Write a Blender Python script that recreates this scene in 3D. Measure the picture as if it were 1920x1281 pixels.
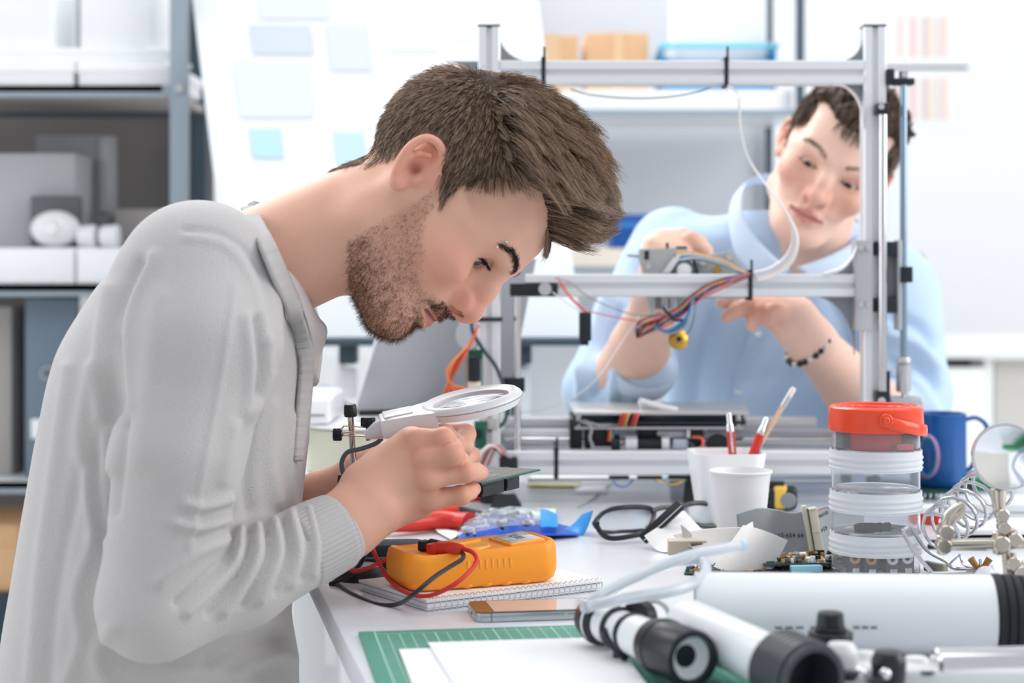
import bpy, bmesh, math, random
import numpy as np
from mathutils import Vector, Matrix, Quaternion, noise

for _o in list(bpy.data.objects):
    bpy.data.objects.remove(_o)
C = bpy.context.scene.collection
PI = math.pi
R = math.radians
random.seed(7)
RNG = np.random.default_rng(11)

# ---------------------------------------------------------------- camera (measured: eye height 1.06 m, focal 3400 px of 1920)
F, CX, Y0, CZ, TZ = 3400.0, 960.0, 500.0, 1.06, 0.75
cd = bpy.data.cameras.new('camera')
cam = bpy.data.objects.new('camera', cd)
C.objects.link(cam)
cam.location = (0, 0, CZ)
cam.rotation_euler = (R(90), 0, 0)
cd.sensor_width = 36
cd.lens = F / 1920 * 36
cd.shift_y = -(640.5 - Y0) / 1920
cd.clip_start = 0.05
cd.dof.use_dof = True
cd.dof.focus_distance = 1.77
cd.dof.aperture_fstop = 4.4
bpy.context.scene.camera = cam

# ---------------------------------------------------------------- light and exposure
sc = bpy.context.scene
sc.view_settings.view_transform = 'Standard'
sc.view_settings.look = 'None'
sc.view_settings.exposure = 0.36
sc.view_settings.gamma = 1.0
sc.view_settings.use_curve_mapping = False
w = bpy.data.worlds.new('daylight')
sc.world = w
w.use_nodes = True
w.node_tree.nodes['Background'].inputs[0].default_value = (0.90, 0.95, 1.0, 1)
w.node_tree.nodes['Background'].inputs[1].default_value = 0.55


def area(name, loc, target, sx, sy, power, col=(1, 1, 1)):
    l = bpy.data.lights.new(name, 'AREA')
    l.shape = 'RECTANGLE'
    l.size, l.size_y = sx, sy
    l.energy = power
    l.color = col
    o = bpy.data.objects.new(name, l)
    C.objects.link(o)
    o.location = loc
    o.rotation_euler = (Vector(target) - Vector(loc)).to_track_quat('-Z', 'Y').to_euler()
    return o


area('window_light_back', (-1.2, 3.9, 3.1), (-0.1, 1.8, 0.9), 2.6, 1.6, 75, (1, .985, .96))
area('window_light_side', (3.0, 1.6, 2.2), (0.0, 2.2, 0.9), 2.2, 2.2, 56, (1, .99, .97))
area('ceiling_panel', (0.2, 1.2, 3.2), (0.1, 1.9, 0.75), 2.0, 1.6, 12, (1, 1, 1))
area('window_light_left', (-3.0, 1.4, 1.8), (-0.6, 1.75, 0.9), 1.6, 2.0, 20, (.95, .98, 1))
area('wall_wash_fill', (0.4, 3.3, 3.3), (0.6, 5.0, 1.2), 4.0, 1.0, 16, (1, 1, 1))  # added fill lamp in mid-room that brightens the back wall

# ---------------------------------------------------------------- helpers


def P(px, py, d):
    return Vector(((px - CX) * d / F, d, CZ - (py - Y0) * d / F))


def T(px, py, z=0.0):
    d = F * (CZ - TZ - z) / (py - Y0)
    return P(px, py, d)


def lin(c):
    out = []
    for v in c[:3]:
        v = v / 255.0
        out.append(v / 12.92 if v <= .04045 else ((v + .055) / 1.055) ** 2.4)
    return tuple(out) + (1.0,)


MATS = {}


def mat(name, col, rough=.5, metal=0.0, spec=.5, trans=0.0, ior=1.45, alpha=1.0, emit=None, bump=0.0, bscale=200.0,
        vary=0.0, vscale=8.0, coat=0.0, sss=0.0, sheen=0.0, attr=None, aniso=None):
    if name in MATS:
        return MATS[name]
    m = bpy.data.materials.new(name)
    m.use_nodes = True
    nt = m.node_tree
    b = nt.nodes['Principled BSDF']
    I = b.inputs
    c = lin(col)
    I['Base Color'].default_value = c
    I['Roughness'].default_value = rough
    I['Metallic'].default_value = metal
    I['Specular IOR Level'].default_value = spec
    I['IOR'].default_value = ior
    I['Transmission Weight'].default_value = trans
    I['Alpha'].default_value = alpha
    I['Coat Weight'].default_value = coat
    if sss:
        I['Subsurface Weight'].default_value = sss
        I['Subsurface Radius'].default_value = (.012, .005, .003)
        I['Subsurface Scale'].default_value = .5
    if sheen:
        I['Sheen Weight'].default_value = sheen
        I['Sheen Roughness'].default_value = .4
    if emit:
        I['Emission Color'].default_value = c
        I['Emission Strength'].default_value = emit
    tc = nt.nodes.new('ShaderNodeTexCoord')
    src = None
    if attr:
        a = nt.nodes.new('ShaderNodeAttribute')
        a.attribute_name = attr
        src = a.outputs['Color']
    if vary:
        n = nt.nodes.new('ShaderNodeTexNoise')
        n.inputs['Scale'].default_value = vscale
        n.inputs['Detail'].default_value = 5
        nt.links.new(tc.outputs['Object'], n.inputs['Vector'])
        mr = nt.nodes.new('ShaderNodeMapRange')
        mr.inputs['To Min'].default_value = 1 - vary
        mr.inputs['To Max'].default_value = 1 + vary
        nt.links.new(n.outputs['Fac'], mr.inputs['Value'])
        mx = nt.nodes.new('ShaderNodeVectorMath')
        mx.operation = 'SCALE'
        if src is None:
            mx.inputs[0].default_value = c[:3]
        else:
            nt.links.new(src, mx.inputs[0])
        nt.links.new(mr.outputs['Result'], mx.inputs['Scale'])
        src = mx.outputs['Vector']
    if src is not None:
        nt.links.new(src, I['Base Color'])
    if bump:
        n2 = nt.nodes.new('ShaderNodeTexNoise')
        n2.inputs['Scale'].default_value = bscale
        n2.inputs['Detail'].default_value = 3
        nt.links.new(tc.outputs['Object'], n2.inputs['Vector'])
        bp = nt.nodes.new('ShaderNodeBump')
        bp.inputs['Strength'].default_value = bump
        bp.inputs['Distance'].default_value = .001
        nt.links.new(n2.outputs['Fac'], bp.inputs['Height'])
        nt.links.new(bp.outputs['Normal'], I['Normal'])
    MATS[name] = m
    return m


def frame(a, b, up=(0, 0, 1)):
    """Matrix whose Z runs from a to b, origin a."""
    z = (Vector(b) - Vector(a)).normalized()
    u = Vector(up)
    if abs(z.dot(u)) > .98:
        u = Vector((0, 1, 0))
    x = u.cross(z).normalized()
    y = z.cross(x)
    M = Matrix((x, y, z)).transposed().to_4x4()
    M.translation = Vector(a)
    return M


def loc_rot(loc, rz=0.0, rx=0.0, ry=0.0):
    return Matrix.Translation(Vector(loc)) @ Matrix.Rotation(rz, 4, 'Z') @ Matrix.Rotation(ry, 4, 'Y') @ Matrix.Rotation(rx, 4, 'X')


def catmull(pts, n=6, closed=False):
    pts = [Vector(p) for p in pts]
    if len(pts) < 3 and not closed:
        return pts
    out = []
    N = len(pts)
    rng = range(N if closed else N - 1)
    for i in rng:
        if closed:
            p0, p1, p2, p3 = pts[(i - 1) % N], pts[i], pts[(i + 1) % N], pts[(i + 2) % N]
        else:
            p0, p1, p2, p3 = pts[max(i - 1, 0)], pts[i], pts[i + 1], pts[min(i + 2, N - 1)]
        for k in range(n):
            t = k / n
            out.append(.5 * ((2 * p1) + (p2 - p0) * t + (2 * p0 - 5 * p1 + 4 * p2 - p3) * t * t + (3 * p1 - p0 - 3 * p2 + p3) * t ** 3))
    if not closed:
        out.append(pts[-1])
    return out


class G:
    """Collects shapes into one mesh."""

    def __init__(s):
        s.v = []
        s.f = []

    def add(s, vs, fs, M=None):
        o = len(s.v)
        if M is not None:
            vs = [M @ Vector(v) for v in vs]
        s.v.extend(tuple(v) for v in vs)
        s.f.extend(tuple(i + o for i in f) for f in fs)
        return s

    def bm(s, bm, M=None):
        bm.verts.ensure_lookup_table()
        bm.verts.index_update()
        s.add([v.co.copy() for v in bm.verts], [[v.index for v in f.verts] for f in bm.faces], M)
        bm.free()
        return s

    def box(s, size, M, r=0.0, seg=2, edges=None):
        """Box of given size centred on M (a Matrix or a point)."""
        if not isinstance(M, Matrix):
            M = Matrix.Translation(Vector(M))
        b = bmesh.new()
        bmesh.ops.create_cube(b, size=1)
        for v in b.verts:
            v.co = Vector((v.co.x * size[0], v.co.y * size[1], v.co.z * size[2]))
        if r:
            es = b.edges[:]
            if edges == 'z':
                es = [e for e in es if abs(e.verts[0].co.z - e.verts[1].co.z) > 1e-7]
            bmesh.ops.bevel(b, geom=es, offset=min(r, min(size) * .49 if edges is None else r), segments=seg, affect='EDGES', profile=.5)
        return s.bm(b, M)

    def cyl(s, a, b, r0, r1=None, seg=20, bev=0.0):
        r1 = r0 if r1 is None else r1
        L = (Vector(b) - Vector(a)).length
        if bev:
            prof = [(0, 0), (r0 - bev, 0), (r0, bev), (r1, L - bev), (r1 - bev, L), (0, L)]
        else:
            prof = [(0, 0), (r0, 0), (r1, L), (0, L)]
        return s.lathe(prof, frame(a, b), seg)

    def lathe(s, prof, M, seg=32, close=False):
        vs, fs = [], []
        rings = []
        for (r, z) in prof:
            if r < 1e-6:
                rings.append([len(vs)])
                vs.append(Vector((0, 0, z)))
            else:
                rings.append(list(range(len(vs), len(vs) + seg)))
                for k in range(seg):
                    a = 2 * PI * k / seg
                    vs.append(Vector((r * math.cos(a), r * math.sin(a), z)))
        pairs = list(zip(rings[:-1], rings[1:]))
        if close:
            pairs.append((rings[-1], rings[0]))
        for A, B in pairs:
            if len(A) == 1 and len(B) == 1:
                continue
            for k in range(seg):
                k2 = (k + 1) % seg
                if len(A) == 1:
                    fs.append((A[0], B[k2], B[k]))
                elif len(B) == 1:
                    fs.append((A[k], A[k2], B[0]))
                else:
                    fs.append((A[k], A[k2], B[k2], B[k]))
        return s.add(vs, fs, M)

    def tube(s, pts, r, seg=8, n=6, closed=False, smooth=True, flat=None):
        """Swept tube; r a number or list; flat=(a,b,up) gives an elliptic/flat section."""
        pts = [Vector(p) for p in pts]
        m = len(pts)
        path = catmull(pts, n, closed) if smooth else pts
        K = len(path)
        if isinstance(r, (list, tuple)):
            rr = []
            for i in range(K):
                t = i / max(K - 1, 1) * (m - 1)
                j = min(int(t), m - 2)
                rr.append(r[j] + (r[j + 1] - r[j]) * (t - j))
        else:
            rr = [r] * K
        vs, fs = [], []
        x = None
        for i in range(K):
            if closed:
                t = path[(i + 1) % K] - path[i - 1]
            else:
                t = path[min(i + 1, K - 1)] - path[max(i - 1, 0)]
            if t.length < 1e-9:
                t = Vector((0, 0, 1))
            t.normalize()
            if flat:
                up = Vector(flat[2])
                x = (up - t * up.dot(t))
                x = x.normalized() if x.length > 1e-6 else t.orthogonal().normalized()
            elif x is None:
                x = t.orthogonal().normalized()
            else:
                x = x - t * x.dot(t)
                x = x.normalized() if x.length > 1e-6 else t.orthogonal().normalized()
            y = t.cross(x)
            for k in range(seg):
                a = 2 * PI * k / seg
                if flat:
                    vs.append(path[i] + x * (math.cos(a) * flat[0]) + y * (math.sin(a) * flat[1]))
                else:
                    vs.append(path[i] + (x * math.cos(a) + y * math.sin(a)) * rr[i])
        for i in range(K if closed else K - 1):
            j = (i + 1) % K
            for k in range(seg):
                k2 = (k + 1) % seg
                fs.append((i * seg + k, i * seg + k2, j * seg + k2, j * seg + k))
        if not closed:
            fs.append(tuple(range(seg - 1, -1, -1)))
            fs.append(tuple((K - 1) * seg + k for k in range(seg)))
        return s.add(vs, fs)

    def prism(s, poly, h, M, holes=None, bev=0.0):
        """Polygon in XY extruded along +Z by h."""
        n = len(poly)
        if bev:
            b = bmesh.new()
            vv = [b.verts.new((p[0], p[1], 0)) for p in poly]
            f = b.faces.new(vv)
            g = bmesh.ops.extrude_face_region(b, geom=[f])
            for e in g['geom']:
                if isinstance(e, bmesh.types.BMVert):
                    e.co.z += h
            bmesh.ops.recalc_face_normals(b, faces=b.faces)
            es = [e for e in b.edges if abs(e.verts[0].co.z - e.verts[1].co.z) < 1e-7]
            bmesh.ops.bevel(b, geom=es, offset=bev, segments=2, affect='EDGES', profile=.5)
            return s.bm(b, M)
        vs = [Vector((p[0], p[1], 0)) for p in poly] + [Vector((p[0], p[1], h)) for p in poly]
        fs = [tuple(range(n - 1, -1, -1)), tuple(range(n, 2 * n))]
        for i in range(n):
            j = (i + 1) % n
            fs.append((i, j, n + j, n + i))
        return s.add(vs, fs, M)

    def sheet(s, fn, nu, nv, th=0.0):
        """Surface fn(u,v)->Vector, u,v in 0..1, given thickness along its normals."""
        p = [[Vector(fn(i / nu, j / nv)) for j in range(nv + 1)] for i in range(nu + 1)]
        vs, fs = [], []
        idx = lambda i, j, k: (i * (nv + 1) + j) + k * (nu + 1) * (nv + 1)
        nr = []
        for i in range(nu + 1):
            for j in range(nv + 1):
                du = p[min(i + 1, nu)][j] - p[max(i - 1, 0)][j]
                dv = p[i][min(j + 1, nv)] - p[i][max(j - 1, 0)]
                q = du.cross(dv)
                nr.append(q.normalized() if q.length > 1e-12 else Vector((0, 0, 1)))
                vs.append(p[i][j])
        if th:
            vs += [vs[i] - nr[i] * th for i in range(len(nr))]
        for i in range(nu):
            for j in range(nv):
                fs.append((idx(i, j, 0), idx(i + 1, j, 0), idx(i + 1, j + 1, 0), idx(i, j + 1, 0)))
                if th:
                    fs.append((idx(i, j, 1), idx(i, j + 1, 1), idx(i + 1, j + 1, 1), idx(i + 1, j, 1)))
        if th:
            for i in range(nu):
                fs.append((idx(i, 0, 0), idx(i, 0, 1), idx(i + 1, 0, 1), idx(i + 1, 0, 0)))
                fs.append((idx(i, nv, 0), idx(i + 1, nv, 0), idx(i + 1, nv, 1), idx(i, nv, 1)))
            for j in range(nv):
                fs.append((idx(0, j, 0), idx(0, j + 1, 0), idx(0, j + 1, 1), idx(0, j, 1)))
                fs.append((idx(nu, j, 0), idx(nu, j, 1), idx(nu, j + 1, 1), idx(nu, j + 1, 0)))
        return s.add(vs, fs)

    def ball(s, c, r, seg=16, sz=None):
        n = max(seg // 2, 4)
        prof = [(r * math.sin(PI * i / n) if 0 < i < n else 0, -r * math.cos(PI * i / n)) for i in range(n + 1)]
        M = Matrix.Translation(Vector(c))
        if sz:
            M = M @ Matrix.Diagonal((sz[0], sz[1], sz[2], 1))
        return s.lathe(prof, M, seg)


def wloc(o):
    v = Vector((0, 0, 0))
    while o is not None:
        v += o.location
        o = o.parent
    return v


def obj(name, g, m, parent=None, sharp=38, fix=True):
    me = bpy.data.meshes.new(name)
    off = wloc(parent) if parent else Vector((0, 0, 0))
    if isinstance(g, G):
        me.from_pydata([(v[0] - off.x, v[1] - off.y, v[2] - off.z) for v in g.v], [], g.f)
        if fix:
            b = bmesh.new()
            b.from_mesh(me)
            bmesh.ops.recalc_face_normals(b, faces=b.faces)
            b.to_mesh(me)
            b.free()
    else:
        V, Fq = g
        V = np.asarray(V, np.float32) - np.array(off, np.float32)
        Fq = np.asarray(Fq, np.int32)
        me.vertices.add(len(V))
        me.vertices.foreach_set('co', V.ravel())
        k = Fq.shape[1]
        me.loops.add(Fq.size)
        me.loops.foreach_set('vertex_index', Fq.ravel())
        me.polygons.add(len(Fq))
        me.polygons.foreach_set('loop_start', np.arange(0, Fq.size, k, dtype=np.int32))
        me.update(calc_edges=True)
    me.polygons.foreach_set('use_smooth', np.ones(len(me.polygons), bool))
    if sharp:
        me.set_sharp_from_angle(angle=R(sharp))
    me.materials.append(m)
    o = bpy.data.objects.new(name, me)
    C.objects.link(o)
    if parent:
        o.parent = parent
    return o


def thing(name, label, cat, loc=(0, 0, 0), group=None):
    o = bpy.data.objects.new(name, None)
    C.objects.link(o)
    o.location = Vector(loc)
    o.empty_display_size = .02
    o['label'] = label
    o['category'] = cat
    if group:
        o['group'] = group
    return o


def tag(o, label, cat, group=None, kind=None):
    o['label'] = label
    o['category'] = cat
    if group:
        o['group'] = group
    if kind:
        o['kind'] = kind
    return o


def struct(name, g, m, parent=None):
    o = obj(name, g, m, parent)
    if parent is None:
        o['kind'] = 'structure'
    return o


def copy_tree(o, parent=None):
    c = o.copy()
    C.objects.link(c)
    if parent is not None:
        c.parent = parent
    for ch in list(o.children):
        copy_tree(ch, c)
    return c


def glyphs(text, size, M, m, parent, name='print', depth=.0001, align='CENTER'):
    cu = bpy.data.curves.new(name, 'FONT')
    cu.body = text
    cu.size = size
    cu.align_x = align
    cu.align_y = 'CENTER'
    cu.extrude = depth
    cu.resolution_u = 2
    o = bpy.data.objects.new(name, cu)
    dg_me = o.to_mesh().copy()
    vs = [M @ v.co for v in dg_me.vertices]
    g = G().add(vs, [tuple(p.vertices) for p in dg_me.polygons])
    o.to_mesh_clear()
    bpy.data.objects.remove(o)
    return obj(name, g, m, parent, fix=False)
# ---------------------------------------------------------------- organic shapes: smooth-blended solids meshed on a grid


def vlen(a):
    return np.sqrt(np.einsum('ij,ij->i', a, a))


def smooth01(x):
    x = np.clip(x, 0, 1)
    return x * x * (3 - 2 * x)


class Solid:
    def __init__(s):
        s.ops = []

    def cone(s, a, b, ra, rb=None, k=.01, sub=False):
        a, b = np.array(a, np.float32), np.array(b, np.float32)
        rb = ra if rb is None else rb
        ba = b - a
        L2 = max(float(ba @ ba), 1e-12)

        def f(p):
            pa = p - a
            t = np.clip((pa @ ba) / L2, 0, 1)
            return vlen(pa - t[:, None] * ba) - (ra + (rb - ra) * t)
        s.ops.append((f, k, sub))
        return s

    def chain(s, pts, rs, k=.004, sub=False):
        """Limb or finger: one smooth chain of joints, blended as a whole with k."""
        fs = []
        t = Solid()
        for i in range(len(pts) - 1):
            t.cone(pts[i], pts[i + 1], rs[i], rs[i + 1], k=.003)
        s.ops.append((t.eval, k, sub))
        return s

    def ell(s, c, r, k=.01, rot=None, sub=False):
        c, r = np.array(c, np.float32), np.array(r, np.float32)
        Rm = None if rot is None else np.array(rot, np.float32)

        def f(p):
            q = p - c
            if Rm is not None:
                q = q @ Rm
            k0 = vlen(q / r)
            k1 = vlen(q / (r * r)) + 1e-9
            return k0 * (k0 - 1) / k1
        s.ops.append((f, k, sub))
        return s

    def slices(s, tab, k=.01, n=2.3, axes=(0, 1, 2)):
        """tab rows (u, front, back, half_width): a stack of rounded sections, u along axis 2."""
        tab = np.array(sorted(tab), np.float32)
        u = tab[:, 0]
        du = np.linspace(u[0], u[-1], 120)
        cols = [np.interp(du, u, tab[:, i]) for i in (1, 2, 3)]
        ker = np.array([1, 2, 3, 2, 1.]) / 9
        cols = [np.convolve(np.pad(c, 2, mode='edge'), ker, 'valid') for c in cols]
        fa, wa, ua = axes

        def f(p):
            z = p[:, ua]
            fr, bk, hw = (np.interp(z, du, c) for c in cols)
            ce = (fr + bk) / 2
            a = np.maximum((fr - bk) / 2, 1e-3)
            hw = np.maximum(hw, 1e-3)
            g = (np.abs(p[:, fa] - ce) / a) ** n + (np.abs(p[:, wa]) / hw) ** n
            d = (g ** (1 / n) - 1) * np.minimum(a, hw)
            dz = np.maximum(u[0] - z, z - u[-1])
            return np.where(dz > 0, np.hypot(np.maximum(d, 0), dz), np.maximum(d, dz))
        s.ops.append((f, k, False))
        return s

    def fn(s, f, k=.01, sub=False):
        s.ops.append((f, k, sub))
        return s

    def eval(s, p):
        d = None
        for f, k, sub in s.ops:
            e = f(p)
            if d is None:
                d = e
            elif sub:
                h = np.maximum(k - np.abs(d + e), 0) / k
                d = np.maximum(d, -e) + h * h * k / 4
            else:
                h = np.maximum(k - np.abs(d - e), 0) / k
                d = np.minimum(d, e) - h * h * k / 4
        return d


def mesh_solid(f, lo, hi, h):
    """Surface-nets mesh of f=0 inside the box lo..hi with spacing h; evaluated only near the surface."""
    lo, hi = np.array(lo, np.float32), np.array(hi, np.float32)
    B = 4
    nc = np.ceil((hi - lo) / (h * B)).astype(int) + 1
    ax = [lo[i] + np.arange(nc[i]) * h * B for i in range(3)]
    gp = np.stack(np.meshgrid(*ax, indexing='ij'), -1).reshape(-1, 3).astype(np.float32)
    cv = f(gp).reshape(nc)
    near = np.abs(cv) < h * B * 1.9
    cell = np.zeros(nc - 1, bool)
    sgn = cv < 0
    for dx in (0, 1):
        for dy in (0, 1):
            for dz in (0, 1):
                sl = np.s_[dx:nc[0] - 1 + dx, dy:nc[1] - 1 + dy, dz:nc[2] - 1 + dz]
                cell |= near[sl] | (sgn[sl] != sgn[:-1, :-1, :-1])
    nf = (nc - 1) * B + 1
    val = np.repeat(np.repeat(np.repeat(cv[:-1, :-1, :-1], B, 0), B, 1), B, 2)
    val = np.pad(val, ((0, 1),) * 3, mode='edge').astype(np.float32)
    val = np.where(val < 0, np.float32(-1), np.float32(1))
    act = np.zeros(nf, bool)
    big = np.repeat(np.repeat(np.repeat(cell, B, 0), B, 1), B, 2)
    for dx in (0, 1):
        for dy in (0, 1):
            for dz in (0, 1):
                act[dx:nf[0] - 1 + dx, dy:nf[1] - 1 + dy, dz:nf[2] - 1 + dz] |= big
    ii = np.argwhere(act)
    out = np.empty(len(ii), np.float32)
    for k in range(0, len(ii), 400000):
        out[k:k + 400000] = f((lo + ii[k:k + 400000] * h).astype(np.float32))
    val[act] = out
    ins = val < 0
    cnt = np.zeros(nf - 1, np.int8)
    for dx in (0, 1):
        for dy in (0, 1):
            for dz in (0, 1):
                cnt += ins[dx:nf[0] - 1 + dx, dy:nf[1] - 1 + dy, dz:nf[2] - 1 + dz]
    mixed = (cnt > 0) & (cnt < 8)
    cells = np.argwhere(mixed)
    acc = np.zeros((len(cells), 3), np.float32)
    num = np.zeros(len(cells), np.float32)
    cs = [(a, b, c) for a in (0, 1) for b in (0, 1) for c in (0, 1)]
    cvals = {c: val[cells[:, 0] + c[0], cells[:, 1] + c[1], cells[:, 2] + c[2]] for c in cs}
    for a in cs:
        for axis in range(3):
            if a[axis] == 0:
                b = list(a)
                b[axis] = 1
                b = tuple(b)
                va, vb = cvals[a], cvals[b]
                m = (va < 0) != (vb < 0)
                t = np.where(m, va / np.where(m, va - vb, 1), 0)
                q = np.array(a, np.float32)[None, :].repeat(len(cells), 0)
                q[:, axis] += t
                acc[m] += q[m]
                num[m] += 1
    V = lo + (cells + acc / np.maximum(num, 1)[:, None]) * h
    idx = np.full(nf - 1, -1, np.int32)
    idx[mixed] = np.arange(len(cells))
    quads = []
    for axis in range(3):
        a, b = [(1, 2), (2, 0), (0, 1)][axis]
        s0 = [slice(None)] * 3
        s1 = [slice(None)] * 3
        s0[axis] = slice(0, -1)
        s1[axis] = slice(1, None)
        cr = ins[tuple(s0)] != ins[tuple(s1)]
        e = np.argwhere(cr)
        ok = (e[:, a] > 0) & (e[:, b] > 0) & (e[:, a] < nf[a] - 1) & (e[:, b] < nf[b] - 1)
        e = e[ok]
        fl = ins[tuple(e.T)]

        def at(da, db):
            q = e.copy()
            q[:, a] += da
            q[:, b] += db
            return idx[q[:, 0], q[:, 1], q[:, 2]]
        Q = np.stack([at(-1, -1), at(0, -1), at(0, 0), at(-1, 0)], 1)
        Q[~fl] = Q[~fl][:, ::-1]
        quads.append(Q)
    Q = np.concatenate(quads)
    Q = Q[(Q >= 0).all(1)]
    return V.astype(np.float32), Q


def grad(f, p, e=.0006):
    g = np.stack([f(p + np.array(d, np.float32) * e) - f(p - np.array(d, np.float32) * e) for d in np.eye(3)], 1)
    return g / (vlen(g)[:, None] + 1e-9)


def join(parts):
    V, Q, o = [], [], 0
    for v, q in parts:
        V.append(v)
        Q.append(q + o)
        o += len(v)
    return np.concatenate(V), np.concatenate(Q)


def set_col(o, col, name='Col'):
    a = o.data.color_attributes.new(name, 'FLOAT_COLOR', 'POINT')
    a.data.foreach_set('color', np.concatenate([col, np.ones((len(col), 1))], 1).astype(np.float32).ravel())


def strands(roots, dirs, lens, segs, rad, bend, rng, tip=.25, jitter=.15):
    """Hair strands as thin three-sided tapering tubes. bend(pos, dir, t, i) gives the next direction."""
    N = len(roots)
    pos = roots.copy()
    d = dirs.copy()
    path = [pos.copy()]
    for k in range(segs):
        pos = pos + d * (lens / segs)[:, None]
        path.append(pos.copy())
        d = bend(pos, d, (k + 1) / segs)
        d = d + rng.normal(0, jitter / segs, d.shape)
        d /= vlen(d)[:, None] + 1e-9
    return np.stack(path, 1)


def strand_mesh(path, rad, tip=.2):
    N, K, _ = path.shape
    t = np.gradient(path, axis=1)
    t /= np.linalg.norm(t, axis=2, keepdims=True) + 1e-9
    ref = np.array([.31, -.87, .38])
    x = np.cross(t, ref)
    x /= np.linalg.norm(x, axis=2, keepdims=True) + 1e-9
    y = np.cross(t, x)
    r = np.asarray(rad).reshape(-1, 1) * np.linspace(1, tip, K)[None, :]
    V = []
    for a in range(3):
        an = 2 * PI * a / 3
        V.append(path + (x * math.cos(an) + y * math.sin(an)) * r[:, :, None])
    V = np.stack(V, 2).reshape(-1, 3)
    n = np.arange(N)[:, None, None] * (K * 3)
    k = np.arange(K - 1)[None, :, None] * 3
    a = np.arange(3)[None, None, :]
    b = (a + 1) % 3
    Q = np.stack([n + k + a, n + k + b, n + k + 3 + b, n + k + 3 + a], -1).reshape(-1, 4)
    return V.astype(np.float32), Q.astype(np.int32)
# ---------------------------------------------------------------- materials
WHITE = mat('white_plastic', (236, 238, 240), .35)
WALLM = mat('white_wall', (232, 235, 239), .8, vary=.015, vscale=3)
TABLEM = mat('white_laminate', (216, 219, 226), .24, spec=.4)
PAPER = mat('paper', (240, 241, 243), .8)
BLACK = mat('black_plastic', (24, 30, 36), .42)
RUBBER = mat('black_rubber', (26, 32, 38), .65)
ALU = mat('aluminium', (224, 226, 230), .34, .35, spec=.6)
ALUD = mat('brushed_aluminium', (186, 188, 192), .38, .6)
CHROME = mat('chrome', (222, 222, 224), .12, 1.0)
COPPERISH = mat('nickel', (206, 178, 158), .22, .9)
GUSSET = mat('grey_casting', (132, 136, 142), .55, .2)
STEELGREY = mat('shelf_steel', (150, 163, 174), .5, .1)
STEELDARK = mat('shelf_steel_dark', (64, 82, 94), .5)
CARD = mat('cardboard', (214, 172, 132), .85, vary=.04, vscale=20)
TRAYBLUE = mat('blue_plastic', (0, 142, 196), .35)
BINBLUE = mat('bin_blue', (20, 82, 158), .4)
BINDER = mat('binder_grey', (108, 124, 140), .6)
GREYBOX = mat('grey_card', (176, 178, 182), .7)
TAUPE = mat('taupe_panel', (126, 122, 120), .8)
TAUPE2 = mat('taupe_light', (168, 162, 160), .8)
DEVICE = mat('dark_device', (92, 96, 100), .5)
PCBG = mat('pcb_green', (30, 92, 74), .35)
PCBD = mat('pcb_dark', (92, 92, 86), .45)
SILVER = mat('solder_silver', (205, 206, 208), .25, .8)
BRASS = mat('brass', (186, 146, 66), .3, .9)
RED = mat('red_plastic', (206, 48, 38), .35)
ORANGE_W = mat('orange_wire', (214, 98, 50), .45)
REDW = mat('red_wire', (206, 60, 60), .4)
PINKW = mat('pink_wire', (222, 110, 112), .45)
BLUEW = mat('blue_wire', (70, 110, 178), .45)
GREENW = mat('green_wire', (52, 120, 108), .45)
YELLOWW = mat('yellow_wire', (226, 172, 96), .45)
GREYW = mat('grey_wire', (150, 152, 156), .45)
WHITEW = mat('white_wire', (226, 224, 222), .45)
BLACKW = mat('black_wire', (34, 40, 48), .35)
CLEAR = mat('clear_plastic', (248, 250, 253), .09, trans=.91, ior=1.06, spec=.5)
FROST = mat('frosted_plastic', (240, 243, 247), .38, trans=.35, ior=1.1)
GLASS = mat('lens_glass', (250, 252, 255), .0, trans=1.0, ior=1.3)
THINLENS = mat('spectacle_glass', (248, 250, 252), .0, trans=1.0, ior=1.05)
# ---------------------------------------------------------------- room shell


def quad_slab(g, pts, th, nrm):
    n = Vector(nrm).normalized() * th
    a = [Vector(p) for p in pts]
    b = [p + n for p in a]
    g.add(a + b, [(3, 2, 1, 0), (4, 5, 6, 7), (0, 1, 5, 4), (1, 2, 6, 5), (2, 3, 7, 6), (3, 0, 4, 7)])
    return g


def xz_box(g, px0, px1, py0, py1, d, depth, r=0.0):
    """Box whose front face covers the given photo rectangle at distance d."""
    a, b = P(px0, py1, d), P(px1, py0, d)
    c = (a + b) / 2
    g.box((b.x - a.x, depth, b.z - a.z), (c.x, d + depth / 2, c.z), r)
    return g


g = G()
g.box((7.2, 7.0, .1), (0, 2.2, -.05))
struct('floor', g, mat('pale_floor', (214, 212, 208), .45, vary=.03, vscale=2))
g = G()
g.box((7.2, .12, 3.4), (0, 5.26, 1.7))
wb = struct('wall_back', g, WALLM)
g = G()
g.box((7.0, .02, .09), (0, 5.19, .045))
struct('baseboard_back', g, WHITE)
g = G()
g.box((.12, 3.2, 3.4), (-3.3, 3.66, 1.7))
struct('wall_left', g, WALLM)

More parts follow.
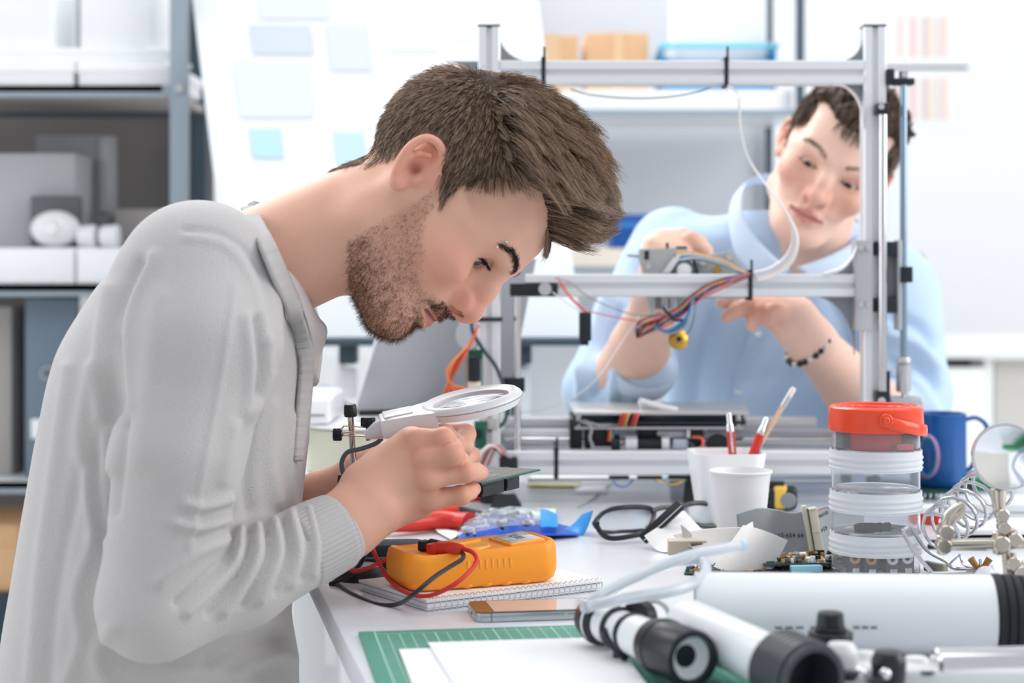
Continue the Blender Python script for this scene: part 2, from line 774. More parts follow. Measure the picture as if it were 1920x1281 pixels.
# ---------------------------------------------------------------- steel shelving on the left
sx = thing('metal_shelf', 'grey steel shelf unit holding white boxes behind the bearded man', 'shelf', (-1.05, 3.5, 0))
XF, XR, YF, YR = P(337, 0, 3.3).x, P(374, 0, 3.76).x, 3.3, 3.76
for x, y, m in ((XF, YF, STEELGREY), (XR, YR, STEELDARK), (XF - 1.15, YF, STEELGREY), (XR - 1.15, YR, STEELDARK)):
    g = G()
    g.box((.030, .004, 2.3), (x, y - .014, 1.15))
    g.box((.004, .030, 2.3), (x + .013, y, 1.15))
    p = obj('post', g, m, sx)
    for k in range(24):
        gg = G()
        gg.cyl((x, y - .017, .12 + k * .09), (x, y - .0135, .12 + k * .09), .005, seg=10)
        if k % 6 == 2:
            obj('bolt', gg, SILVER, p)
for z in (P(0, 160, 3.3).z, P(0, 534, 3.3).z, P(0, 904, 3.3).z, .30):
    g = G()
    g.box((1.13, YR - YF + .0, .012), ((XF + XR) / 2 - .575, (YF + YR) / 2, z - .006))
    obj('shelf_board', g, TAUPE2 if z > 1.2 else WHITE, sx)
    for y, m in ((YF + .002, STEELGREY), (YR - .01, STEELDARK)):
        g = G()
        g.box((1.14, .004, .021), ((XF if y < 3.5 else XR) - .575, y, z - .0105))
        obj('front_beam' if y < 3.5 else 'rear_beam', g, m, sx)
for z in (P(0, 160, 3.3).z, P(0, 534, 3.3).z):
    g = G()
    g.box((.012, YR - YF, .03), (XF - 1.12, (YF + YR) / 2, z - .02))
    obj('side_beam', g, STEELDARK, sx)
g = G()
a = P(337, 166, 3.28)
g.cyl(a, a + Vector((0, -.006, 0)), .008, seg=14)
obj('bolt', g, SILVER, sx)
g = G()
g.box((1.2, .01, 2.1), (XR - .575, YR + .03, 1.1))
obj('back_panel', g, TAUPE, sx)

S1 = P(0, 160, 3.3).z
S2 = P(0, 534, 3.3).z
S3 = P(0, 904, 3.3).z


def on_shelf(name, label, cat, px0, px1, pytop, d, depth, base, m, r=.004, group=None, lid=None):
    a, b = P(px0, 0, d).x, P(px1, 0, d).x
    zt = P(0, pytop, d).z
    base += .0009
    t = thing(name, label, cat, ((a + b) / 2, d + depth / 2, base), group=group)
    g = G()
    if lid:
        g.box((b - a - .006, depth - .006, zt - base - .003), ((a + b) / 2, d + depth / 2, base + (zt - base - .003) / 2), r)
        obj('box_body', g, m, t)
        g = G()
        g.box((b - a, depth, lid), ((a + b) / 2, d + depth / 2, zt - lid / 2), r)
        obj('lid', g, m, t)
    else:
        g.box((b - a, depth, zt - base), ((a + b) / 2, d + depth / 2, base + (zt - base) / 2), r)
        obj('box_body', g, m, t)
    return t, (a, b, zt)


WB = mat('white_carton', (240, 242, 245), .7)
t, q = on_shelf('storage_box', 'flat white box at the end of the top steel shelf', 'box', 143, 327, 118, 3.32, .30, S1, WB, lid=.02)
t, q2 = on_shelf('storage_box', 'flat white box beside another on the top steel shelf, at the picture edge', 'box', -160, 139, 118, 3.32, .30, S1, WB, lid=.02)
t, q3 = on_shelf('storage_box', 'thin white box lying over both flat boxes on the top shelf', 'box', -40, 312, 90, 3.33, .26, P(0, 118, 3.32).z, WB, lid=.012)
t, _ = on_shelf('storage_box', 'upright white box with a grey gap on each side, top steel shelf', 'box', 147, 284, -80, 3.34, .2, P(0, 90, 3.33).z, WB, lid=.03)
t, _ = on_shelf('storage_box', 'tall white box on the top steel shelf at the picture corner', 'box', -70, 99, -80, 3.34, .2, P(0, 90, 3.33).z, WB, lid=.03)
t, _ = on_shelf('archive_box', 'grey box seen between the upright white boxes on the top shelf', 'box', 96, 330, -80, 3.62, .09, S1 + .0, GREYBOX)
# shelf with drawers and instruments
t, dq = on_shelf('drawer_unit', 'low white drawer unit on the middle steel shelf', 'drawer unit', 143, 330, 464, 3.32, .34, S2, WHITE)
g = G()
xz_box(g, 147, 326, 470, 529, 3.316, .004, .001)
obj('drawer_front', g, WB, t)
t, dq = on_shelf('drawer_unit', 'second low white drawer unit on the middle shelf at the picture edge', 'drawer unit', -60, 141, 464, 3.32, .34, S2, WHITE)
g = G()
xz_box(g, -56, 137, 470, 529, 3.316, .004, .001)
obj('drawer_front', g, WB, t)
DT = P(0, 464, 3.32).z
t, _ = on_shelf('storage_box', 'pale grey square box behind the white lamp heads', 'box', -60, 141, 287, 3.42, .14, DT, GREYBOX)
t, _ = on_shelf('instrument_case', 'mid grey upright case with a light edge on the middle shelf', 'case', 66, 206, 252, 3.57, .07, DT, mat('case_grey', (160, 160, 164), .6))
g = G()
xz_box(g, 186, 205, 258, 398, 3.562, .008, .002)
obj('light_edge', g, GREYBOX, t)
t, _ = on_shelf('dark_box', 'small dark grey box behind the white round lamp head', 'box', 56, 149, 367, 3.385, .03, DT, DEVICE)
t, _ = on_shelf('storage_box', 'beige grey low box against the shelf post', 'box', 214, 326, 392, 3.50, .12, DT, TAUPE2)
for nm, lab, a, b, r, ax in (('lamp_head', 'round white lamp head lying on the drawer units', 104, 430, .034, 1), ('lamp_head', 'small double white lamp head beside the round one', 186, 438, .022, 0)):
    c = P(a, b, 3.36)
    t = thing(nm, lab, 'lamp', (c.x, c.y, DT), group='lamp heads on the drawer units')
    c.z = DT + r + .0009
    g = G()
    if ax:
        g.ball(c, r, 24, (1.35, 1, 1))
        obj('shade', g, WHITE, t)
        g = G()
        g.cyl(c + Vector((0, -.03, .0)), c + Vector((0, -.042, 0)), .016, .013, bev=.002)
        obj('collar', g, WHITE, t)
    else:
        for s_ in (-.022, .02):
            g = G()
            g.cyl(c + Vector((s_ - .017, 0, -.002)), c + Vector((s_ + .017, 0, -.002)), r * .9, r, 20, .003)
            obj('shade', g, WHITE, t)
# binders and boxes lower down
t, _ = on_shelf('binder', 'slate grey binder with a white spine label on the lower shelf', 'binder', 46, 146, 560, 3.36, .28, S3, BINDER, .004)
g = G()
xz_box(g, 58, 100, 786, 822, 3.3585, .002)
obj('label', g, PAPER, t)
g = G()
c = P(90, 700, 3.358)
g.lathe([(.010, 0), (.013, 0), (.013, .003), (.010, .003)], frame(c, c + Vector((0, -1, 0))), 20, close=True)
obj('finger_ring', g, SILVER, t)
t, _ = on_shelf('binder', 'white binder beside the slate grey one', 'binder', 148, 240, 556, 3.36, .28, S3, WB, .004)
t, _ = on_shelf('magazine_file', 'brown grey file box standing at the picture edge of the lower shelf', 'file box', -30, 22, 575, 3.40, .22, S3, TAUPE2, .003)
t, _ = on_shelf('storage_box', 'cardboard box with a lid on the bottom steel shelf', 'box', -120, 34, 985, 3.36, .26, P(0, 1112, 3.36).z, CARD, lid=.04)
t, _ = on_shelf('storage_box', 'dark teal box under the cardboard one on the bottom shelf', 'box', -120, 30, 1112, 3.35, .28, .30, mat('teal_box', (38, 60, 70), .6))

# ---------------------------------------------------------------- tilted drawing board
q = [P(350, -90, 3.36), P(998, -90, 3.36), P(1092, 632, 3.02), P(438, 632, 3.02)]
bd = thing('drawing_board', 'large white tilted drawing board with pale sheets pinned on it', 'board', (P(760, 0, 3.1).x, 3.15, 0))
g = G()
nb = (q[1] - q[0]).cross(q[3] - q[0]).normalized()
if nb.y < 0:
    nb = -nb
quad_slab(g, q, .018, nb)
obj('panel', g, mat('board_white', (226, 230, 234), .5), bd)
g = G()
a, b = P(438, 634, 3.0), P(1092, 634, 3.0)
g.box(((b - a).length, .05, .012), ((a + b) / 2) + Vector((0, 0, -.006)), .003)
obj('pen_ledge', g, STEELDARK, bd)
for px in (654, 980):
    g = G()
    a = P(px, 690, 3.06)
    g.box((.026, .04, a.z), (a.x, 3.06, a.z / 2), .004)
    obj('leg', g, WHITE, bd)
    g = G()
    a = P(px, 660, 3.05)
    g.box((.03, .05, .04), (a.x, 3.05, a.z), .004)
    obj('tilt_joint', g, STEELDARK, bd)
    g = G()
    g.box((.05, .5, .03), (P(px, 0, 3.06).x, 3.06, .015), .004)
    obj('foot', g, WHITE, bd)


def on_board(u0, v0, u1, v1, off=.0012):
    f = lambda u, v: q[0].lerp(q[1], u).lerp(q[3].lerp(q[2], u), v) - nb * off
    return [f(u0, v0), f(u1, v0), f(u1, v1), f(u0, v1)]


def board_uv(px, py):
    v = (py + 90) / 722
    x0, x1 = 350 + 88 * v, 998 + 94 * v
    return (px - x0) / (x1 - x0), v


SHEETS = [('grey blue printed sheet', 470, 60, 590, 118, (200, 208, 220)), ('small cyan note', 470, 262, 534, 316, (184, 218, 232)), ('pale sheet', 484, 0, 620, 48, (214, 219, 226)),
          ('pale sheet', 612, 60, 700, 150, (210, 216, 225)), ('cyan note', 628, 268, 690, 330, (192, 218, 230)), ('pale sheet', 440, 132, 590, 240, (216, 221, 227)),
          ('pale sheet', 720, 20, 820, 110, (232, 236, 241)), ('pale sheet', 640, 360, 690, 470, (230, 236, 242)), ('pale sheet', 850, 10, 890, 90, (234, 234, 238))]
for i, (lb, a, b, c, d, col) in enumerate(SHEETS):
    u0, v0 = board_uv(a, b)
    u1, v1 = board_uv(c, d)
    g = G()
    quad_slab(g, on_board(u0, v0, u1, v1), .0006, -nb)
    o = obj('sheet', g, mat('sheet_%02d' % i, col, .8), bd)

# ---------------------------------------------------------------- cabinets and second shelf unit at the back
cb = thing('low_cabinet', 'pale grey low cabinet standing behind the drawing board', 'cabinet', (P(660, 0, 4.5).x, 4.7, 0))
for k, (a, b) in enumerate(((480, 640), (644, 820), (824, 930))):
    g = G()
    xz_box(g, a, b, 646, 1299, 4.5, .4, .004)
    obj('body', g, mat('cabinet_grey', (212, 216, 222), .6), cb)
    g = G()
    xz_box(g, a + 8, b - 8, 660, 1250, 4.488, .012, .002)
    dr = obj('door', g, mat('cabinet_door', (224, 227, 231), .5), cb)
    g = G()
    xz_box(g, b - 30, b - 22, 720, 780, 4.47, .018, .002)
    obj('handle', g, ALU, dr)
s2 = thing('metal_shelf', 'steel shelf unit with cardboard boxes and blue tray behind the printer', 'shelf', (P(1260, 0, 4.1).x, 4.3, 0))
for px, d in ((1500, 4.05), (1442, 4.5), (980, 4.05), (960, 4.5)):
    g = G()
    x = P(px, 0, d).x
    g.box((.018, .018, 2.4), (x, d, 1.2), .001)
    obj('post', g, STEELDARK, s2)
for py, th in ((205, .016), (500, .012), (905, .012)):
    z = P(0, py, 4.05).z
    g = G()
    a, b = P(972, 0, 4.05).x, P(1508, 0, 4.05).x
    g.box((b - a, .46, .006), ((a + b) / 2, 4.28, z - .003))
    obj('shelf_board', g, WHITE, s2)
    g = G()
    g.box((b - a, .01, th), ((a + b) / 2, 4.052, z - th / 2))
    obj('front_beam', g, STEELGREY, s2)
g = G()
xz_box(g, 985, 1438, -60, 920, 4.53, .01)
obj('back_panel', g, mat('cool_grey_panel', (206, 210, 217), .7), s2)
Z1 = P(0, 205, 4.05).z
Z2 = P(0, 500, 4.05).z
t, _ = on_shelf('parts_tray', 'long white tray under the cardboard boxes on the back shelf', 'tray', 1050, 1486, 168, 4.07, .32, Z1, WHITE, .004)
ZT = P(0, 168, 4.07).z
t, _ = on_shelf('cardboard_box', 'small cardboard box beside the board edge on the back shelf', 'box', 990, 1084, 66, 4.12, .22, ZT, CARD, .003)
g = G()
xz_box(g, 1020, 1050, 64, 166, 4.118, .002)
obj('tape', g, mat('tape', (226, 190, 152), .4), t)
t, _ = on_shelf('cardboard_box', 'wider cardboard box beside the blue tray on the back shelf', 'box', 1098, 1216, 62, 4.12, .22, ZT, CARD, .003)
g = G()
xz_box(g, 1150, 1168, 60, 166, 4.118, .002)
obj('tape', g, MATS['tape'], t)
a, b = P(1240, 166, 4.1), P(1456, 84, 4.1)
t = thing('storage_crate', 'bright blue plastic crate on the back shelf', 'crate', ((a.x + b.x) / 2, 4.2, ZT))
g = G()
w_, h_ = b.x - a.x, b.z - ZT
for s_ in (-1, 1):
    g.box((.006, .22, h_), ((a.x + b.x) / 2 + s_ * (w_ / 2 - .003), 4.21, ZT + h_ / 2), .002)
g.box((w_, .006, h_ * .96), ((a.x + b.x) / 2, 4.317, ZT + h_ / 2), .002)
g.box((w_, .006, h_ * .66), ((a.x + b.x) / 2, 4.103, ZT + h_ * .33), .002)
g.box((w_, .22, .006), ((a.x + b.x) / 2, 4.21, ZT + .003), .002)
obj('crate_body', g, TRAYBLUE, t)
g = G()
g.box((w_ + .012, .012, .012), ((a.x + b.x) / 2, 4.1, ZT + h_ * .98), .003)
obj('rim', g, mat('light_blue_plastic', (120, 206, 232), .35), t)
t, _ = on_shelf('storage_box', 'white box standing in the blue crate', 'box', 1266, 1438, -30, 4.14, .15, ZT + .0065, WB, .004)
t, _ = on_shelf('cardboard_box', 'flat beige box on the lower back shelf beside the man in blue', 'box', 1060, 1210, 466, 4.08, .3, Z2, mat('beige_card', (226, 216, 204), .8), .003)
t, _ = on_shelf('parts_bin', 'dark blue parts bin behind the shoulder of the man in blue', 'bin', 1146, 1240, 402, 4.12, .2, P(0, 466, 4.08).z, BINBLUE, .004)
g = G()
xz_box(g, 1156, 1200, 416, 428, 4.116, .004)
obj('label_slot', g, mat('mid_blue', (60, 120, 196), .4), t)
# posters with bars on the back wall
BARS = [(232, 208, 196), (240, 236, 236), (226, 196, 190), (236, 228, 222), (214, 198, 196), (238, 220, 200), (222, 214, 216)]
for i, (py0, py1, lb) in enumerate(((30, 108, 'upper pale striped colour chart on the back wall'), (146, 226, 'lower pale striped colour chart on the back wall'))):
    t = thing('wall_chart', lb, 'poster', P(1735, (py0 + py1) / 2, 5.195))
    g = G()
    xz_box(g, 1655, 1815, py0 - 22, py1 + 22, 5.1984, .0012)
    obj('backing', g, WALLM, t)
    for k in range(9):
        g = G()
        xz_box(g, 1682 + k * 12, 1692 + k * 12, py0, py1, 5.1975, .0008)
        obj('stripe', g, mat('bar_%d' % (k % 7), BARS[k % 7], .8), t)
# sideboard on the right
sb = thing('sideboard', 'white sideboard along the back wall beside the man in blue', 'sideboard', (P(1900, 0, 4.2).x, 4.4, 0))
SBM = mat('sideboard_white', (240, 242, 243), .45)
g = G()
a, b = P(1640, 0, 4.2).x, P(2400, 0, 4.2).x
zt = P(0, 640, 4.2).z
g.box((b - a, .46, .04), ((a + b) / 2, 4.42, zt - .02), .004)
obj('top', g, SBM, sb)
for px in (1650, 1856, 2100, 2390):
    g = G()
    g.box((.02, .42, zt - .04), (P(px, 0, 4.22).x, 4.44, (zt - .04) / 2))
    obj('side_panel', g, SBM, sb)
g = G()
xz_box(g, 1660, 1846, 690, 1010, 4.22, .016, .002)
obj('door', g, SBM, sb)
g = G()
xz_box(g, 1660, 1848, 674, 688, 4.36, .01)
obj('finger_gap', g, mat('gap_grey', (120, 116, 108), .8), sb)
g = G()
xz_box(g, 1866, 2096, 676, 1010, 4.24, .016, .002)
obj('door', g, mat('greige_door', (206, 203, 198), .6), sb)
# potted plant far behind
c = P(1702, 520, 4.45)
pl = thing('potted_plant', 'small green plant standing on the sideboard behind the lead screw', 'plant', (c.x, c.y, zt))
g = G()
g.lathe([(0, 0), (.028, 0), (.036, .07), (.032, .07), (.03, .06), (0, .06)], Matrix.Translation((c.x, c.y, zt)), 20)
obj('pot', g, WHITE, pl)
rr = random.Random(4)
for k in range(16):
    g = G()
    a = rr.uniform(0, 2 * PI)
    top = Vector((c.x + math.cos(a) * rr.uniform(.01, .05), c.y + math.sin(a) * .04, zt + rr.uniform(.12, .22)))
    b0 = Vector((c.x, c.y, zt + .055))
    md = b0.lerp(top, .5) + Vector((0, 0, .03))
    g.tube([b0, md, top], [.003, .011, .001], 6, 5, flat=None)
    obj('leaf', g, mat('plant_green', (142, 184, 96), .5), pl)
# ---------------------------------------------------------------- workbench
TA = Vector((-.194, 1.786, 0))
TU = Vector((.979, .191, 0)).normalized()
TV = Vector((-.191, .979, 0)).normalized()
tb = thing('workbench', 'white laminate workbench covered with tools and parts', 'table', (.4, 1.9, 0))
c0 = TA - TV * .75
W_, D_ = 1.75, 1.53
g = G()
Mt = Matrix((TU, TV, Vector((0, 0, 1)))).transposed().to_4x4()
Mt.translation = c0 + TU * (W_ / 2) + TV * (D_ / 2) + Vector((0, 0, TZ - .0125))
g.box((W_, D_, .025), Mt, .0015)
obj('tabletop', g, TABLEM, tb)
for u, v in ((.05, .55), (W_ - .06, .55), (.05, D_ - .06), (W_ - .06, D_ - .06)):
    g = G()
    c = c0 + TU * u + TV * v
    M = Mt.copy()
    M.translation = Vector((c.x, c.y, (TZ - .025) / 2))
    g.box((.045, .045, TZ - .025), M, .003)
    obj('leg', g, WHITE, tb)
for v in (.55, D_ - .06):
    g = G()
    M = Mt.copy()
    M.translation = c0 + TU * (W_ / 2) + TV * v + Vector((0, 0, TZ - .055))
    g.box((W_ - .16, .02, .06), M)
    obj('apron', g, WHITE, tb)
# ---------------------------------------------------------------- 3D printer with an aluminium profile frame
PD = 2.36          # distance of the front faces of the frame
PS = PD / F        # metres per photo pixel there


def profile_poly(w):
    h, gw, gd, c = w / 2, w * .13, w * .2, w * .06
    side = [(-h + c, -h), (-gw, -h), (-gw * .8, -h + gd), (gw * .8, -h + gd), (gw, -h), (h - c, -h), (h, -h + c)]
    out = []
    for k in range(4):
        ca, sa = [(1, 0), (0, 1), (-1, 0), (0, -1)][k]
        out += [(x * ca - y * sa, x * sa + y * ca) for x, y in side]
    return out


def extr(a, b, w, name, parent, m=None):
    g = G()
    a, b = Vector(a), Vector(b)
    g.prism(profile_poly(w), (b - a).length, frame(a, b))
    return obj(name, g, m or ALU, parent, sharp=25)


def blk(name, px0, px1, py0, py1, d, depth, m, parent, r=.0015):
    g = G()
    xz_box(g, px0, px1, py0, py1, d, depth, r)
    return obj(name, g, m, parent)


def rod(name, a, b, r, m, parent, seg=16):
    g = G()
    g.cyl(a, b, r, seg=seg)
    return obj(name, g, m, parent)


def wire(name, pts, r, m, parent, seg=6):
    g = G()
    g.tube([p if isinstance(p, Vector) else P(*p) for p in pts], r, seg, 6)
    return obj(name, g, m, parent)


def cable_tie(px, py0, py1, d, w, parent):
    """Narrow black strap round a horizontal profile, with its locking head."""
    a, b = P(px, py0, d), P(px, py1, d)
    h = (a.z - b.z) / 2 + .002
    c = (a + b) / 2 + Vector((0, w / 2, 0))
    g = G()
    g.tube([c + Vector((0, -w / 2 - .0015, -h)), c + Vector((0, -w / 2 - .0015, h)), c + Vector((0, w / 2 + .0015, h)), c + Vector((0, w / 2 + .0015, -h))], .001, 6, 1, closed=True, smooth=False, flat=(.0028, .0009, (1, 0, 0)))
    o = obj('cable_tie', g, BLACK, parent)
    g = G()
    g.box((.006, .005, .006), c + Vector((0, -w / 2 - .002, h - .002)), .001)
    g.box((.003, .002, .016), c + Vector((.001, -w / 2 - .004, h + .006)), .0005)
    obj('tie_head', g, BLACK, o)
    return o


PW = 42 * PS
pr = thing('desktop_printer', 'desktop 3D printer with an open aluminium profile frame on the workbench', 'printer', (P(1270, 0, PD + .12).x, PD + .12, TZ))
xl_, xr_ = P(917, 0, PD).x, P(1641, 0, PD).x
yf = PD + PW / 2
zb = P(0, 893, PD).z
zt_ = P(0, 50, PD).z
for x in (xl_, xr_):
    p = extr((x, yf, zb), (x, yf, zt_), PW, 'upright', pr)
    g = G()
    g.box((PW * 1.02, PW * 1.02, .003), (x, yf, zt_ + .0016), .001)
    obj('end_cap', g, BLACK, p)
zmid = lambda a, b: P(0, (a + b) / 2, PD).z
extr((xl_ + PW / 2, yf, zmid(113, 158)), (xr_ - PW / 2, yf, zmid(113, 158)), 45 * PS, 'top_beam', pr)
extr((P(985, 0, PD).x, yf, zmid(514, 557)), (P(1606, 0, PD).x, yf, zmid(514, 557)), 43 * PS, 'gantry_beam', pr)
lbz = zmid(846, 891)
extr((xl_ + PW / 2, yf, lbz), (P(1712, 0, PD).x, yf, lbz), 45 * PS, 'base_beam', pr)
extr((xl_ - .0, PD + .24, lbz + .004), (xr_ - PW / 2, PD + .24, lbz + .004), 45 * PS, 'base_beam', pr)
for x in (xl_, xr_):
    extr((x, yf + PW / 2, lbz), (x, PD + .24 - PW / 2, lbz), PW, 'base_beam', pr)
extr((P(945, 0, PD + .17).x, PD + .175, P(0, 800, PD + .175).z), (P(1530, 0, PD + .17).x, PD + .175, P(0, 800, PD + .175).z), .026, 'rear_beam', pr)
for x in (xl_, P(1300, 0, PD).x, xr_):
    for y in (yf, PD + .24):
        g = G()
        g.cyl((x, y, TZ + .0008), (x, y, zb), .012, .009, 18, .001)
        obj('rubber_foot', g, RUBBER, pr)
# strip under the front beam with hanging wires
blk('base_strip', 990, 1560, 899, 903, PD + .01, .012, SILVER, pr, .0005)
for a, b in ((1142, 1180), (1195, 1242), (1253, 1292), (1300, 1340)):
    blk('strip_clip', a, b, 893, 898, PD + .008, .008, BLACK, pr, .0005)
wire('loose_wire', [(1150, 900, PD), (1156, 910, PD), (1172, 913, PD), (1186, 902, PD + .01)], .0012, BLUEW, pr)
wire('loose_wire', [(1230, 900, PD), (1252, 909, PD), (1270, 907, PD), (1286, 900, PD + .01)], .0012, YELLOWW, pr)
wire('loose_wire', [(1226, 900, PD), (1248, 907, PD), (1266, 911, PD), (1290, 900, PD + .01)], .001, GREENW, pr)
# curved corner gussets


def gusset(px, py, sx, sy, w, h, name='corner_gusset'):
    c = P(px, py, PD)
    poly = [(0, 0)]
    n = 10
    for k in range(n + 1):
        t = k / n * PI / 2
        poly.append((sx * w * PS * (1 - math.sin(t)), sy * h * PS * (1 - math.cos(t))))
    poly = [poly[0]] + poly[1:]
    if sx * sy < 0:
        poly = poly[::-1]
    M = Matrix(((1, 0, 0, c.x), (0, 0, -1, PD + .021), (0, 1, 0, c.z), (0, 0, 0, 1)))
    g = G()
    g.prism(poly, .009, M)
    return obj(name, g, GUSSET, pr)


gusset(938, 113, 1, 1, 60, 48)
gusset(1620, 113, -1, 1, 46, 42)
gusset(938, 158, 1, -1, 46, 42)
gusset(1620, 158, -1, -1, 46, 42)
gusset(1606, 514, -1, 1, 50, 50)
gusset(1606, 557, -1, -1, 74, 110)
gusset(938, 846, 1, 1, 50, 44)
gusset(1620, 846, -1, 1, 46, 40)
gusset(897, 113, -1, -1, 62, 52)
for a, b, c in ((1019, 111, 160), (1362, 111, 160), (1407, 510, 560), (1043, 843, 894)):
    cable_tie(a, b, c, PD, PW, pr)
# tie round the left upright
g = G()
c = P(918, 599, PD)
g.tube([(c.x - PW / 2 - .0015, PD - .0015, c.z), (c.x + PW / 2 + .0015, PD - .0015, c.z), (c.x + PW / 2 + .0015, PD + PW + .0015, c.z), (c.x - PW / 2 - .0015, PD + PW + .0015, c.z)], .001, 6, 1, closed=True, smooth=False, flat=(.0028, .0009, (0, 0, 1)))
g.tube([P(893, 598, PD - .003), P(915, 599, PD - .004), P(941, 599, PD - .004)], .0026, 6, 4)
obj('cable_tie', g, BLACK, pr)
# left smooth rod with its holders
rod('smooth_rod', P(970, 545, PD + .012), P(970, 880, PD + .012), .0046, CHROME, pr)
blk('rod_holder', 943, 984, 709, 735, PD + .004, .02, BLACK, pr)
h = blk('rod_holder', 956, 1046, 531, 556, PD - .004, .03, BLACK, pr)
g = G()
c = P(1022, 542, PD - .005)
g.cyl(c, c + Vector((0, -.003, 0)), .0085, seg=18)
obj('bolt', g, SILVER, h)
# right carriage
blk('carriage_plate', 1604, 1637, 450, 620, PD - .008, .028, ALUD, pr)
blk('carriage_plate', 1683, 1692, 450, 620, PD - .006, .026, ALUD, pr)
blk('carriage_back', 1637, 1684, 455, 588, PD + .006, .004, mat('grey_steel', (120, 122, 126), .5, .4), pr)  # back plate in its own mid grey
for a, b in ((453, 479), (559, 585)):
    q_ = blk('bearing_block', 1640, 1684, a, b, PD - .006, .03, BLACK, pr)
for a, b in ((476, 484), (545, 556), (534, 540), (488, 492)):
    g = G()
    xa, xb = P(1655, 0, PD).x, P(1655, 0, PD).x
    g.cyl(P(1655, b, PD - .003), P(1655, a, PD - .003), .0062, seg=16)
    obj('bearing', g, SILVER, pr)
rod('carriage_pin', P(1655, 556, PD - .003), P(1655, 476, PD - .003), .0042, SILVER, pr)
for py in (465, 571):
    for px in (1613, 1627):
        g = G()
        c = P(px, py, PD - .0085)
        g.cyl(c, c + Vector((0, -.004, 0)), .0035, seg=10)
        obj('bolt', g, SILVER, pr)
rod('smooth_rod', P(1655, 742, PD - .009), P(1655, 208, PD - .009), .0056, CHROME, pr)
hb_ = blk('rod_clamp', 1645, 1668, 193, 214, PD - .018, .02, BLACK, pr)
g = G()
c = P(1652, 200, PD - .0185)
g.cyl(c, c + Vector((0, -.003, 0)), .004, seg=12)
obj('bolt', g, SILVER, hb_)
hb_ = blk('rod_clamp', 1645, 1670, 734, 757, PD - .018, .02, BLACK, pr)
blk('end_stop', 1664, 1669, 696, 736, PD - .012, .006, BLACK, pr, .0005)
g = G()
c = P(1653, 752, PD - .019)
g.cyl(c, c + Vector((0, -.002, 0)), .005, seg=14)
obj('bolt', g, SILVER, hb_)
# lead screw
rod('lead_screw', P(1694, 690, PD), P(1694, 158, PD), .0046, mat('blued_steel', (142, 164, 182), .22, .85), pr)
b_ = blk('screw_bracket', 1663, 1678, 130, 158, PD - .004, .02, BLACK, pr)
blk('screw_bracket', 1676, 1716, 146, 159, PD - .006, .02, BLACK, pr, .002)
g = G()
c = P(1694, 146, PD + .002)
g.cyl(c, c + Vector((0, 0, .008)), .006, seg=6)
obj('nut', g, SILVER, pr)
blk('screw_nut', 1690, 1712, 500, 530, PD - .012, .024, BLACK, pr)
g = G()
g.lathe([(0, 0), (.0085, 0), (.0098, .002), (.0098, .034), (.007, .0365), (.0098, .038), (.0098, .043), (.0085, .045), (0, .045)], frame(P(1694, 735, PD), P(1694, 680, PD)), 20)
obj('shaft_coupler', g, ALUD, pr)
rod('motor_shaft', P(1694, 748, PD), P(1694, 735, PD), .003, CHROME, pr)
m_ = blk('stepper_motor', 1668, 1732, 750, 830, PD - .012, .044, BLACK, pr, .003)
blk('motor_cap', 1668, 1732, 746, 772, PD - .0125, .045, ALUD, m_, .003)
# bed
bz = P(0, 776, PD + .02).z
BA = [P(1078, 783, PD + .0), P(1398, 779, PD + .0), P(1296, 750, PD + .27), P(1036, 760, PD + .21)]
g = G()
poly = [(P(1076, 0, PD).x, PD), (P(1404, 0, PD).x, PD), (P(1395, 0, PD + .165).x, PD + .165), (P(1066, 0, PD + .165).x, PD + .165)]
M = Matrix.Translation((0, 0, bz))
g.prism(poly, .0045, M, bev=.0008)
obj('bed_plate', g, mat('bed_aluminium', (196, 194, 192), .28, .6), pr)
g = G()
M = Matrix.Translation((0, 0, bz - .013))
g.prism([(p[0] * .985 + .002, p[1] + .008) for p in poly], .004, M)
obj('heater_plate', g, BLACK, pr)
g = G()
M = Matrix.Translation((0, 0, bz - .020))
g.prism([(p[0] * .97 + .004, p[1] + .014) for p in poly], .0035, M)
obj('carriage_deck', g, ALUD, pr)
for px, dd in ((1085, .012), (1392, .012), (1085, .145), (1392, .145)):
    g = G()
    x = P(px, 0, PD + dd).x * (.985 if px > 1200 else 1.01)
    g.cyl((x, PD + dd + .01, bz - .02), (x, PD + dd + .01, bz + .0), .004, seg=10)
    obj('levelling_screw', g, SILVER, pr)
# clip and fitting lying on the plate edge
g = G()
g.box((.008, .03, .006), P(1206, 762, PD + .06) + Vector((0, 0, 0)), .001)
g.tube([P(1200, 752, PD + .04), P(1212, 756, PD + .04), P(1262, 768, PD + .02)], [.005, .005, .0042], 10, 4)
g.cyl(P(1256, 767, PD + .021), P(1270, 771, PD + .018), .0052, seg=12)
obj('bed_clip', g, ALU, pr)
# under the bed: rails, carriage blocks, motor, pulley, wires
for dy in (.055, .15):
    rod('bed_rail', (P(930, 0, PD + dy).x, PD + dy, P(0, 829, PD + dy).z), (P(1610, 0, PD + dy).x, PD + dy, P(0, 829, PD + dy).z), .0062, CHROME, pr)
blk('rail_bar', 940, 1068, 806, 818, PD + .03, .016, ALU, pr, .001)
blk('rail_holder', 1068, 1092, 786, 842, PD + .035, .03, BLACK, pr)
for a, b, c, d in ((1096, 1108, 792, 842), (1112, 1150, 798, 838), (1196, 1234, 800, 838), (1238, 1258, 794, 842), (1262, 1320, 802, 840)):
    blk('carriage_block', a, b, c, d, PD + .035, .04, BLACK, pr, .002)
g = G()
g.tube([P(1073, 840, PD + .02), P(1070, 812, PD + .02), P(1078, 793, PD + .02), P(1096, 790, PD + .02)], .003, 8, 6, flat=(.004, .0012, (0, 1, 0)))
obj('cable_chain', g, BLACK, pr)
g = G()
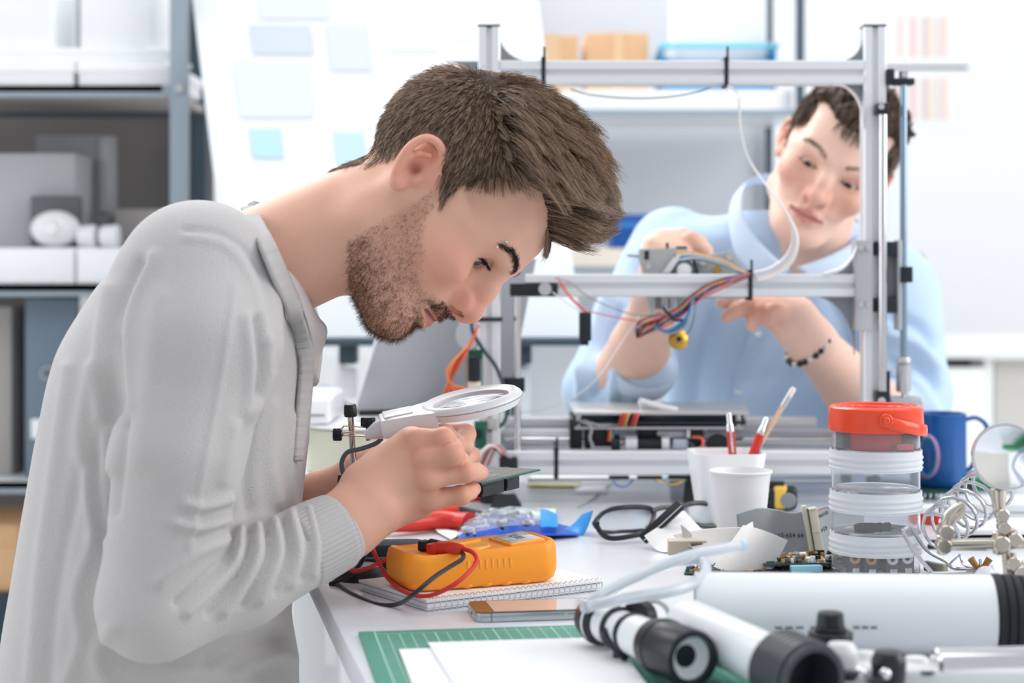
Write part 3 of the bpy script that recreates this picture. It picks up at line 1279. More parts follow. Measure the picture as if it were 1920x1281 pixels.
g.tube([P(1084, 788, PD + .01), P(1108, 800, PD + .005), P(1106, 822, PD + .005), P(1112, 836, PD + .01)], .002, 6, 6)
g.tube([P(1094, 788, PD + .01), P(1120, 797, PD + .005), P(1150, 796, PD + .01), P(1168, 794, PD + .01)], .002, 6, 6)
obj('cable', g, GREYW, pr)
rod('bed_motor', P(1186, 833, PD + .03), P(1246, 833, PD + .03), .011, BLACK, pr, 20)
for a, b, m in ((1146, 1162, BLACK), (1172, 1194, ALU), (1240, 1254, ALU)):
    rod('motor_ring', P(a, 833, PD + .028), P(b, 833, PD + .028), .0125, m, pr, 20)
g = G()
g.lathe([(0, 0), (.016, 0), (.016, .002), (.011, .003), (.011, .008), (.016, .009), (.016, .011), (0, .011)], frame(P(1346, 836, PD + .03), P(1346, 836, PD + .01)), 22)
obj('belt_pulley', g, BLACK, pr)
g = G()
g.tube([P(1356, 826, PD + .02), P(1600, 826, PD + .02)], .001, 6, 1, smooth=False, flat=(.003, .0009, (0, 1, 0)))
g.tube([P(1356, 846, PD + .02), P(1600, 846, PD + .02)], .001, 6, 1, smooth=False, flat=(.003, .0009, (0, 1, 0)))
obj('drive_belt', g, BLACK, pr)
for px, m in ((1160, REDW), (1166, ORANGE_W), (1172, YELLOWW), (1178, BLACKW), (1184, REDW), (1190, PINKW)):
    wire('bed_wire', [(px, 800, PD + .004), (px + 3, 788, PD - .002), (px + 8, 776, PD - .001), (px + 14, 778, PD + .006)], .0012, m, pr)
for k, m in enumerate((REDW, ORANGE_W, YELLOWW, GREENW, BLUEW)):
    wire('ribbon_wire', [(1140 + k * 2.5, 800, PD + .02), (1141 + k * 2.5, 812, PD + .016), (1140 + k * 2, 828, PD + .02)], .0009, m, pr)
wire('red_loop', [(1300, 842, PD + .015), (1316, 838, PD + .008), (1316, 822, PD + .008), (1298, 820, PD + .015)], .0018, mat('coral_wire', (232, 104, 88), .4), pr)
wire('black_loop', [(1290, 822, PD + .015), (1296, 834, PD + .008), (1306, 840, PD + .012)], .002, BLACKW, pr)
blk('white_plug', 1288, 1294, 806, 824, PD + .02, .008, WHITE, pr, .001)
blk('clear_block', 1262, 1290, 824, 842, PD + .02, .02, mat('pale_block', (196, 208, 226), .3), pr, .002)
blk('bearing_strip', 1232, 1290, 808, 822, PD + .03, .01, ALUD, pr, .001)
blk('belt_clamp', 1330, 1600, 806, 812, PD + .13, .02, ALUD, pr)
# electronics by the left upright
e_ = blk('driver_board', 878, 905, 656, 728, PD - .012, .003, PCBG, pr, .0004)
blk('heat_sink', 880, 898, 669, 714, PD - .026, .014, BLACK, e_, .001)
for k in range(8):
    blk('pin', 900, 903.5, 674 + k * 5, 677 + k * 5, PD - .0150, .003, SILVER, e_, .0002)
blk('terminal', 878, 902, 716, 730, PD - .022, .010, mat('ivory_plug', (228, 216, 200), .5), e_, .001)
for k in range(12):
    blk('header_pin', 872, 878, 670 + k * 4, 672 + k * 4, PD - .014, .003, BRASS, e_, .0002)
OR = [ORANGE_W, mat('rust_wire', (190, 78, 44), .45), mat('amber_wire', (224, 128, 76), .45)]
for k in range(9):
    u = k / 8
    wire('orange_lead', [(896 + 2 * u, 610, PD - .006), (886 - 6 * u, 640 + 4 * u, PD - .02), (858 - 16 * u + 8 * math.sin(k * 2), 680 + 12 * u, PD - .03 - .01 * math.sin(k)), (838 + 10 * u, 724 - 3 * u, PD - .03), (832 + 44 * u, 742 - 14 * u * u, PD - .02)], .0016, OR[k % 3], pr)
wire('black_lead', [(884, 604, PD - .006), (887, 624, PD - .012), (906, 656, PD - .016), (930, 688, PD - .012), (944, 726, PD - .004), (950, 762, PD), (946, 790, PD), (928, 806, PD + .005), (905, 806, PD + .01)], .0026, mat('slate_wire', (62, 74, 84), .4), pr)
b2 = blk('control_board', 889, 912, 790, 842, PD - .006, .004, PCBG, pr, .0005)
blk('chip', 892, 904, 806, 822, PD - .010, .004, BLACK, b2, .0005)
blk('socket', 913, 932, 786, 806, PD - .004, .012, mat('grey_socket', (170, 170, 166), .5), b2, .001)
blk('black_connector', 936, 971, 858, 882, PD - .03, .02, BLACK, pr, .003)
for k in range(7):
    m = [WHITEW, GREYW, ORANGE_W, BLACKW, WHITEW, PINKW, GREYW][k]
    wire('harness_wire', [(896 + 3 * k, 872, PD - .02), (904 + 5 * k, 848 - 2 * k, PD - .03), (922 + 5 * k, 836 + 3 * k, PD - .03), (940 + 4 * k, 856 + k, PD - .02)], .0022, m, pr)
# extruder on the gantry
XD = PD + .0285


def plate(name, pts, d, th, m, parent):
    poly = [(P(a, b, d).x, P(a, b, d).z) for a, b in pts]
    M = Matrix(((1, 0, 0, 0), (0, 0, -1, d + th), (0, 1, 0, 0), (0, 0, 0, 1)))
    if sum(poly[i][0] * poly[(i + 1) % len(poly)][1] - poly[(i + 1) % len(poly)][0] * poly[i][1] for i in range(len(poly))) < 0:
        poly = poly[::-1]
    g = G()
    g.prism(poly, th, M, bev=min(.0008, th * .3))
    return obj(name, g, m, parent)


EXM = mat('extruder_grey', (170, 170, 172), .4, .35)
ex = plate('extruder_plate', [(1198, 467), (1290, 464), (1296, 580), (1216, 580), (1206, 514), (1198, 488)], XD, .005, EXM, pr)
plate('extruder_plate', [(1308, 482), (1372, 470), (1398, 516), (1398, 560), (1300, 560)], XD + .006, .005, EXM, pr)
blk('plate_window', 1208, 1217, 470, 487, XD - .0006, .002, BLACK, ex, .0002)
g = G()
g.cyl(P(1216, 499, XD - .0005), P(1216, 499, XD - .004), .0042, seg=12)
obj('bolt', g, SILVER, ex)
g = G()
c0_ = P(1282, 507, XD - .001)
g.lathe([(.0, 0), (.0098, 0), (.0098, .004), (.0085, .006), (0, .0075)], frame(c0_ + Vector((0, -.004, 0)), c0_ + Vector((0, -.02, 0))), 26)
pl_ = obj('idler_pulley', g, ALU, pr)
g = G()
g.lathe([(.0098, 0), (.0145, 0), (.0145, .006), (.0098, .006)], frame(c0_, c0_ + Vector((0, -.02, 0))), 26, close=True)
obj('dark_ring', g, mat('ring_grey', (86, 92, 98), .4, .3), pl_)
plate('lever', [(1298, 486), (1304, 486), (1312, 516), (1304, 520)], XD - .006, .005, BLACK, pr)
plate('spring_arm', [(1242, 512), (1262, 484), (1276, 478), (1274, 486), (1256, 512)], XD - .008, .006, mat('pale_arm', (206, 208, 210), .4), pr)
for px, py, m in ((1345, 506, BRASS), (1318, 491, SILVER), (1368, 482, SILVER)):
    g = G()
    g.cyl(P(px, py, XD + .005), P(px, py, XD + .001), .005, seg=14)
    obj('bolt', g, m, pr)
blk('latch', 1249, 1254, 455, 466, XD, .006, BLACK, pr, .0005)
blk('latch', 1268, 1288, 462, 467, XD, .006, BLACK, pr, .0005)
rod('feed_pin', P(1176, 479, XD + .004), P(1200, 481, XD + .004), .0016, GUSSET, pr)
for px in (1222, 1246, 1262):
    g = G()
    g.cyl(P(px, 556, XD - .004), P(px, 580, XD - .004), .006, .005, 12, .001)
    g.cyl(P(px, 580, XD - .004), P(px, 592, XD - .004), .003, seg=10)
    obj('hot_end', g, ALUD, pr)
g = G()
c0_ = P(1270, 637, PD - .004)
g.lathe([(.003, 0), (.012, 0), (.0135, .002), (.0135, .006), (.010, .008), (.003, .008)], frame(c0_, c0_ + Vector((.3, -1, .1))), 20, close=True)
g.cyl(P(1254, 632, PD - .002), P(1266, 635, PD - .004), .0026, .004, 10)
g.ball(P(1274, 649, PD - .006), .005, 10)
nz = obj('brass_gear', g, BRASS, pr)
g = G()
g.cyl(c0_ + Vector((0, .001, 0)), c0_ + Vector((.0015, -.009, .001)), .0036, seg=12)
obj('hub', g, BLACK, nz)
wire('thin_lead', [(1270, 630, PD - .004), (1290, 624, PD - .01), (1300, 600, PD - .02), (1304, 570, PD - .02)], .0008, GREENW, pr)
# wire loom across the gantry
LOOM = [BLACKW, PINKW, BLUEW, PINKW, YELLOWW, GREENW, BLACKW, GREYW, ORANGE_W, BLUEW, BLACKW, REDW]
for k, m in enumerate(LOOM):
    o1 = (k % 4 - 1.5) * 4.6
    o2 = (k // 4 - 1) * 4.2
    s_ = math.sin(k * 1.7)
    wire('loom_wire', [(1412, 514 + o2 * .5, PD - .006), (1376 + o1, 524 + o2, PD - .012), (1336 + o1, 540 + o1 + 4 * s_, PD - .016), (1302 + o1, 560 + o2, PD - .018), (1276 + o2, 584 + o1, PD - .018), (1248 + o1, 600 + o1, PD - .02),
                        (1222 - o2, 618 + o1 * .6, PD - .022), (1192 + abs(o1), 630 + o2 * .6, PD - .022), (1206 + 2 * o2, 612 - abs(o1), PD - .026), (1246 + o1, 592 + o2, PD - .022)], .0010 if m is not BLACKW else .0014, m, pr)
for k, m in enumerate((YELLOWW, WHITEW, BLUEW, WHITEW, GREENW)):
    wire('loom_wire', [(1404, 513 + k, PD - .004), (1384, 505 + k, PD + .004), (1360 + 2 * k, 490 + 3 * k, PD + .012), (1330, 482 + 2 * k, PD + .016), (1300, 474 + 3 * k, PD + .02), (1268, 474 + 5 * k, PD + .024)], .0016, m, pr)
for k, m in enumerate((BLUEW, GREENW, BLUEW, GREYW)):
    wire('loom_wire', [(1226, 611 + k, PD - .022), (1250 + 2 * k, 620 + 2 * k, PD - .024), (1276 + 3 * k, 606 + 2 * k, PD - .024), (1292, 584 + 2 * k, PD - .022), (1298 + k, 562, PD - .02)], .0013, m, pr)
wire('loom_wire', [(1256, 588, PD - .022), (1264, 600, PD - .026), (1280, 600, PD - .024)], .0018, BLACKW, pr)
g = G()
c = P(1252, 588, PD - .019)
g.tube([c + Vector((-.007, 0, .009)), c + Vector((0, -.008, 0)), c + Vector((.008, 0, -.008)), c + Vector((0, .008, 0))], .0016, 6, 4, closed=True)
obj('cable_tie', g, BLACK, pr)
# hanging limit switch with leads
ls = blk('limit_switch', 1086, 1109, 586, 640, PD - .02, .010, BLACK, pr, .002)
blk('switch_tip', 1088, 1104, 638, 648, PD - .018, .006, BLACK, ls, .001)
for k, (m, pts) in enumerate(((PINKW, [(1046, 520), (1060, 548), (1084, 574), (1098, 586)]), (GREYW, [(1040, 522), (1070, 530), (1096, 552), (1140, 574), (1190, 590), (1246, 592)]),
                              (PINKW, [(1104, 584), (1150, 594), (1200, 604), (1230, 612)]), (ORANGE_W, [(1048, 524), (1070, 556), (1094, 580), (1102, 586)]), (WHITEW, [(1036, 548), (1060, 566), (1086, 582), (1096, 586)]))):
    wire('switch_lead', [(a, b, PD - .012) for a, b in pts], .0009, m, pr)
# filament and flat white cables
wire('filament', [(968, 775, PD + .05), (1040, 762, PD + .02), (1110, 720, PD - .02), (1160, 650, PD - .02), (1200, 590, PD)], .0007, WHITEW, pr)
wire('sagging_lead', [(1070, 168, PD), (1110, 178, PD - .01), (1180, 184, PD - .01), (1250, 182, PD - .01), (1310, 172, PD - .01), (1356, 158, PD - .002)], .0012, GREYW, pr)
fc = [P(1364, 160, PD - .003), P(1384, 176, PD - .008), P(1386, 230, PD - .01), P(1400, 290, PD - .012), P(1436, 345, PD - .014), P(1470, 390, PD - .02), P(1488, 436, PD - .02), P(1478, 476, PD - .012), P(1448, 502, PD - .006), P(1412, 512, PD - .004)]
for k, m in enumerate((WHITEW, mat('blue_white_wire', (186, 198, 216), .5), mat('pink_white_wire', (226, 206, 200), .5), WHITEW)):
    g = G()
    off = Vector((0, -.002 * k, -.0015 * k))
    g.tube([p + off + Vector((k * .0018 * (i / 9), 0, -.0016 * k * (i / 9))) for i, p in enumerate(fc)], [.0009, .0009, .0009, .001, .001, .0016, .0024, .0024, .0024, .002], 6, 6)
    obj('flat_cable', g, m, pr)
for pts in ([(1562, 158), (1586, 164), (1606, 184), (1616, 212), (1617, 240)], [(1606, 462), (1596, 484), (1576, 502), (1544, 513)]):
    g = G()
    g.tube([P(a, b, PD - .004) for a, b in pts], .003, 8, 6, flat=(.006, .0012, (0, 1, 0)))
    obj('cable_sleeve', g, WHITEW, pr)
# ---------------------------------------------------------------- things on the workbench
E0 = .0006


def basis(o, x, z):
    z = Vector(z).normalized()
    x = Vector(x)
    x = (x - z * x.dot(z)).normalized()
    M = Matrix((x, z.cross(x), z)).transposed().to_4x4()
    M.translation = Vector(o)
    return M


def dirz(p, q):
    v = Vector(q) - Vector(p)
    return math.atan2(v.y, v.x)


def rrect(w, h, r, n=6):
    out = []
    for cx, cy, a0 in ((w / 2 - r, h / 2 - r, 0), (-w / 2 + r, h / 2 - r, PI / 2), (-w / 2 + r, -h / 2 + r, PI), (w / 2 - r, -h / 2 + r, 1.5 * PI)):
        for k in range(n + 1):
            a = a0 + PI / 2 * k / n
            out.append((cx + r * math.cos(a), cy + r * math.sin(a)))
    return out


# cutting mat with printed grid
ma, mb = T(672, 1192), T(1090, 1179)
mu = (mb - ma).normalized()
mv = Vector((-mu.y, mu.x, 0))
Mm = Matrix((mu, mv, Vector((0, 0, 1)))).transposed().to_4x4()
Mm.translation = ma + Vector((0, 0, E0))
t = thing('cutting_mat', 'green gridded cutting mat at the front of the workbench', 'cutting mat', ma)
g = G()
g.prism([(0, -.30), (.30, -.30), (.30, 0), (0, 0)], .0028, Mm, bev=.0004)
obj('mat_sheet', g, mat('mat_green', (66, 146, 126), .55), t)
g = G()
z0 = .0029
for k in range(0, 28):
    x = .013 + k * .01
    wd = .0006 if k % 5 else .001
    top = -.004 if k == 0 else (-.0045 if k >= 10 else (-.0125 - .003 * (k % 5 > 0)))
    g.box((wd, (.29 + top), .0001), Mm @ Matrix.Translation((x, (-.29 + top) / 2, z0)))
for k in range(0, 28):
    g.box((.27, .0006 if k % 5 else .001, .0001), Mm @ Matrix.Translation((.148, -.0135 - k * .01, z0 + .00005)))
obj('grid_print', g, mat('mat_line', (176, 218, 204), .6), t)['kind'] = 'stuff'
MZ = TZ + E0 + .003
for i, (cs, lb) in enumerate((([(748, 1219), (1090, 1207), (1175, 1310), (790, 1330)], 'lower white paper sheet on the green mat, its corner poking out'), ([(802, 1206), (1150, 1196), (1230, 1310), (880, 1330)], 'topmost white paper sheet on the green mat'))):
    pts = [T(a, b, MZ - TZ + .0006 + i * .0014) for a, b in cs]
    g = G()
    quad_slab(g, pts, .0007, (0, 0, 1))
    tag(obj('paper_sheet', g, PAPER), lb, 'paper')

# spiral notebook under the multimeter
na, nb_, nl = T(800, 1147), T(1122, 1108), T(662, 1110)
nu_ = (nb_ - na).normalized()
nv_ = Vector((-nu_.y, nu_.x, 0))
Mn = Matrix((nu_, nv_, Vector((0, 0, 1)))).transposed().to_4x4()
Mn.translation = na + Vector((0, 0, E0))
NBZ = .0095
t = thing('spiral_notebook', 'white spiral notebook lying under the orange multimeter', 'notebook', na)
for nm, z, h, m, e in (('back_cover', 0, .0014, mat('pale_board', (220, 222, 226), .7), 0), ('pages', .0016, .0045, PAPER, .002), ('divider', .0062, .0006, mat('navy_card', (54, 84, 128), .6), .001), ('front_cover', .0069, .0026, mat('white_cover', (240, 240, 240), .5), 0)):
    g = G()
    g.prism([(e, e), (.196 - e, e), (.196 - e, .128 - e), (e, .128 - e)], h, Mn @ Matrix.Translation((0, 0, z)), bev=.0003)
    obj(nm, g, m, t)
ringm = mat('spiral_wire', (214, 214, 218), .25, .7)
for k in range(31):
    g = G()
    x = .005 + k * .0062
    pts = [Mn @ Vector((x + .0012 * math.sin(a), .003 + .0062 * math.cos(a) - .002, .0048 + .0066 * math.sin(a))) for a in [2 * PI * i / 12 for i in range(12)]]
    g.tube(pts, .0006, 5, 2, closed=True)
    obj('ring', g, ringm, t)

# orange multimeter
MMZ = TZ + E0 + NBZ + .0008
p0, p1 = T(790, 1113, MMZ - TZ), T(1010, 1095, MMZ - TZ)
uu = (p1 - p0).normalized()
vv = Vector((-uu.y, uu.x, 0))
Mk = Matrix((uu, vv, Vector((0, 0, 1)))).transposed().to_4x4()
LM, WM, HM = .158, .076, .036
Mk.translation = p0 + uu * (LM / 2 - .012) + vv * (WM / 2) + Vector((0, 0, 0))
ORG = mat('orange_rubber', (248, 156, 44), .42, spec=.4)
ORL = mat('orange_plastic', (250, 168, 62), .35)
t = thing('multimeter', 'orange digital multimeter resting on the spiral notebook', 'multimeter', Mk.translation)


def mmesh(levels, n=10):
    """Stack of rounded rectangles (w, h, r, z, x shift)."""
    vs, fs = [], []
    K = 4 * (n + 1)
    for (w_, h_, r_, z_, sx_) in levels:
        vs += [Vector((a + sx_, b, z_)) for a, b in rrect(w_, h_, r_, n)]
    for i in range(len(levels) - 1):
        for k in range(K):
            k2 = (k + 1) % K
            fs.append((i * K + k, i * K + k2, (i + 1) * K + k2, (i + 1) * K + k))
    fs.append(tuple(range(K - 1, -1, -1)))
    fs.append(tuple((len(levels) - 1) * K + k for k in range(K)))
    return vs, fs


g = G()
vs, fs = mmesh([(LM - .016, WM - .014, .014, .0006, 0), (LM - .006, WM - .006, .017, .004, 0), (LM - .001, WM - .001, .02, .011, 0), (LM, WM, .021, .018, 0), (LM - .001, WM - .001, .021, .026, 0),
                (LM - .004, WM - .004, .02, .0315, 0), (LM - .009, WM - .008, .018, .0335, 0), (LM - .014, WM - .012, .016, .0325, 0), (LM - .017, WM - .014, .015, .0300, 0)])
for v in vs:      # rim rises towards the display end, dips along the grip
    if v.z > .025:
        v.z += .006 * smooth01(np.array([(v.x - .035) / .035]))[0] + .002 * smooth01(np.array([(-v.x - .06) / .012]))[0]
        if abs(v.y) > WM / 2 - .008 and -.05 < v.x < .055:
            v.z -= .0065 * (1 if v.y < 0 else .3)
    elif v.z < .003:
        pass
g.add(vs, fs, Mk)
hol = obj('holster', g, ORG, t)
g = G()
for k in range(8):
    for s_ in (-1,):
        g.box((.0022, .0012, .009), Mk @ Matrix.Translation((-.02 + k * .0062, s_ * (WM / 2 - .0002), .022)), .0004)
obj('grip_ribs', g, ORL, hol)
for k in range(5):
    g = G()
    g.ball(Mk @ Vector((-.04 + k * .02, -WM / 2 + .006, .0026)), .0055, 12, (1.2, .5, .45))
    obj('grip_lobe', g, ORG, hol)
fz = .0312
g = G()
vs, fs = mmesh([(LM - .02, WM - .017, .013, .027, 0), (LM - .02, WM - .017, .013, fz, 0)], 6)
g.add(vs, fs, Mk)
obj('face', g, ORL, t)
g = G()
g.lathe([(0, 0), (.024, 0), (.0245, .0015), (.0225, .0048), (0, .0052)], Mk @ Matrix.Translation((-.006, 0, fz)), 36)
g.box((.040, .006, .004), Mk @ Matrix.Translation((-.006, 0, fz + .006)) @ Matrix.Rotation(.5, 4, 'Z'), .0015)
obj('dial', g, ORL, t)
g = G()
M = Mk @ Matrix.Translation((.047, 0, fz + .0044)) @ Matrix.Rotation(R(-6), 4, 'Y')
g.box((.037, .052, .007), M, .002)
bz_ = obj('display_bezel', g, ORL, t)
g = G()
g.box((.030, .042, .0008), M @ Matrix.Translation((0, 0, .0036)), .0002)
obj('display', g, mat('lcd', (196, 200, 202), .12), bz_)
glyphs('0.00', .014, M @ Matrix.Translation((0, 0, .0042)) @ Matrix.Rotation(-PI / 2, 4, 'Z'), mat('lcd_digit', (120, 126, 130), .4), bz_, 'digits')
for x, y, m, r_ in ((.0215, -.018, RED, .0028), (.0215, .012, BLACK, .0045), (.0215, -.006, RED, .002), (.0215, .024, BLACK, .0028)):
    g = G()
    g.cyl(Mk @ Vector((x, y, fz - .001)), Mk @ Vector((x, y, fz + .0022)), r_, seg=14, bev=.0005)
    obj('button', g, m, t)
g = G()
g.box((.014, .022, .0008), Mk @ Matrix.Translation((-.066, -.018, fz + .0004)))
obj('jack_label', g, mat('maroon_print', (120, 48, 40), .5), t)
g = G()
for k in range(14):
    a = 2 * PI * k / 14
    g.box((.0035, .0012, .0002), Mk @ Matrix.Translation((-.006 + .0285 * math.cos(a) * .9, .0285 * math.sin(a), fz + .0002)) @ Matrix.Rotation(a, 4, 'Z'))
obj('dial_print', g, BLACK, t)['kind'] = 'stuff'
# test leads
for nm, lb, m, q0, q1, path in (
    ('test_lead', 'red test lead plugged into the orange multimeter', mat('red_lead', (214, 50, 48), .4), (822, 1027, 1.685), (868, 1029, 1.672),
     [(868, 1029, 1.672), (886, 1036, 1.660), (894, 1050, 1.640), (884, 1068, 1.626), (852, 1096, 1.612), (806, 1117, 1.622), (764, 1112, 1.655), (727, 1084, 1.705), (706, 1046, 1.715), (692, 1020, 1.72), (668, 1038, 1.73), (655, 1058, 1.735), (662, 1070, 1.735), (688, 1066, 1.74), (712, 1055, 1.748), (738, 1043, 1.752)]),
    ('test_lead', 'black test lead looping over the side of the orange multimeter', BLACKW, (806, 1022, 1.700), (846, 1030, 1.690),
     [(846, 1030, 1.690), (866, 1037, 1.672), (867, 1048, 1.650), (842, 1064, 1.632), (812, 1084, 1.613), (776, 1114, 1.606), (746, 1133, 1.640), (706, 1133, 1.664), (664, 1116, 1.708), (634, 1097, 1.755), (620, 1096, 1.762), (628, 1092, 1.76), (654, 1080, 1.758), (678, 1054, 1.745), (688, 1030, 1.735), (690, 1014, 1.735)])):
    tl = thing(nm, lb, 'cable', P(*path[0]))
    a, b = P(*q0), P(*q1)
    g = G()
    g.box((.012, .010, .012), frame(a + Vector((-.004, .002, -.001)), b), .002)
    g.tube([a, a.lerp(b, .55), b], [.0062, .0060, .0034], 12, 4)
    pg = obj('plug', g, RED if 'red' in lb else BLACK, tl)
    g = G()
    for k in range(5):
        c = a.lerp(b, .62 + k * .08)
        g.lathe([(.0028, 0), (.0052 - k * .0004, 0), (.0052 - k * .0004, .0012), (.0028, .0012)], frame(c, b), 12, close=True)
    obj('strain_relief', g, RED if 'red' in lb else BLACK, pg)
    g = G()
    g.tube([P(*q) for q in path], .0021, 8, 7)
    obj('wire', g, m, tl)

# black soft case behind the leads
c = T(690, 1072)
t = thing('soft_case', 'small black woven case behind the multimeter leads', 'case', c)
g = G()
M = loc_rot(c + Vector((.008, .03, .0125)), R(8))
vs, fs = mmesh([(.098, .050, .010, -.0115, 0), (.108, .058, .014, -.006, 0), (.109, .059, .014, 0, 0), (.104, .054, .014, .008, 0), (.092, .044, .012, .0125, 0)], 6)
g.add(vs, fs, M)
obj('case_body', g, mat('black_fabric', (34, 38, 46), .9, bump=.8, bscale=900), t)
g = G()
g.tube([M @ Vector((x, -.0297 + .003 * abs(x) * 8, .001)) for x in (-.045, -.02, .02, .045)], .0012, 6, 4)
obj('zip', g, mat('zip_grey', (92, 100, 112), .5), t)

# smartphone
pa, pb = T(905, 1169), T(1090, 1163)
pu = (pb - pa).normalized()
Mp = basis(pa + Vector((-.006, 0, 0)), pu, (0, 0, 1))
t = thing('smartphone', 'silver edged smartphone lying in front of the spiral notebook', 'phone', pa)
g = G()
Mc_ = Mp @ Matrix.Translation((.062, .0295, E0))
g.prism(rrect(.1238, .0586, .009, 8), .0074, Mc_, bev=.0007)
ph = obj('phone_body', g, mat('phone_silver', (196, 200, 206), .25, .8), t)
g = G()
g.prism(rrect(.1222, .0570, .0085, 8), .0007, Mc_ @ Matrix.Translation((0, 0, .0074)))
obj('glass_front', g, mat('phone_glass', (62, 62, 68), .04, spec=.8), t)
g = G()
g.prism([(-.045, -.0255), (.045, -.0255), (.045, .0255), (-.045, .0255)], .0001, Mc_ @ Matrix.Translation((0, 0, .0082)))
obj('screen', g, mat('phone_screen', (196, 186, 184), .05, spec=.8), t)
g = G()
g.box((.0008, .0008, .0074), Mc_ @ Matrix.Translation((-.048, -.0292, .0037)))
g.box((.0008, .0008, .0074), Mc_ @ Matrix.Translation((.048, -.0292, .0037)))
obj('antenna_band', g, DEVICE, t)
g = G()
g.cyl(Mc_ @ Vector((-.0615, -.004, .0037)), Mc_ @ Vector((-.0622, -.004, .0037)), .0018, seg=12)
obj('headphone_jack', g, BLACK, t)
for x in (.03, .018):
    g = G()
    g.cyl(Mc_ @ Vector((x, -.0290, .0037)), Mc_ @ Vector((x, -.0299, .0037)), .0024, seg=14)
    obj('button', g, SILVER, t)

# helping-hand magnifier standing behind the hands
t = thing('helping_hand_magnifier', 'white framed magnifier on a chrome clamp post above the hands', 'magnifier', P(673, 1092, 1.775))
pz = P(675, 1088, 1.80)
pt = P(657, 772, 1.775)
pdir = (pt - pz).normalized()
g = G()
g.lathe([(0, 0), (.026, 0), (.026, .008), (.021, .013), (.006, .014), (0, .014)], Matrix.Translation((pz.x, pz.y, TZ + E0)), 32)
obj('stand_foot', g, BLACK, t)
g = G()
g.cyl(Vector((pz.x, pz.y, TZ + .01)), pt, .0031, seg=20)
obj('post', g, CHROME, t)
g = G()
g.lathe([(0, 0), (.0062, 0), (.0066, .003), (.0060, .0105), (.0048, .0122), (0, .0124)], frame(pt - pdir * .0045, pt + pdir), 24)
obj('post_cap', g, BLACK, t)


def knob(c, ax, r, L, parent, n=12):
    g = G()
    vs, fs = [], []
    M = frame(c, Vector(c) + Vector(ax))
    K = n * 4
    for z, q in ((0, .9), (.12 * L, 1), (.88 * L, 1), (L, .9)):
        for k in range(K):
            a = 2 * PI * k / K
            rr_ = r * q * (1 - .10 * (math.cos(n * a) > .3))
            vs.append((rr_ * math.cos(a), rr_ * math.sin(a), z))
    for i in range(3):
        for k in range(K):
            k2 = (k + 1) % K
            fs.append((i * K + k, i * K + k2, (i + 1) * K + k2, (i + 1) * K + k))
    fs.append(tuple(range(K - 1, -1, -1)))
    fs.append(tuple(3 * K + k for k in range(K)))
    g.add(vs, fs, M)
    return obj('knob', g, BLACK, parent)


def clamp(yc, parent, x0=640, x1=731, dz=9, dd=1.772):
    cl = None
    g = G()
    for s_ in (-1, 1):
        a, b = P(x0 + 4, yc + s_ * dz - 1, dd), P(x1, yc + s_ * (dz - 1) + 3, dd)
        g.box(((b - a).length, .010, .0014), basis((a + b) / 2, b - a, (-(b - a).z, 0, (b - a).x)), .0005)
    g.tube([P(x0 + 5, yc - dz, dd), P(x0 - 1, yc, dd), P(x0 + 5, yc + dz, dd)], .001, 8, 4, flat=(.0008, .005, (1, 0, 0)))
    cl = obj('clamp_bracket', g, COPPERISH, parent)
    return cl


cl = clamp(808, t)
knob(P(641, 815, 1.772), (-1, 0, 0), .0062, .0085, cl)
g = G()
g.cyl(P(641, 815, 1.772), P(656, 813, 1.772), .0020, seg=10)
obj('screw', g, CHROME, cl)
knob(P(690, 801, 1.772), (0, 0, 1), .0072, .0095, cl)
g = G()
g.cyl(P(690, 826, 1.772), P(690, 801, 1.772), .0022, seg=12)
obj('screw', g, BLACK, cl)
g = G()
g.ball(P(714, 812, 1.770), .0052, 18)
g.cyl(P(714, 812, 1.770), P(738, 806, 1.768), .0035, seg=14)
obj('ball_joint', g, COPPERISH, t)
cl = clamp(900, t, 652, 700, 8, 1.774)
knob(P(650, 902, 1.772), (-1, 0, .05), .0062, .0085, cl)
g = G()
g.cyl(P(650, 902, 1.772), P(664, 901, 1.772), .002, seg=10)
obj('screw', g, CHROME, cl)
knob(P(694, 889, 1.765), (0, 0, 1), .006, .006, cl)
g = G()
g.tube([P(716, 822, 1.764), P(704, 832, 1.764), P(676, 842, 1.764), P(652, 848, 1.765), P(641, 866, 1.766), P(643, 886, 1.766), P(652, 905, 1.766)], .0023, 8, 6)
obj('cable', g, mat('slate_wire2', (92, 104, 114), .4), t)
# magnifier head
ex_ = Vector((math.cos(R(10.5)), .12, math.sin(R(10.5)))).normalized()
nz_ = Vector((-math.sin(R(10.5)), -.125, math.cos(R(10.5))))
MC = basis(P(884, 756.5, 1.755), ex_, nz_) @ Matrix.Scale(1.09, 4)
MAGW = mat('magnifier_white', (226, 228, 233), .35)
hd = None
g = G()
g.lathe([(.0345, -.003), (.0360, -.0068), (.0415, -.0062), (.0455, -.0005), (.0462, .0012), (.0455, .0035), (.0425, .0062), (.0405, .0068), (.0390, .0055), (.0345, .0035)], MC, 72, close=True)
hd = obj('lens_frame', g, MAGW, t)
g = G()
g.lathe([(.0459, .0001), (.0467, .0005), (.0467, .0009), (.0459, .0012)], MC, 72, close=True)
obj('seam', g, mat('seam_grey', (150, 152, 156), .5), hd)
g = G()
g.lathe([(0, -.0030), (.018, -.0022), (.0352, -.0004), (.0352, .0004), (.018, .0026), (0, .0036)], MC, 48)
obj('lens', g, GLASS, t)
g = G()
g.lathe([(0, -.0010), (.009, -.0004), (.009, .0004), (0, .0010)], MC @ Matrix.Translation((.0385, -.004, .0062)) @ Matrix.Scale(.08, 4), 12)
obj('led', g, DEVICE, hd)
g = G()
poly = [(-.083, -.0175), (-.070, -.0200), (-.052, -.0230), (-.034, -.031), (-.034, .031), (-.052, .0230), (-.070, .0200), (-.083, .0175)]
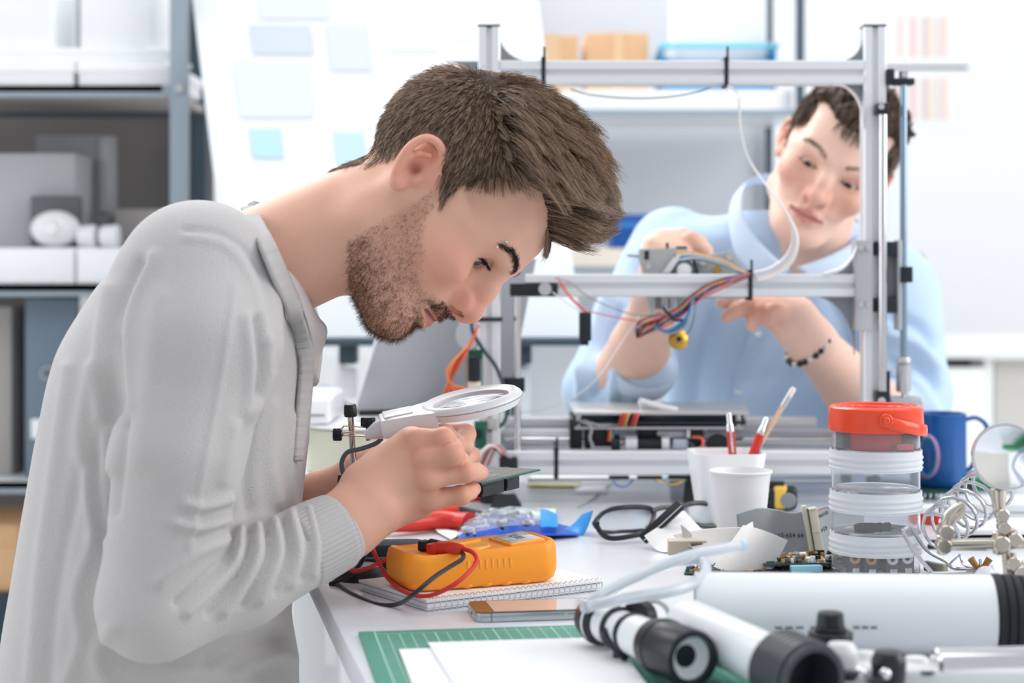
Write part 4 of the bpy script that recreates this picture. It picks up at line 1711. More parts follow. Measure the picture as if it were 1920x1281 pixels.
g.prism(poly, .0175, MC @ Matrix.Translation((0, 0, -.0125)), bev=.0035)
hn = obj('handle', g, MAGW, t)
g = G()
g.box((.026, .030, .0025), MC @ Matrix.Translation((-.066, 0, .0052)), .001)
obj('battery_cover', g, mat('magnifier_grey', (206, 209, 214), .4), hn)
g = G()
g.tube([MC @ Vector((-.098, 0, -.0085)), MC @ Vector((-.093, 0, -.008)), MC @ Vector((-.086, 0, -.0065)), MC @ Vector((-.078, 0, -.005))], [.0042, .0058, .0088, .0102], 18, 4)
obj('neck', g, MAGW, hn)

# circuit board held in the hands
_B, _u, _v = Vector((.0286, 1.834, .855)), Vector((.442, .897, 0)), Vector((-.858, .513, 0))
_u.normalize()
_v = Vector((-_u.y, _u.x, 0))
_A = _B - _u * .13
ca = [_A, _B, _B + _v * .068, _A + _v * .068]
nrm_ = (ca[1] - ca[0]).cross(ca[3] - ca[0]).normalized()
if nrm_.z < 0:
    nrm_ = -nrm_
t = thing('circuit_board', 'green circuit board with black connectors held in the bearded man\'s fingertips', 'circuit board', ca[0])
g = G()
quad_slab(g, ca, -.0016, nrm_)
obj('board', g, PCBG, t)
fB = lambda u, v, h=0: ca[0].lerp(ca[1], u).lerp(ca[3].lerp(ca[2], u), v) + nrm_ * h
g = G()
quad_slab(g, [fB(.02, .03), fB(.985, .03), fB(.985, .97), fB(.02, .97)], .0002, nrm_)
bp = obj('solder_mask', g, PCBD, t)
g = G()
quad_slab(g, [fB(.3, .94), fB(.99, .94), fB(.99, .99), fB(.3, .99)], .0004, nrm_)
obj('edge_trace', g, mat('lime_edge', (146, 158, 86), .4), bp)
Mb = basis(fB(0, 0), ca[1] - ca[0], nrm_)
LB = (ca[1] - ca[0]).length
g = G()
for r_, (v0, u0, u1, n_p) in enumerate(((.20, .05, .5, 26), (.28, .05, .52, 26), (.48, .10, .70, 34), (.56, .10, .72, 34), (.74, .2, .8, 34), (.80, .2, .8, 34))):
    for k in range(n_p):
        c = fB(u0 + (u1 - u0) * k / n_p, v0, .0004)
        g.cyl(c, c + nrm_ * .0011, .0008, .0004, 6)
o = obj('solder_joints', g, SILVER, t)
o['kind'] = 'stuff'
for u0, u1, v0, v1, h in ((.04, .40, .03, .22, .0125), (.44, .66, .03, .22, .0125)):
    g = G()
    quad_slab(g, [fB(u0, v0, -.0017), fB(u1, v0, -.0017), fB(u1, v1, -.0017), fB(u0, v1, -.0017)], -h, nrm_)
    cn = obj('connector', g, BLACK, t, sharp=20)
    g = G()
    quad_slab(g, [fB(u0 + .005, v0 - .012, -.004), fB(u1 - .12, v0 - .012, -.004), fB(u1 - .12, v0, -.004), fB(u0 + .005, v0, -.004)], -h * .6, nrm_)
    obj('rib', g, BLACK, cn)
# thin black tool pinched between finger and thumb
g = G()
g.tube([P(854, 846, 1.738), P(846, 838, 1.742), P(822, 858, 1.752), P(790, 880, 1.76)], [.0022, .0036, .0036, .0036], 12, 4)
tag(obj('probe_tool', g, BLACK), 'slim black tool tip pinched between the bearded man\'s finger and thumb', 'tool')

# small black foot with bolt, red driver handle, black pen
c = T(949, 955)
t = thing('clamp_foot', 'black tapered foot with a silver bolt behind the circuit board', 'stand', c)
g = G()
g.lathe([(0, 0), (.0275, 0), (.028, .002), (.0165, .0165), (0, .0175)], Matrix.Translation(c + Vector((0, .012, E0))) @ Matrix.Rotation(PI / 4, 4, 'Z'), 4)
obj('foot', g, RUBBER, t, sharp=20)
g = G()
b0 = c + Vector((0, .012, .016))
g.cyl(b0, b0 + Vector((0, 0, .036)), .0034, seg=14)
for k in range(9):
    g.lathe([(.003, 0), (.0041, .0008), (.003, .0016)], Matrix.Translation(b0 + Vector((0, 0, .012 + k * .0024))), 14)
obj('bolt', g, SILVER, t)
g = G()
g.cyl(b0 + Vector((0, 0, .003)), b0 + Vector((0, 0, .010)), .0095, seg=6)
g.cyl(b0 + Vector((-.006, 0, .007)), b0 + Vector((-.026, -.002, .0075)), .0028, seg=10)
obj('nut', g, ALUD, t)
a, b = T(884, 946), T(926, 946)
t = thing('nut_driver', 'short red handle lying behind the circuit board', 'tool', a)
g = G()
h_ = Vector((0, .02, .0082))
g.lathe([(0, -.03), (.0062, -.03), (.0075, 0), (.0082, .012), (.0080, .022), (.0066, .0255), (0, .026)], frame(a + h_, b + h_), 6)
obj('grip', g, RED, t, sharp=25)
g = G()
g.cyl(b + h_ + Vector((-.004, 0, 0)), b + h_ + Vector((.003, 0, 0)), .007, .0045, 16)
obj('ferrule', g, BLACK, t)
a, b = T(826, 952), T(903, 969)
g = G()
h_ = Vector((0, 0, .0038))
g.lathe([(0, 0), (.0032, 0), (.0036, .002), (.0036, (b - a).length - .004), (.0022, (b - a).length), (0, (b - a).length)], frame(a + h_, b + h_), 14)
tag(obj('pen', g, BLACK), 'plain black pen lying beside the pale sticky notes', 'pen')
# red handled pliers
t = thing('pliers', 'red handled pliers half hidden behind the hand', 'pliers', T(800, 1005))
for k, (pts, rs) in enumerate((([(725, 1008), (770, 1003), (820, 998), (856, 999), (880, 1002)], [.007, .0105, .0115, .0105, .0125]), ([(735, 990), (785, 985), (830, 981), (858, 980)], [.006, .009, .010, .0105]))):
    g = G()
    g.tube([T(a, b) + Vector((0, .008, .0122)) for a, b in pts], rs, 16, 6)
    h = obj('grip', g, RED, t)
g = G()
g.tube([T(720, 1004) + Vector((0, 0, .010)), T(690, 1004) + Vector((0, 0, .008)), T(650, 1000) + Vector((0, 0, .007))], [.008, .009, .003], 10, 4)
obj('jaw', g, ALUD, t)
# sticky note pads
c = T(978, 982)
for lb, dx, dy, z0, h, m, rz in (('pale pink sticky notes under the mint pad', -.006, .028, 0, .0022, mat('pink_note', (244, 226, 224), .8), 4), ('mint green sticky note pad behind the blue pouch', .0, .034, .0028, .0055, mat('mint_note', (222, 240, 228), .8), -3)):
    g = G()
    g.box((.082, .076, h), loc_rot(c + Vector((dx, dy, E0 + z0 + h / 2)), R(rz)), .0004)
    tag(obj('sticky_notes', g, m), lb, 'sticky notes')

# clear pouch of bits with blue backing
t = thing('parts_pouch', 'clear pouch of small bits on bright blue backing with an upturned tab', 'pouch', T(980, 1022))
PBL = mat('pouch_blue', (26, 96, 214), .4)
PBC = mat('pouch_cyan', (28, 146, 222), .4)
fr = [T(852, 1024), T(900, 1030), T(960, 1022), T(1030, 1014), T(1085, 1008)]
bk_ = [T(870, 996), T(912, 984), T(962, 978), T(1030, 984), T(1076, 994)]
cf, cb_ = catmull(fr, 8), catmull(bk_, 8)
nn = len(cf) - 1


def pouch(u, v, h0, h1):
    i = min(int(round(u * nn)), nn)
    p = cf[i].lerp(cb_[i], v)
    bul = math.sin(PI * min(max(u * 1.08, 0), 1)) ** .7 if u < .92 else .1
    return p + Vector((0, 0, h0 + h1 * bul * math.sin(PI * v) ** .6))


g = G()
g.sheet(lambda u, v: pouch(u, v, .003 + .006 * (1 - v) * math.sin(PI * u), .0), nn, 8, .0016)
obj('backing', g, PBL, t)
g = G()
g.sheet(lambda u, v: pouch(u * .8, .12 + .86 * v, .008, .020) + Vector((0, 0, .0011 * math.sin(u * 40) * math.sin(v * 17))), 40, 18, .0004)
obj('clear_cover', g, CLEAR, t)
g = G()
g.sheet(lambda u, v: pouch(.70 + u * .11, .06 + .9 * v, .0095, .021), 6, 12, .0008)
obj('strap', g, PBC, t)
rr = random.Random(9)
BM = [mat('bit_grey', (150, 152, 156), .35, .7), mat('bit_pale', (226, 226, 226), .5), mat('bit_dark', (70, 76, 84), .4, .4), mat('bit_blue', (120, 150, 190), .5)]
for k in range(34):
    u, v = rr.uniform(.08, .68), rr.uniform(.2, .85)
    p = pouch(u, v, .008, .008 + .008 * rr.random())
    g = G()
    d_ = Vector((rr.uniform(-1, 1), rr.uniform(-.6, .6), rr.uniform(-.2, .2))).normalized()
    if k % 3:
        g.cyl(p - d_ * .008, p + d_ * .008, .0026, .0022, 6)
    else:
        g.box((.014, .007, .004), basis(p, d_, (0, .3, 1)), .001)
    tag(obj('driver_bit', g, BM[k % 4]), 'small metal bit inside the clear blue-backed pouch', 'bit', 'bits in the clear pouch')
g = G()
A_, B_, C_ = T(1050, 996), T(1096, 1008), T(1090, 985)
tp = P(1112, 958, 2.08)
tq = P(1092, 966, 2.13)
g.sheet(lambda u, v: (P(1052, 995, 2.11) * (1 - v) + P(1092, 1006, 2.085) * v).lerp(tq * (1 - v) + tp * v, u) + Vector((0, 0, -.004 * math.sin(PI * u))), 10, 6, .0012)
obj('tab', g, PBC, t)
g = G()
pts = [T(806, 989), T(868, 1006), T(846, 1017), T(822, 1004)]
quad_slab(g, [p + Vector((0, 0, .003)) for p in pts], .0006, (0, 0, 1))
tag(obj('paper_scrap', g, PAPER), 'small pointed white paper scrap between pliers and multimeter', 'paper')

# yellow-edged pad, sheet and thin wire beneath the printer
a = T(1040, 915)
g = G()
g.box((.074, .05, .004), loc_rot(a + Vector((0, .02, E0 + .002)), R(-5)), .0004)
o = thing('note_pad', 'pale yellow note pad with an olive edge below the printer', 'note pad', a)
obj('pages', g, mat('pale_yellow', (238, 234, 206), .7), o)
g = G()
g.box((.06, .003, .003), loc_rot(a + Vector((-.004, -.007, E0 + .002)), R(-5)), .0004)
obj('olive_edge', g, mat('olive', (188, 172, 60), .5), o)
g = G()
quad_slab(g, [T(1076, 926) + Vector((0, 0, E0)), T(1140, 926) + Vector((0, 0, E0)), T(1128, 903) + Vector((0, 0, E0)), T(1092, 903) + Vector((0, 0, E0))], .0008, (0, 0, 1))
tag(obj('paper_sheet', g, PAPER), 'plain white paper lying under the front printer beam', 'paper')
g = G()
g.tube([T(1084, 953) + Vector((0, 0, .0012)), T(1110, 938) + Vector((0, 0, .001)), T(1140, 914) + Vector((0, 0, .001)), T(1150, 908) + Vector((0, 0, .004))], .0008, 6, 5)
tag(obj('loose_wire', g, GREYW), 'single thin grey wire lying bare on the bench before the printer', 'wire')

# spectacles
SPX = mat('spectacle_frame', (30, 38, 44), .25)
t = thing('spectacles', 'black framed spectacles lying behind the white ribbon cable', 'glasses', T(1200, 1022))


def rim(pts, r, name='rim'):
    g = G()
    g.tube(pts, r, 8, 6, closed=True, flat=(r, r * 1.15, (0, 1, 0)))
    return obj(name, g, SPX, t)


L1 = [(1118, 985, 2.035), (1136, 966, 2.045), (1172, 959, 2.055), (1214, 960, 2.07), (1226, 972, 2.07), (1210, 1004, 2.055), (1178, 1014, 2.04), (1146, 1017, 2.03), (1128, 1008, 2.03)]
L2 = [(1276, 962, 2.10), (1300, 951, 2.12), (1330, 953, 2.13), (1352, 962, 2.14), (1360, 980, 2.14), (1344, 993, 2.13), (1310, 992, 2.115), (1284, 984, 2.10)]
for k, L_ in enumerate((L1, L2)):
    pts = [P(*q) for q in L_]
    rm = rim(pts, .0026)
    cen = sum(pts, Vector()) / len(pts)
    cc = catmull(pts, 4, True)
    g = G()
    n_ = len(cc)
    off = Vector((0, .0004, 0))
    g.add([cen + off + Vector((0, -.0015, 0))] + [p + off for p in cc] + [cen - off + Vector((0, -.0015, 0))] + [p - off for p in cc],
          [(0, 1 + i, 1 + (i + 1) % n_) for i in range(n_)] + [(n_ + 1, n_ + 2 + (i + 1) % n_, n_ + 2 + i) for i in range(n_)])
    obj('lens', g, THINLENS, t)
g = G()
g.tube([P(1222, 966, 2.07), P(1240, 960, 2.08), P(1262, 959, 2.09), P(1280, 964, 2.10)], .0028, 8, 5)
obj('bridge', g, SPX, t)
g = G()
g.tube([P(1116, 988, 2.035), P(1118, 994, 2.05), P(1140, 1000, 2.10), P(1240, 996, 2.13), P(1300, 998, 2.135)], [.0035, .003, .0022, .0022, .003], 8, 5)
obj('temple', g, SPX, t)
g = G()
g.tube([P(1362, 974, 2.14), P(1360, 985, 2.16), P(1330, 990, 2.17), P(1220, 992, 2.13)], [.0035, .003, .0022, .0026], 8, 5)
obj('temple', g, SPX, t)
g = G()
g.box((.006, .006, .008), P(1119, 992, 2.03), .001)
obj('hinge', g, BLACK, t)

t.location.z += .0044
# ribbon cables


def ribbon(name, top, bot, ridges, m, parent, th=.0009, amp=.0007, nu=28, flip=1):
    ct, cb = catmull([P(*q) for q in top], 8), catmull([P(*q) for q in bot], 8)
    nt, nb2 = len(ct) - 1, len(cb) - 1

    def fn(u, v):
        def at(c, n):
            x = u * n
            i = min(int(x), n - 1)
            return c[i].lerp(c[i + 1], x - i)
        a, b = at(ct, nt), at(cb, nb2)
        p = a.lerp(b, v)
        return p + Vector((0, -flip * amp * abs(math.sin(PI * ridges * v)), 0))
    g = G()
    g.sheet(fn, nu, ridges * 5, th)
    return obj(name, g, m, parent, sharp=None), fn


GREYR = mat('grey_ribbon', (150, 156, 160), .55)
PALER = mat('pale_ribbon', (214, 212, 210), .55)
t = thing('ribbon_cable', 'grey printed ribbon cable with a beige connector beside the clear jars', 'cable', T(1470, 1048))
D0 = 1.93
r1, f1 = ribbon('ribbon', [(1381, 965, D0 - .01), (1420, 954, D0), (1452, 956, D0 + .01), (1486, 963, D0 + .005), (1512, 957, D0)], [(1386, 1030, D0 - .01), (1420, 1044, D0), (1456, 1050, D0 + .01), (1490, 1048, D0 + .005), (1522, 1044, D0)], 40, GREYR, t)
r2, f2 = ribbon('ribbon', [(1526, 958, D0 - .002), (1548, 950, D0 + .01), (1580, 950, D0 + .02), (1620, 956, D0 + .03)], [(1536, 1043, D0 - .002), (1556, 1038, D0 + .01), (1584, 1036, D0 + .02), (1620, 1036, D0 + .03)], 40, GREYR, t)
for f, rb in ((f1, r1), (f2, r2)):
    g = G()
    for vq in ((.965,) if f is f1 else (.02,)):
        g.tube([f(u / 14, vq) + Vector((0, -.0009, 0)) for u in range(15)], .0007, 6, 1, smooth=False)
    obj('red_edge_wire', g, mat('edge_red', (186, 72, 70), .5), rb)
INK = mat('ink', (40, 50, 58), .6)


def on_ribbon(text, f, u, v, size, parent, rot=0.0):
    c = f(u, v)
    x = (f(min(u + .1, 1), v) - f(max(u - .1, 0), v)).normalized()
    dn = (f(u, min(v + .1, 1)) - f(u, max(v - .1, 0))).normalized()
    n = x.cross(-dn).normalized()
    M = basis(c + Vector((0, -.0021, 0)), x, n) @ Matrix.Rotation(rot, 4, 'Z')
    return glyphs(text, size, M, INK, parent, 'print')


on_ribbon('15-654 64', f1, .70, .48, .0068, r1)
on_ribbon('AWM-1 E53793', f1, .71, .90, .0050, r1)
on_ribbon('654', f2, .24, .45, .0068, r2, PI + .12)
on_ribbon('E53793', f2, .26, .14, .0050, r2, PI + .15)
BEI = mat('beige_connector', (206, 202, 184), .5)
g = G()
a, b = P(1513, 948, D0 - .004), P(1529, 1043, D0 - .004)
g.box((.0052, .009, (b - a).length), basis((a + b) / 2 + Vector((-.0035, 0, 0)), (1, 0, 0), a - b), .0008)
cn = obj('connector', g, BEI, t)
g = G()
g.box((.0092, .010, (b - a).length - .002), basis((a + b) / 2 + Vector((.0048, -.001, -.001)), (1, 0, 0), a - b), .0008)
obj('strain_bar', g, BEI, t)
g = G()
g.box((.0010, .011, (b - a).length - .004), basis((a + b) / 2 + Vector((-.0005, -.0004, -.001)), (1, 0, 0), a - b))
obj('contact_gap', g, mat('gap_dark', (84, 80, 68), .7), cn)
for q in (.06, .5, .9):
    g = G()
    g.box((.0096, .011, .0012), basis(a.lerp(b, q) + Vector((.0048, -.0016, 0)), (1, 0, 0), a - b), .0003)
    obj('ridge', g, BEI, cn)
t = thing('ribbon_cable', 'white folded ribbon cable with pointed corner, before the grey printed one', 'cable', T(1400, 1075))
D1 = 1.865
ribbon('ribbon', [(1262, 1004, D1 + .04), (1290, 998, D1 + .045), (1340, 992, D1 + .04), (1394, 990, D1 + .03)], [(1300, 1030, D1 + .02), (1320, 1026, D1 + .02), (1350, 1022, D1 + .02), (1396, 1016, D1 + .02)], 14, PALER, t)
ribbon('ribbon', [(1394, 986, D1 + .02), (1420, 992, D1), (1448, 1002, D1 - .01), (1476, 1014, D1)], [(1338, 1064, D1 - .02), (1366, 1074, D1 - .03), (1402, 1078, D1 - .03), (1444, 1079, D1 - .02)], 36, PALER, t, amp=.00016)
g = G()
g.sheet(lambda u, v: P(1392 + 20 * u, 992 - 12 * u + 4 * v, D1 + .03 - .01 * v).lerp(P(1400 + 14 * u, 1000 + 0 * u, D1 + .012), v), 6, 4, .0014)
obj('fold', g, PALER, t)
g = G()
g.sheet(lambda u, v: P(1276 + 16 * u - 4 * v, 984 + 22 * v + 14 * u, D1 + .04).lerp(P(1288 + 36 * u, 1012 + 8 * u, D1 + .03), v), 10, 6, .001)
obj('ribbon_end', g, mat('ribbon_end_grey', (176, 172, 166), .6), t)  # folded end in a plain grey, darker than the pale ribbon
g = G()
g.box((.040, .010, .016), basis(P(1288, 1025, D1 + .03), (1, .05, -.03), (0, -.25, 1)), .0008)
k_ = obj('connector', g, mat('tan_connector', (200, 188, 170), .5), t)
g = G()
g.box((.012, .004, .008), basis(P(1306, 1025, D1 + .0245), (1, .05, -.03), (0, -.25, 1)), .0005)
obj('key_slot', g, DEVICE, k_)
t = thing('flex_cable', 'white flat cable with a long black connector leaning on the spectacles', 'cable', T(1240, 1034))
a, b = P(1206, 999, 1.985), P(1274, 960, 2.02)
g = G()
g.box(((b - a).length, .0125, .0045), basis((a + b) / 2, b - a, (-.2, -.85, .45)), .0006)
cn = obj('connector', g, BLACK, t)
g = G()
g.box(((b - a).length * .98, .0011, .0012), basis((a + b) / 2, b - a, (-.2, -.85, .45)) @ Matrix.Translation((0, -.0026, .0022)), .0002)
obj('latch', g, mat('latch_white', (210, 214, 216), .4), cn)
g = G()
qa, qb = P(1208, 1005, 1.984), P(1282, 958, 2.03)
ra, rb_ = P(1252, 1036, 1.955), P(1326, 1004, 1.965)


def flex(u, v):
    p = qa.lerp(qb, u).lerp(ra.lerp(rb_, u), v)
    return p + Vector((0, 0, -.006 * math.sin(PI * v) * (1 - u)))


g.sheet(flex, 10, 14, .0006)
obj('flat_strip', g, mat('flex_white', (232, 232, 232), .45), t)

# populated circuit boards in the pile


def pcb(label, c, w_, h_, rz, seed, n, base=PCBG, hmax=.006):
    t = thing('circuit_board', label, 'circuit board', c)
    M = loc_rot(c + Vector((0, 0, E0)), rz)
    g = G()
    g.box((w_, h_, .0016), M @ Matrix.Translation((0, 0, .0008)))
    bd_ = obj('board', g, base, t)
    r = random.Random(seed)
    ms = [SILVER, BLACK, mat('chip_grey', (104, 106, 108), .4), BRASS, mat('cap_tan', (196, 160, 110), .5), WHITE]
    for k in range(n):
        x, y = r.uniform(-.46, .46) * w_, r.uniform(-.46, .46) * h_
        s_ = (r.uniform(.002, .011), r.uniform(.002, .008), r.uniform(.001, hmax))
        g = G()
        if k % 7 == 0:
            g.cyl(M @ Vector((x, y, .0017)), M @ Vector((x, y, .0017 + hmax * 1.2)), .0028, seg=12)
        else:
            g.box(s_, M @ Matrix.Translation((x, y, .0017 + s_[2] / 2)) @ Matrix.Rotation(r.choice([0, PI / 2]), 4, 'Z'), .0002)
        obj('component', g, ms[r.randrange(6)], t)
    return t


c = T(1506, 1066)
pcb('populated circuit board beneath the grey ribbon cable', c + Vector((.006, .006, .0062)), .105, .052, R(6), 3, 110, mat('pcb_teal', (52, 82, 84), .4), .0055)
g = G()
M = loc_rot(c + Vector((-.002, -.031, .0045)), R(5))
g.box((.032, .010, .0075), M, .001)
tag(obj('heat_sink', g, mat('cyan_block', (140, 198, 214), .4)), 'small cyan block on the board beside the white ribbon', 'component')
pcb('tiny green circuit board under the loop of clear hose', T(1308, 1076), .026, .022, R(-8), 8, 16)
pcb('dark circuit board half under the white ribbon cable', T(1440, 1080) + Vector((0, .032, 0)), .15, .050, R(3), 5, 20, mat('pcb_dark2', (46, 48, 52), .5), .0022)

# pencil cup, pens, disposable cup
c = T(1361, 1000)
cc_ = Vector((P(1361, 0, 2.16).x, 2.16, TZ + E0))
t = thing('pencil_cup', 'white rounded square cup holding pens and a pencil', 'cup', cc_)
hC = P(0, 846, 2.16).z - cc_.z


def cup_shell(levels, n=8):
    vs, fs = [], []
    K = 4 * (n + 1)
    for w_, r_, z_ in levels:
        vs += [Vector((a, b, z_)) for a, b in rrect(w_, w_, r_, n)]
    for i in range(len(levels) - 1):
        for k in range(K):
            k2 = (k + 1) % K
            fs.append((i * K + k, i * K + k2, (i + 1) * K + k2, (i + 1) * K + k))
    fs.append(tuple(range(K - 1, -1, -1)))
    fs.append(tuple((len(levels) - 1) * K + k for k in range(K)))
    return vs, fs


g = G()
vs, fs = cup_shell([(.058, .012, 0), (.064, .016, .003), (.070, .018, .03), (.0855, .018, hC - .002), (.0850, .0175, hC), (.0805, .0155, hC), (.0790, .015, hC - .004), (.064, .014, .03), (.058, .012, .006)])
g.add(vs, fs, Matrix.Translation(cc_) @ Matrix.Rotation(R(4), 4, 'Z'))
obj('cup_body', g, mat('white_ceramic', (238, 239, 241), .25), t)


def pen(label, tip, top, kind):
    a, b = Vector(tip), Vector(top)
    L = (b - a).length
    M = frame(a, b)
    t = thing('ballpoint_pen' if kind == 'pen' else 'pencil', label, kind, a)
    g = G()
    if kind == 'pen':
        g.lathe([(0, 0), (.001, 0), (.0045, .012), (.0050, L - .028), (.0052, L - .022), (0, L - .022)], M, 16)
        obj('barrel', g, RED, t)
        g = G()
        g.lathe([(0, L - .0225), (.0050, L - .0225), (.0042, L - .014), (.0032, L - .012), (.0032, L - .002), (.0022, L), (0, L)], M, 16)
        cl = obj('clicker', g, CHROME, t)
        g = G()
        g.box((.0032, .0012, .03), M @ Matrix.Translation((0, -.0062, L - .033)), .0004)
        obj('clip', g, CHROME, cl)
    else:
        g.lathe([(0, 0), (.0034, .012), (.0036, L - .026), (0, L - .026)], M, 6)
        obj('shaft', g, mat('pencil_wood', (218, 184, 156), .5), t, sharp=25)
        g = G()
        g.lathe([(.0, L - .026), (.0038, L - .026), (.0040, L - .023), (.0037, L - .020), (.0040, L - .017), (.0038, L - .012), (0, L - .012)], M, 14)
        obj('ferrule', g, SILVER, t)
        g = G()
        g.lathe([(0, L - .012), (.0036, L - .012), (.0036, L - .003), (.0025, L), (0, L)], M, 14)
        obj('eraser', g, mat('eraser', (232, 226, 224), .7), t)


fl_ = cc_.z + .0085
pen('red pen standing upright in the white pencil cup', (cc_.x + .016, 2.165, fl_), P(1366, 774, 2.17), 'pen')
pen('red pen leaning beside the pencil in the white cup', (cc_.x + .000, 2.150, fl_), P(1438, 783, 2.165), 'pen')
pen('natural wood pencil with eraser leaning out of the white cup', (cc_.x - .010, 2.175, fl_), P(1489, 727, 2.16), 'pencil')
c = Vector((P(1389, 0, 2.0).x, 2.0, TZ + E0))
hD = P(0, 882, 2.0).z - c.z
t = thing('plastic_cup', 'white ribbed disposable plastic cup before the pencil cup', 'cup', c)
prof = [(0, 0), (.0225, 0), (.0235, .002)]
for k in range(24):
    z = .004 + (hD - .012) * k / 24
    prof.append((.0236 + (.0330 - .0236) * z / hD + (.00028 if k % 2 else 0) * (6 < k < 21), z))
prof += [(.0330, hD - .003), (.0348, hD - .002), (.0348, hD), (.0330, hD + .0004), (.0320, hD - .003)]
prof += [(.0318 - .0086 * q, hD - .003 - (hD - .006) * q) for q in (.2, .5, 1)] + [(0, .003)]
g = G()
g.lathe(prof, Matrix.Translation(c), 56)
obj('cup_wall', g, mat('cup_white', (240, 240, 243), .4, trans=.12), t, sharp=50)
# yellow and black tape tool
c = T(1462, 962)
t = thing('tape_measure', 'yellow and black tape measure behind the disposable cup', 'tool', c)
g = G()
M = loc_rot(c + Vector((.0, .02, .017)), R(-10))
g.box((.050, .026, .030), M, .007, 3)
obj('case', g, BLACK, t)
g = G()
g.box((.020, .0275, .0305), M @ Matrix.Translation((.004, 0, .001)), .006, 3)
obj('yellow_band', g, mat('yellow_plastic', (232, 188, 76), .4), t)
g = G()
g.cyl(M @ Vector((.014, -.012, -.002)), M @ Vector((.014, -.0155, -.002)), .0098, seg=24, bev=.001)
obj('disc', g, mat('tool_grey', (130, 136, 142), .4), t)
g = G()
g.box((.034, .02, .006), M @ Matrix.Translation((-.008, 0, .0175)), .002)
obj('button', g, BLACK, t)
# ---------------------------------------------------------------- stack of clear screw jars with orange lid
JD = 1.83
JX = P(1642, 0, JD).x
JS = JD / F
zj = lambda py: CZ - (py - Y0) * JS
JB = TZ + E0
t = thing('jar_stack', 'tower of four clear screw jars with an orange carrying lid', 'jar', (JX, JD, JB))
Mj = Matrix.Translation((JX, JD, 0))
JR = 82 * JS
zs = [JB, zj(1003), zj(925), zj(848), zj(798)]
for k in range(4):
    a, b = zs[k], zs[k + 1]
    g = G()
    rb = JR
    top = b - .0005
    prof = [(0, a), (rb - .003, a), (rb, a + .003)]
    prof += [(rb, top - .020), (rb - .0005, top - .0005), (rb - .0014, top - .0005), (rb - .0014, a + .006)]
    prof += [(0, a + .0028)]
    g.lathe([(r_, z_) for r_, z_ in prof], Mj, 64)
    j = obj('jar', g, CLEAR, t, sharp=40)
    if k < 3:
        g = G()
        pr_ = []
        z0, z1 = b - .017, b + .0035
        n = 15
        for i in range(n + 1):
            z = z0 + (z1 - z0) * i / n
            pr_.append((JR + .0018 + (.0011 if i % 4 in (1, 2) and 1 < i < 13 else 0), z))
        pr_ += [(JR + .0004, z1), (JR + .0004, z0)]
        g.lathe(pr_, Mj, 64, close=True)
        obj('thread_collar', g, FROST, j, sharp=50)
OLM = mat('orange_lid', (250, 86, 54), .22, trans=.18, spec=.5)
g = G()
za, zb_ = zj(806), zj(760)
R2 = 88.5 * JS
g.lathe([(JR + .0006, za), (R2, za), (R2 + .0004, za + .001), (R2 - .0006, zb_ - .002), (R2 - .003, zb_), (R2 - .006, zb_ + .0005), (R2 - .009, zb_ - .0008), (0, zb_ - .0008), (0, zb_ - .004), (JR + .0006, zb_ - .004)], Mj, 72)
lid = obj('lid', g, OLM, t)
g = G()
for rr_ in (.012, .02, .028, .034):
    g.lathe([(rr_, zb_ - .0009), (rr_ + .0012, zb_ - .0009), (rr_ + .0012, zb_ - .0001), (rr_, zb_ - .0001)], Mj, 48, close=True)
obj('embossed_rings', g, OLM, lid)
g = G()
hp = [(1630, 778), (1650, 774), (1690, 786), (1722, 797), (1733, 797)]
pts = []
for px, py in hp:
    x = P(px, 0, JD - .04).x - JX
    x = max(min(x, R2 + .001), -R2 - .001)
    pts.append(Vector((JX + x, JD - math.sqrt(max((R2 + .0022) ** 2 - x * x, 0)), zj(py))))
ang0, ang1 = -PI / 2 - .06, PI / 2 + .06
pts = []
for i in range(15):
    a = -PI / 2 - .03 + (PI + .06) * i / 14
    zz_ = zj(781) + (zj(806) - zj(781)) * math.sin(PI * i / 14) ** .8
    pts.append(Vector((JX + (R2 + .0024) * math.cos(a), JD + (R2 + .0024) * math.sin(a), zz_)))
g.tube(pts, .001, 8, 3, flat=(.0058, .0013, (0, 0, 1)))
obj('carry_handle', g, OLM, lid)
g = G()
for s_ in (-1,):
    c = Vector((JX, JD - R2 - .0005, zj(781)))
    g.cyl(c, c + Vector((0, -.0034, 0)), .0068, seg=22, bev=.0008)
    g.cyl(c + Vector((0, -.003, 0)), c + Vector((0, -.0052, 0)), .0036, seg=18, bev=.0008)
obj('pivot', g, OLM, lid)
# what the jars hold
zt3 = zs[3] + .0036
t = thing('tape_roll', 'red ribbed roll inside the top clear jar', 'tape', (JX - .002, JD, zt3))
g = G()
g.lathe([(.012, 0), (.026, 0), (.028, .006), (.0275, .010), (.028, .014), (.0265, .0225), (.012, .0225)], Matrix.Translation((JX - .002, JD - .004, zt3)), 40, close=True)
obj('roll', g, mat('roll_red', (206, 66, 56), .5), t)
for lb, dx, dy, sz, m, rz in (('grey wedge shaped part in the top clear jar', -.031, -.006, (.018, .012, .020), DEVICE, 30), ('small grey box part at the edge of the top jar', .032, -.012, (.014, .012, .016), mat('part_grey', (128, 126, 128), .5), -20),
                              ('red and silver slider part on the top jar floor', .022, -.030, (.018, .007, .008), mat('part_red', (196, 92, 88), .5), 8)):
    g = G()
    g.box(sz, loc_rot((JX + dx, JD + dy, zt3 + sz[2] / 2), R(rz)), .002)
    tag(obj('spare_part', g, m), lb, 'part')
zt1 = zs[1] + .0036
t = thing('power_plug', 'black ribbed power plug lying in the lower clear jar', 'plug', (JX, JD - .01, zt1))
g = G()
a, b = Vector((JX - .024, JD - .018, zt1 + .0055)), Vector((JX + .014, JD - .012, zt1 + .006))
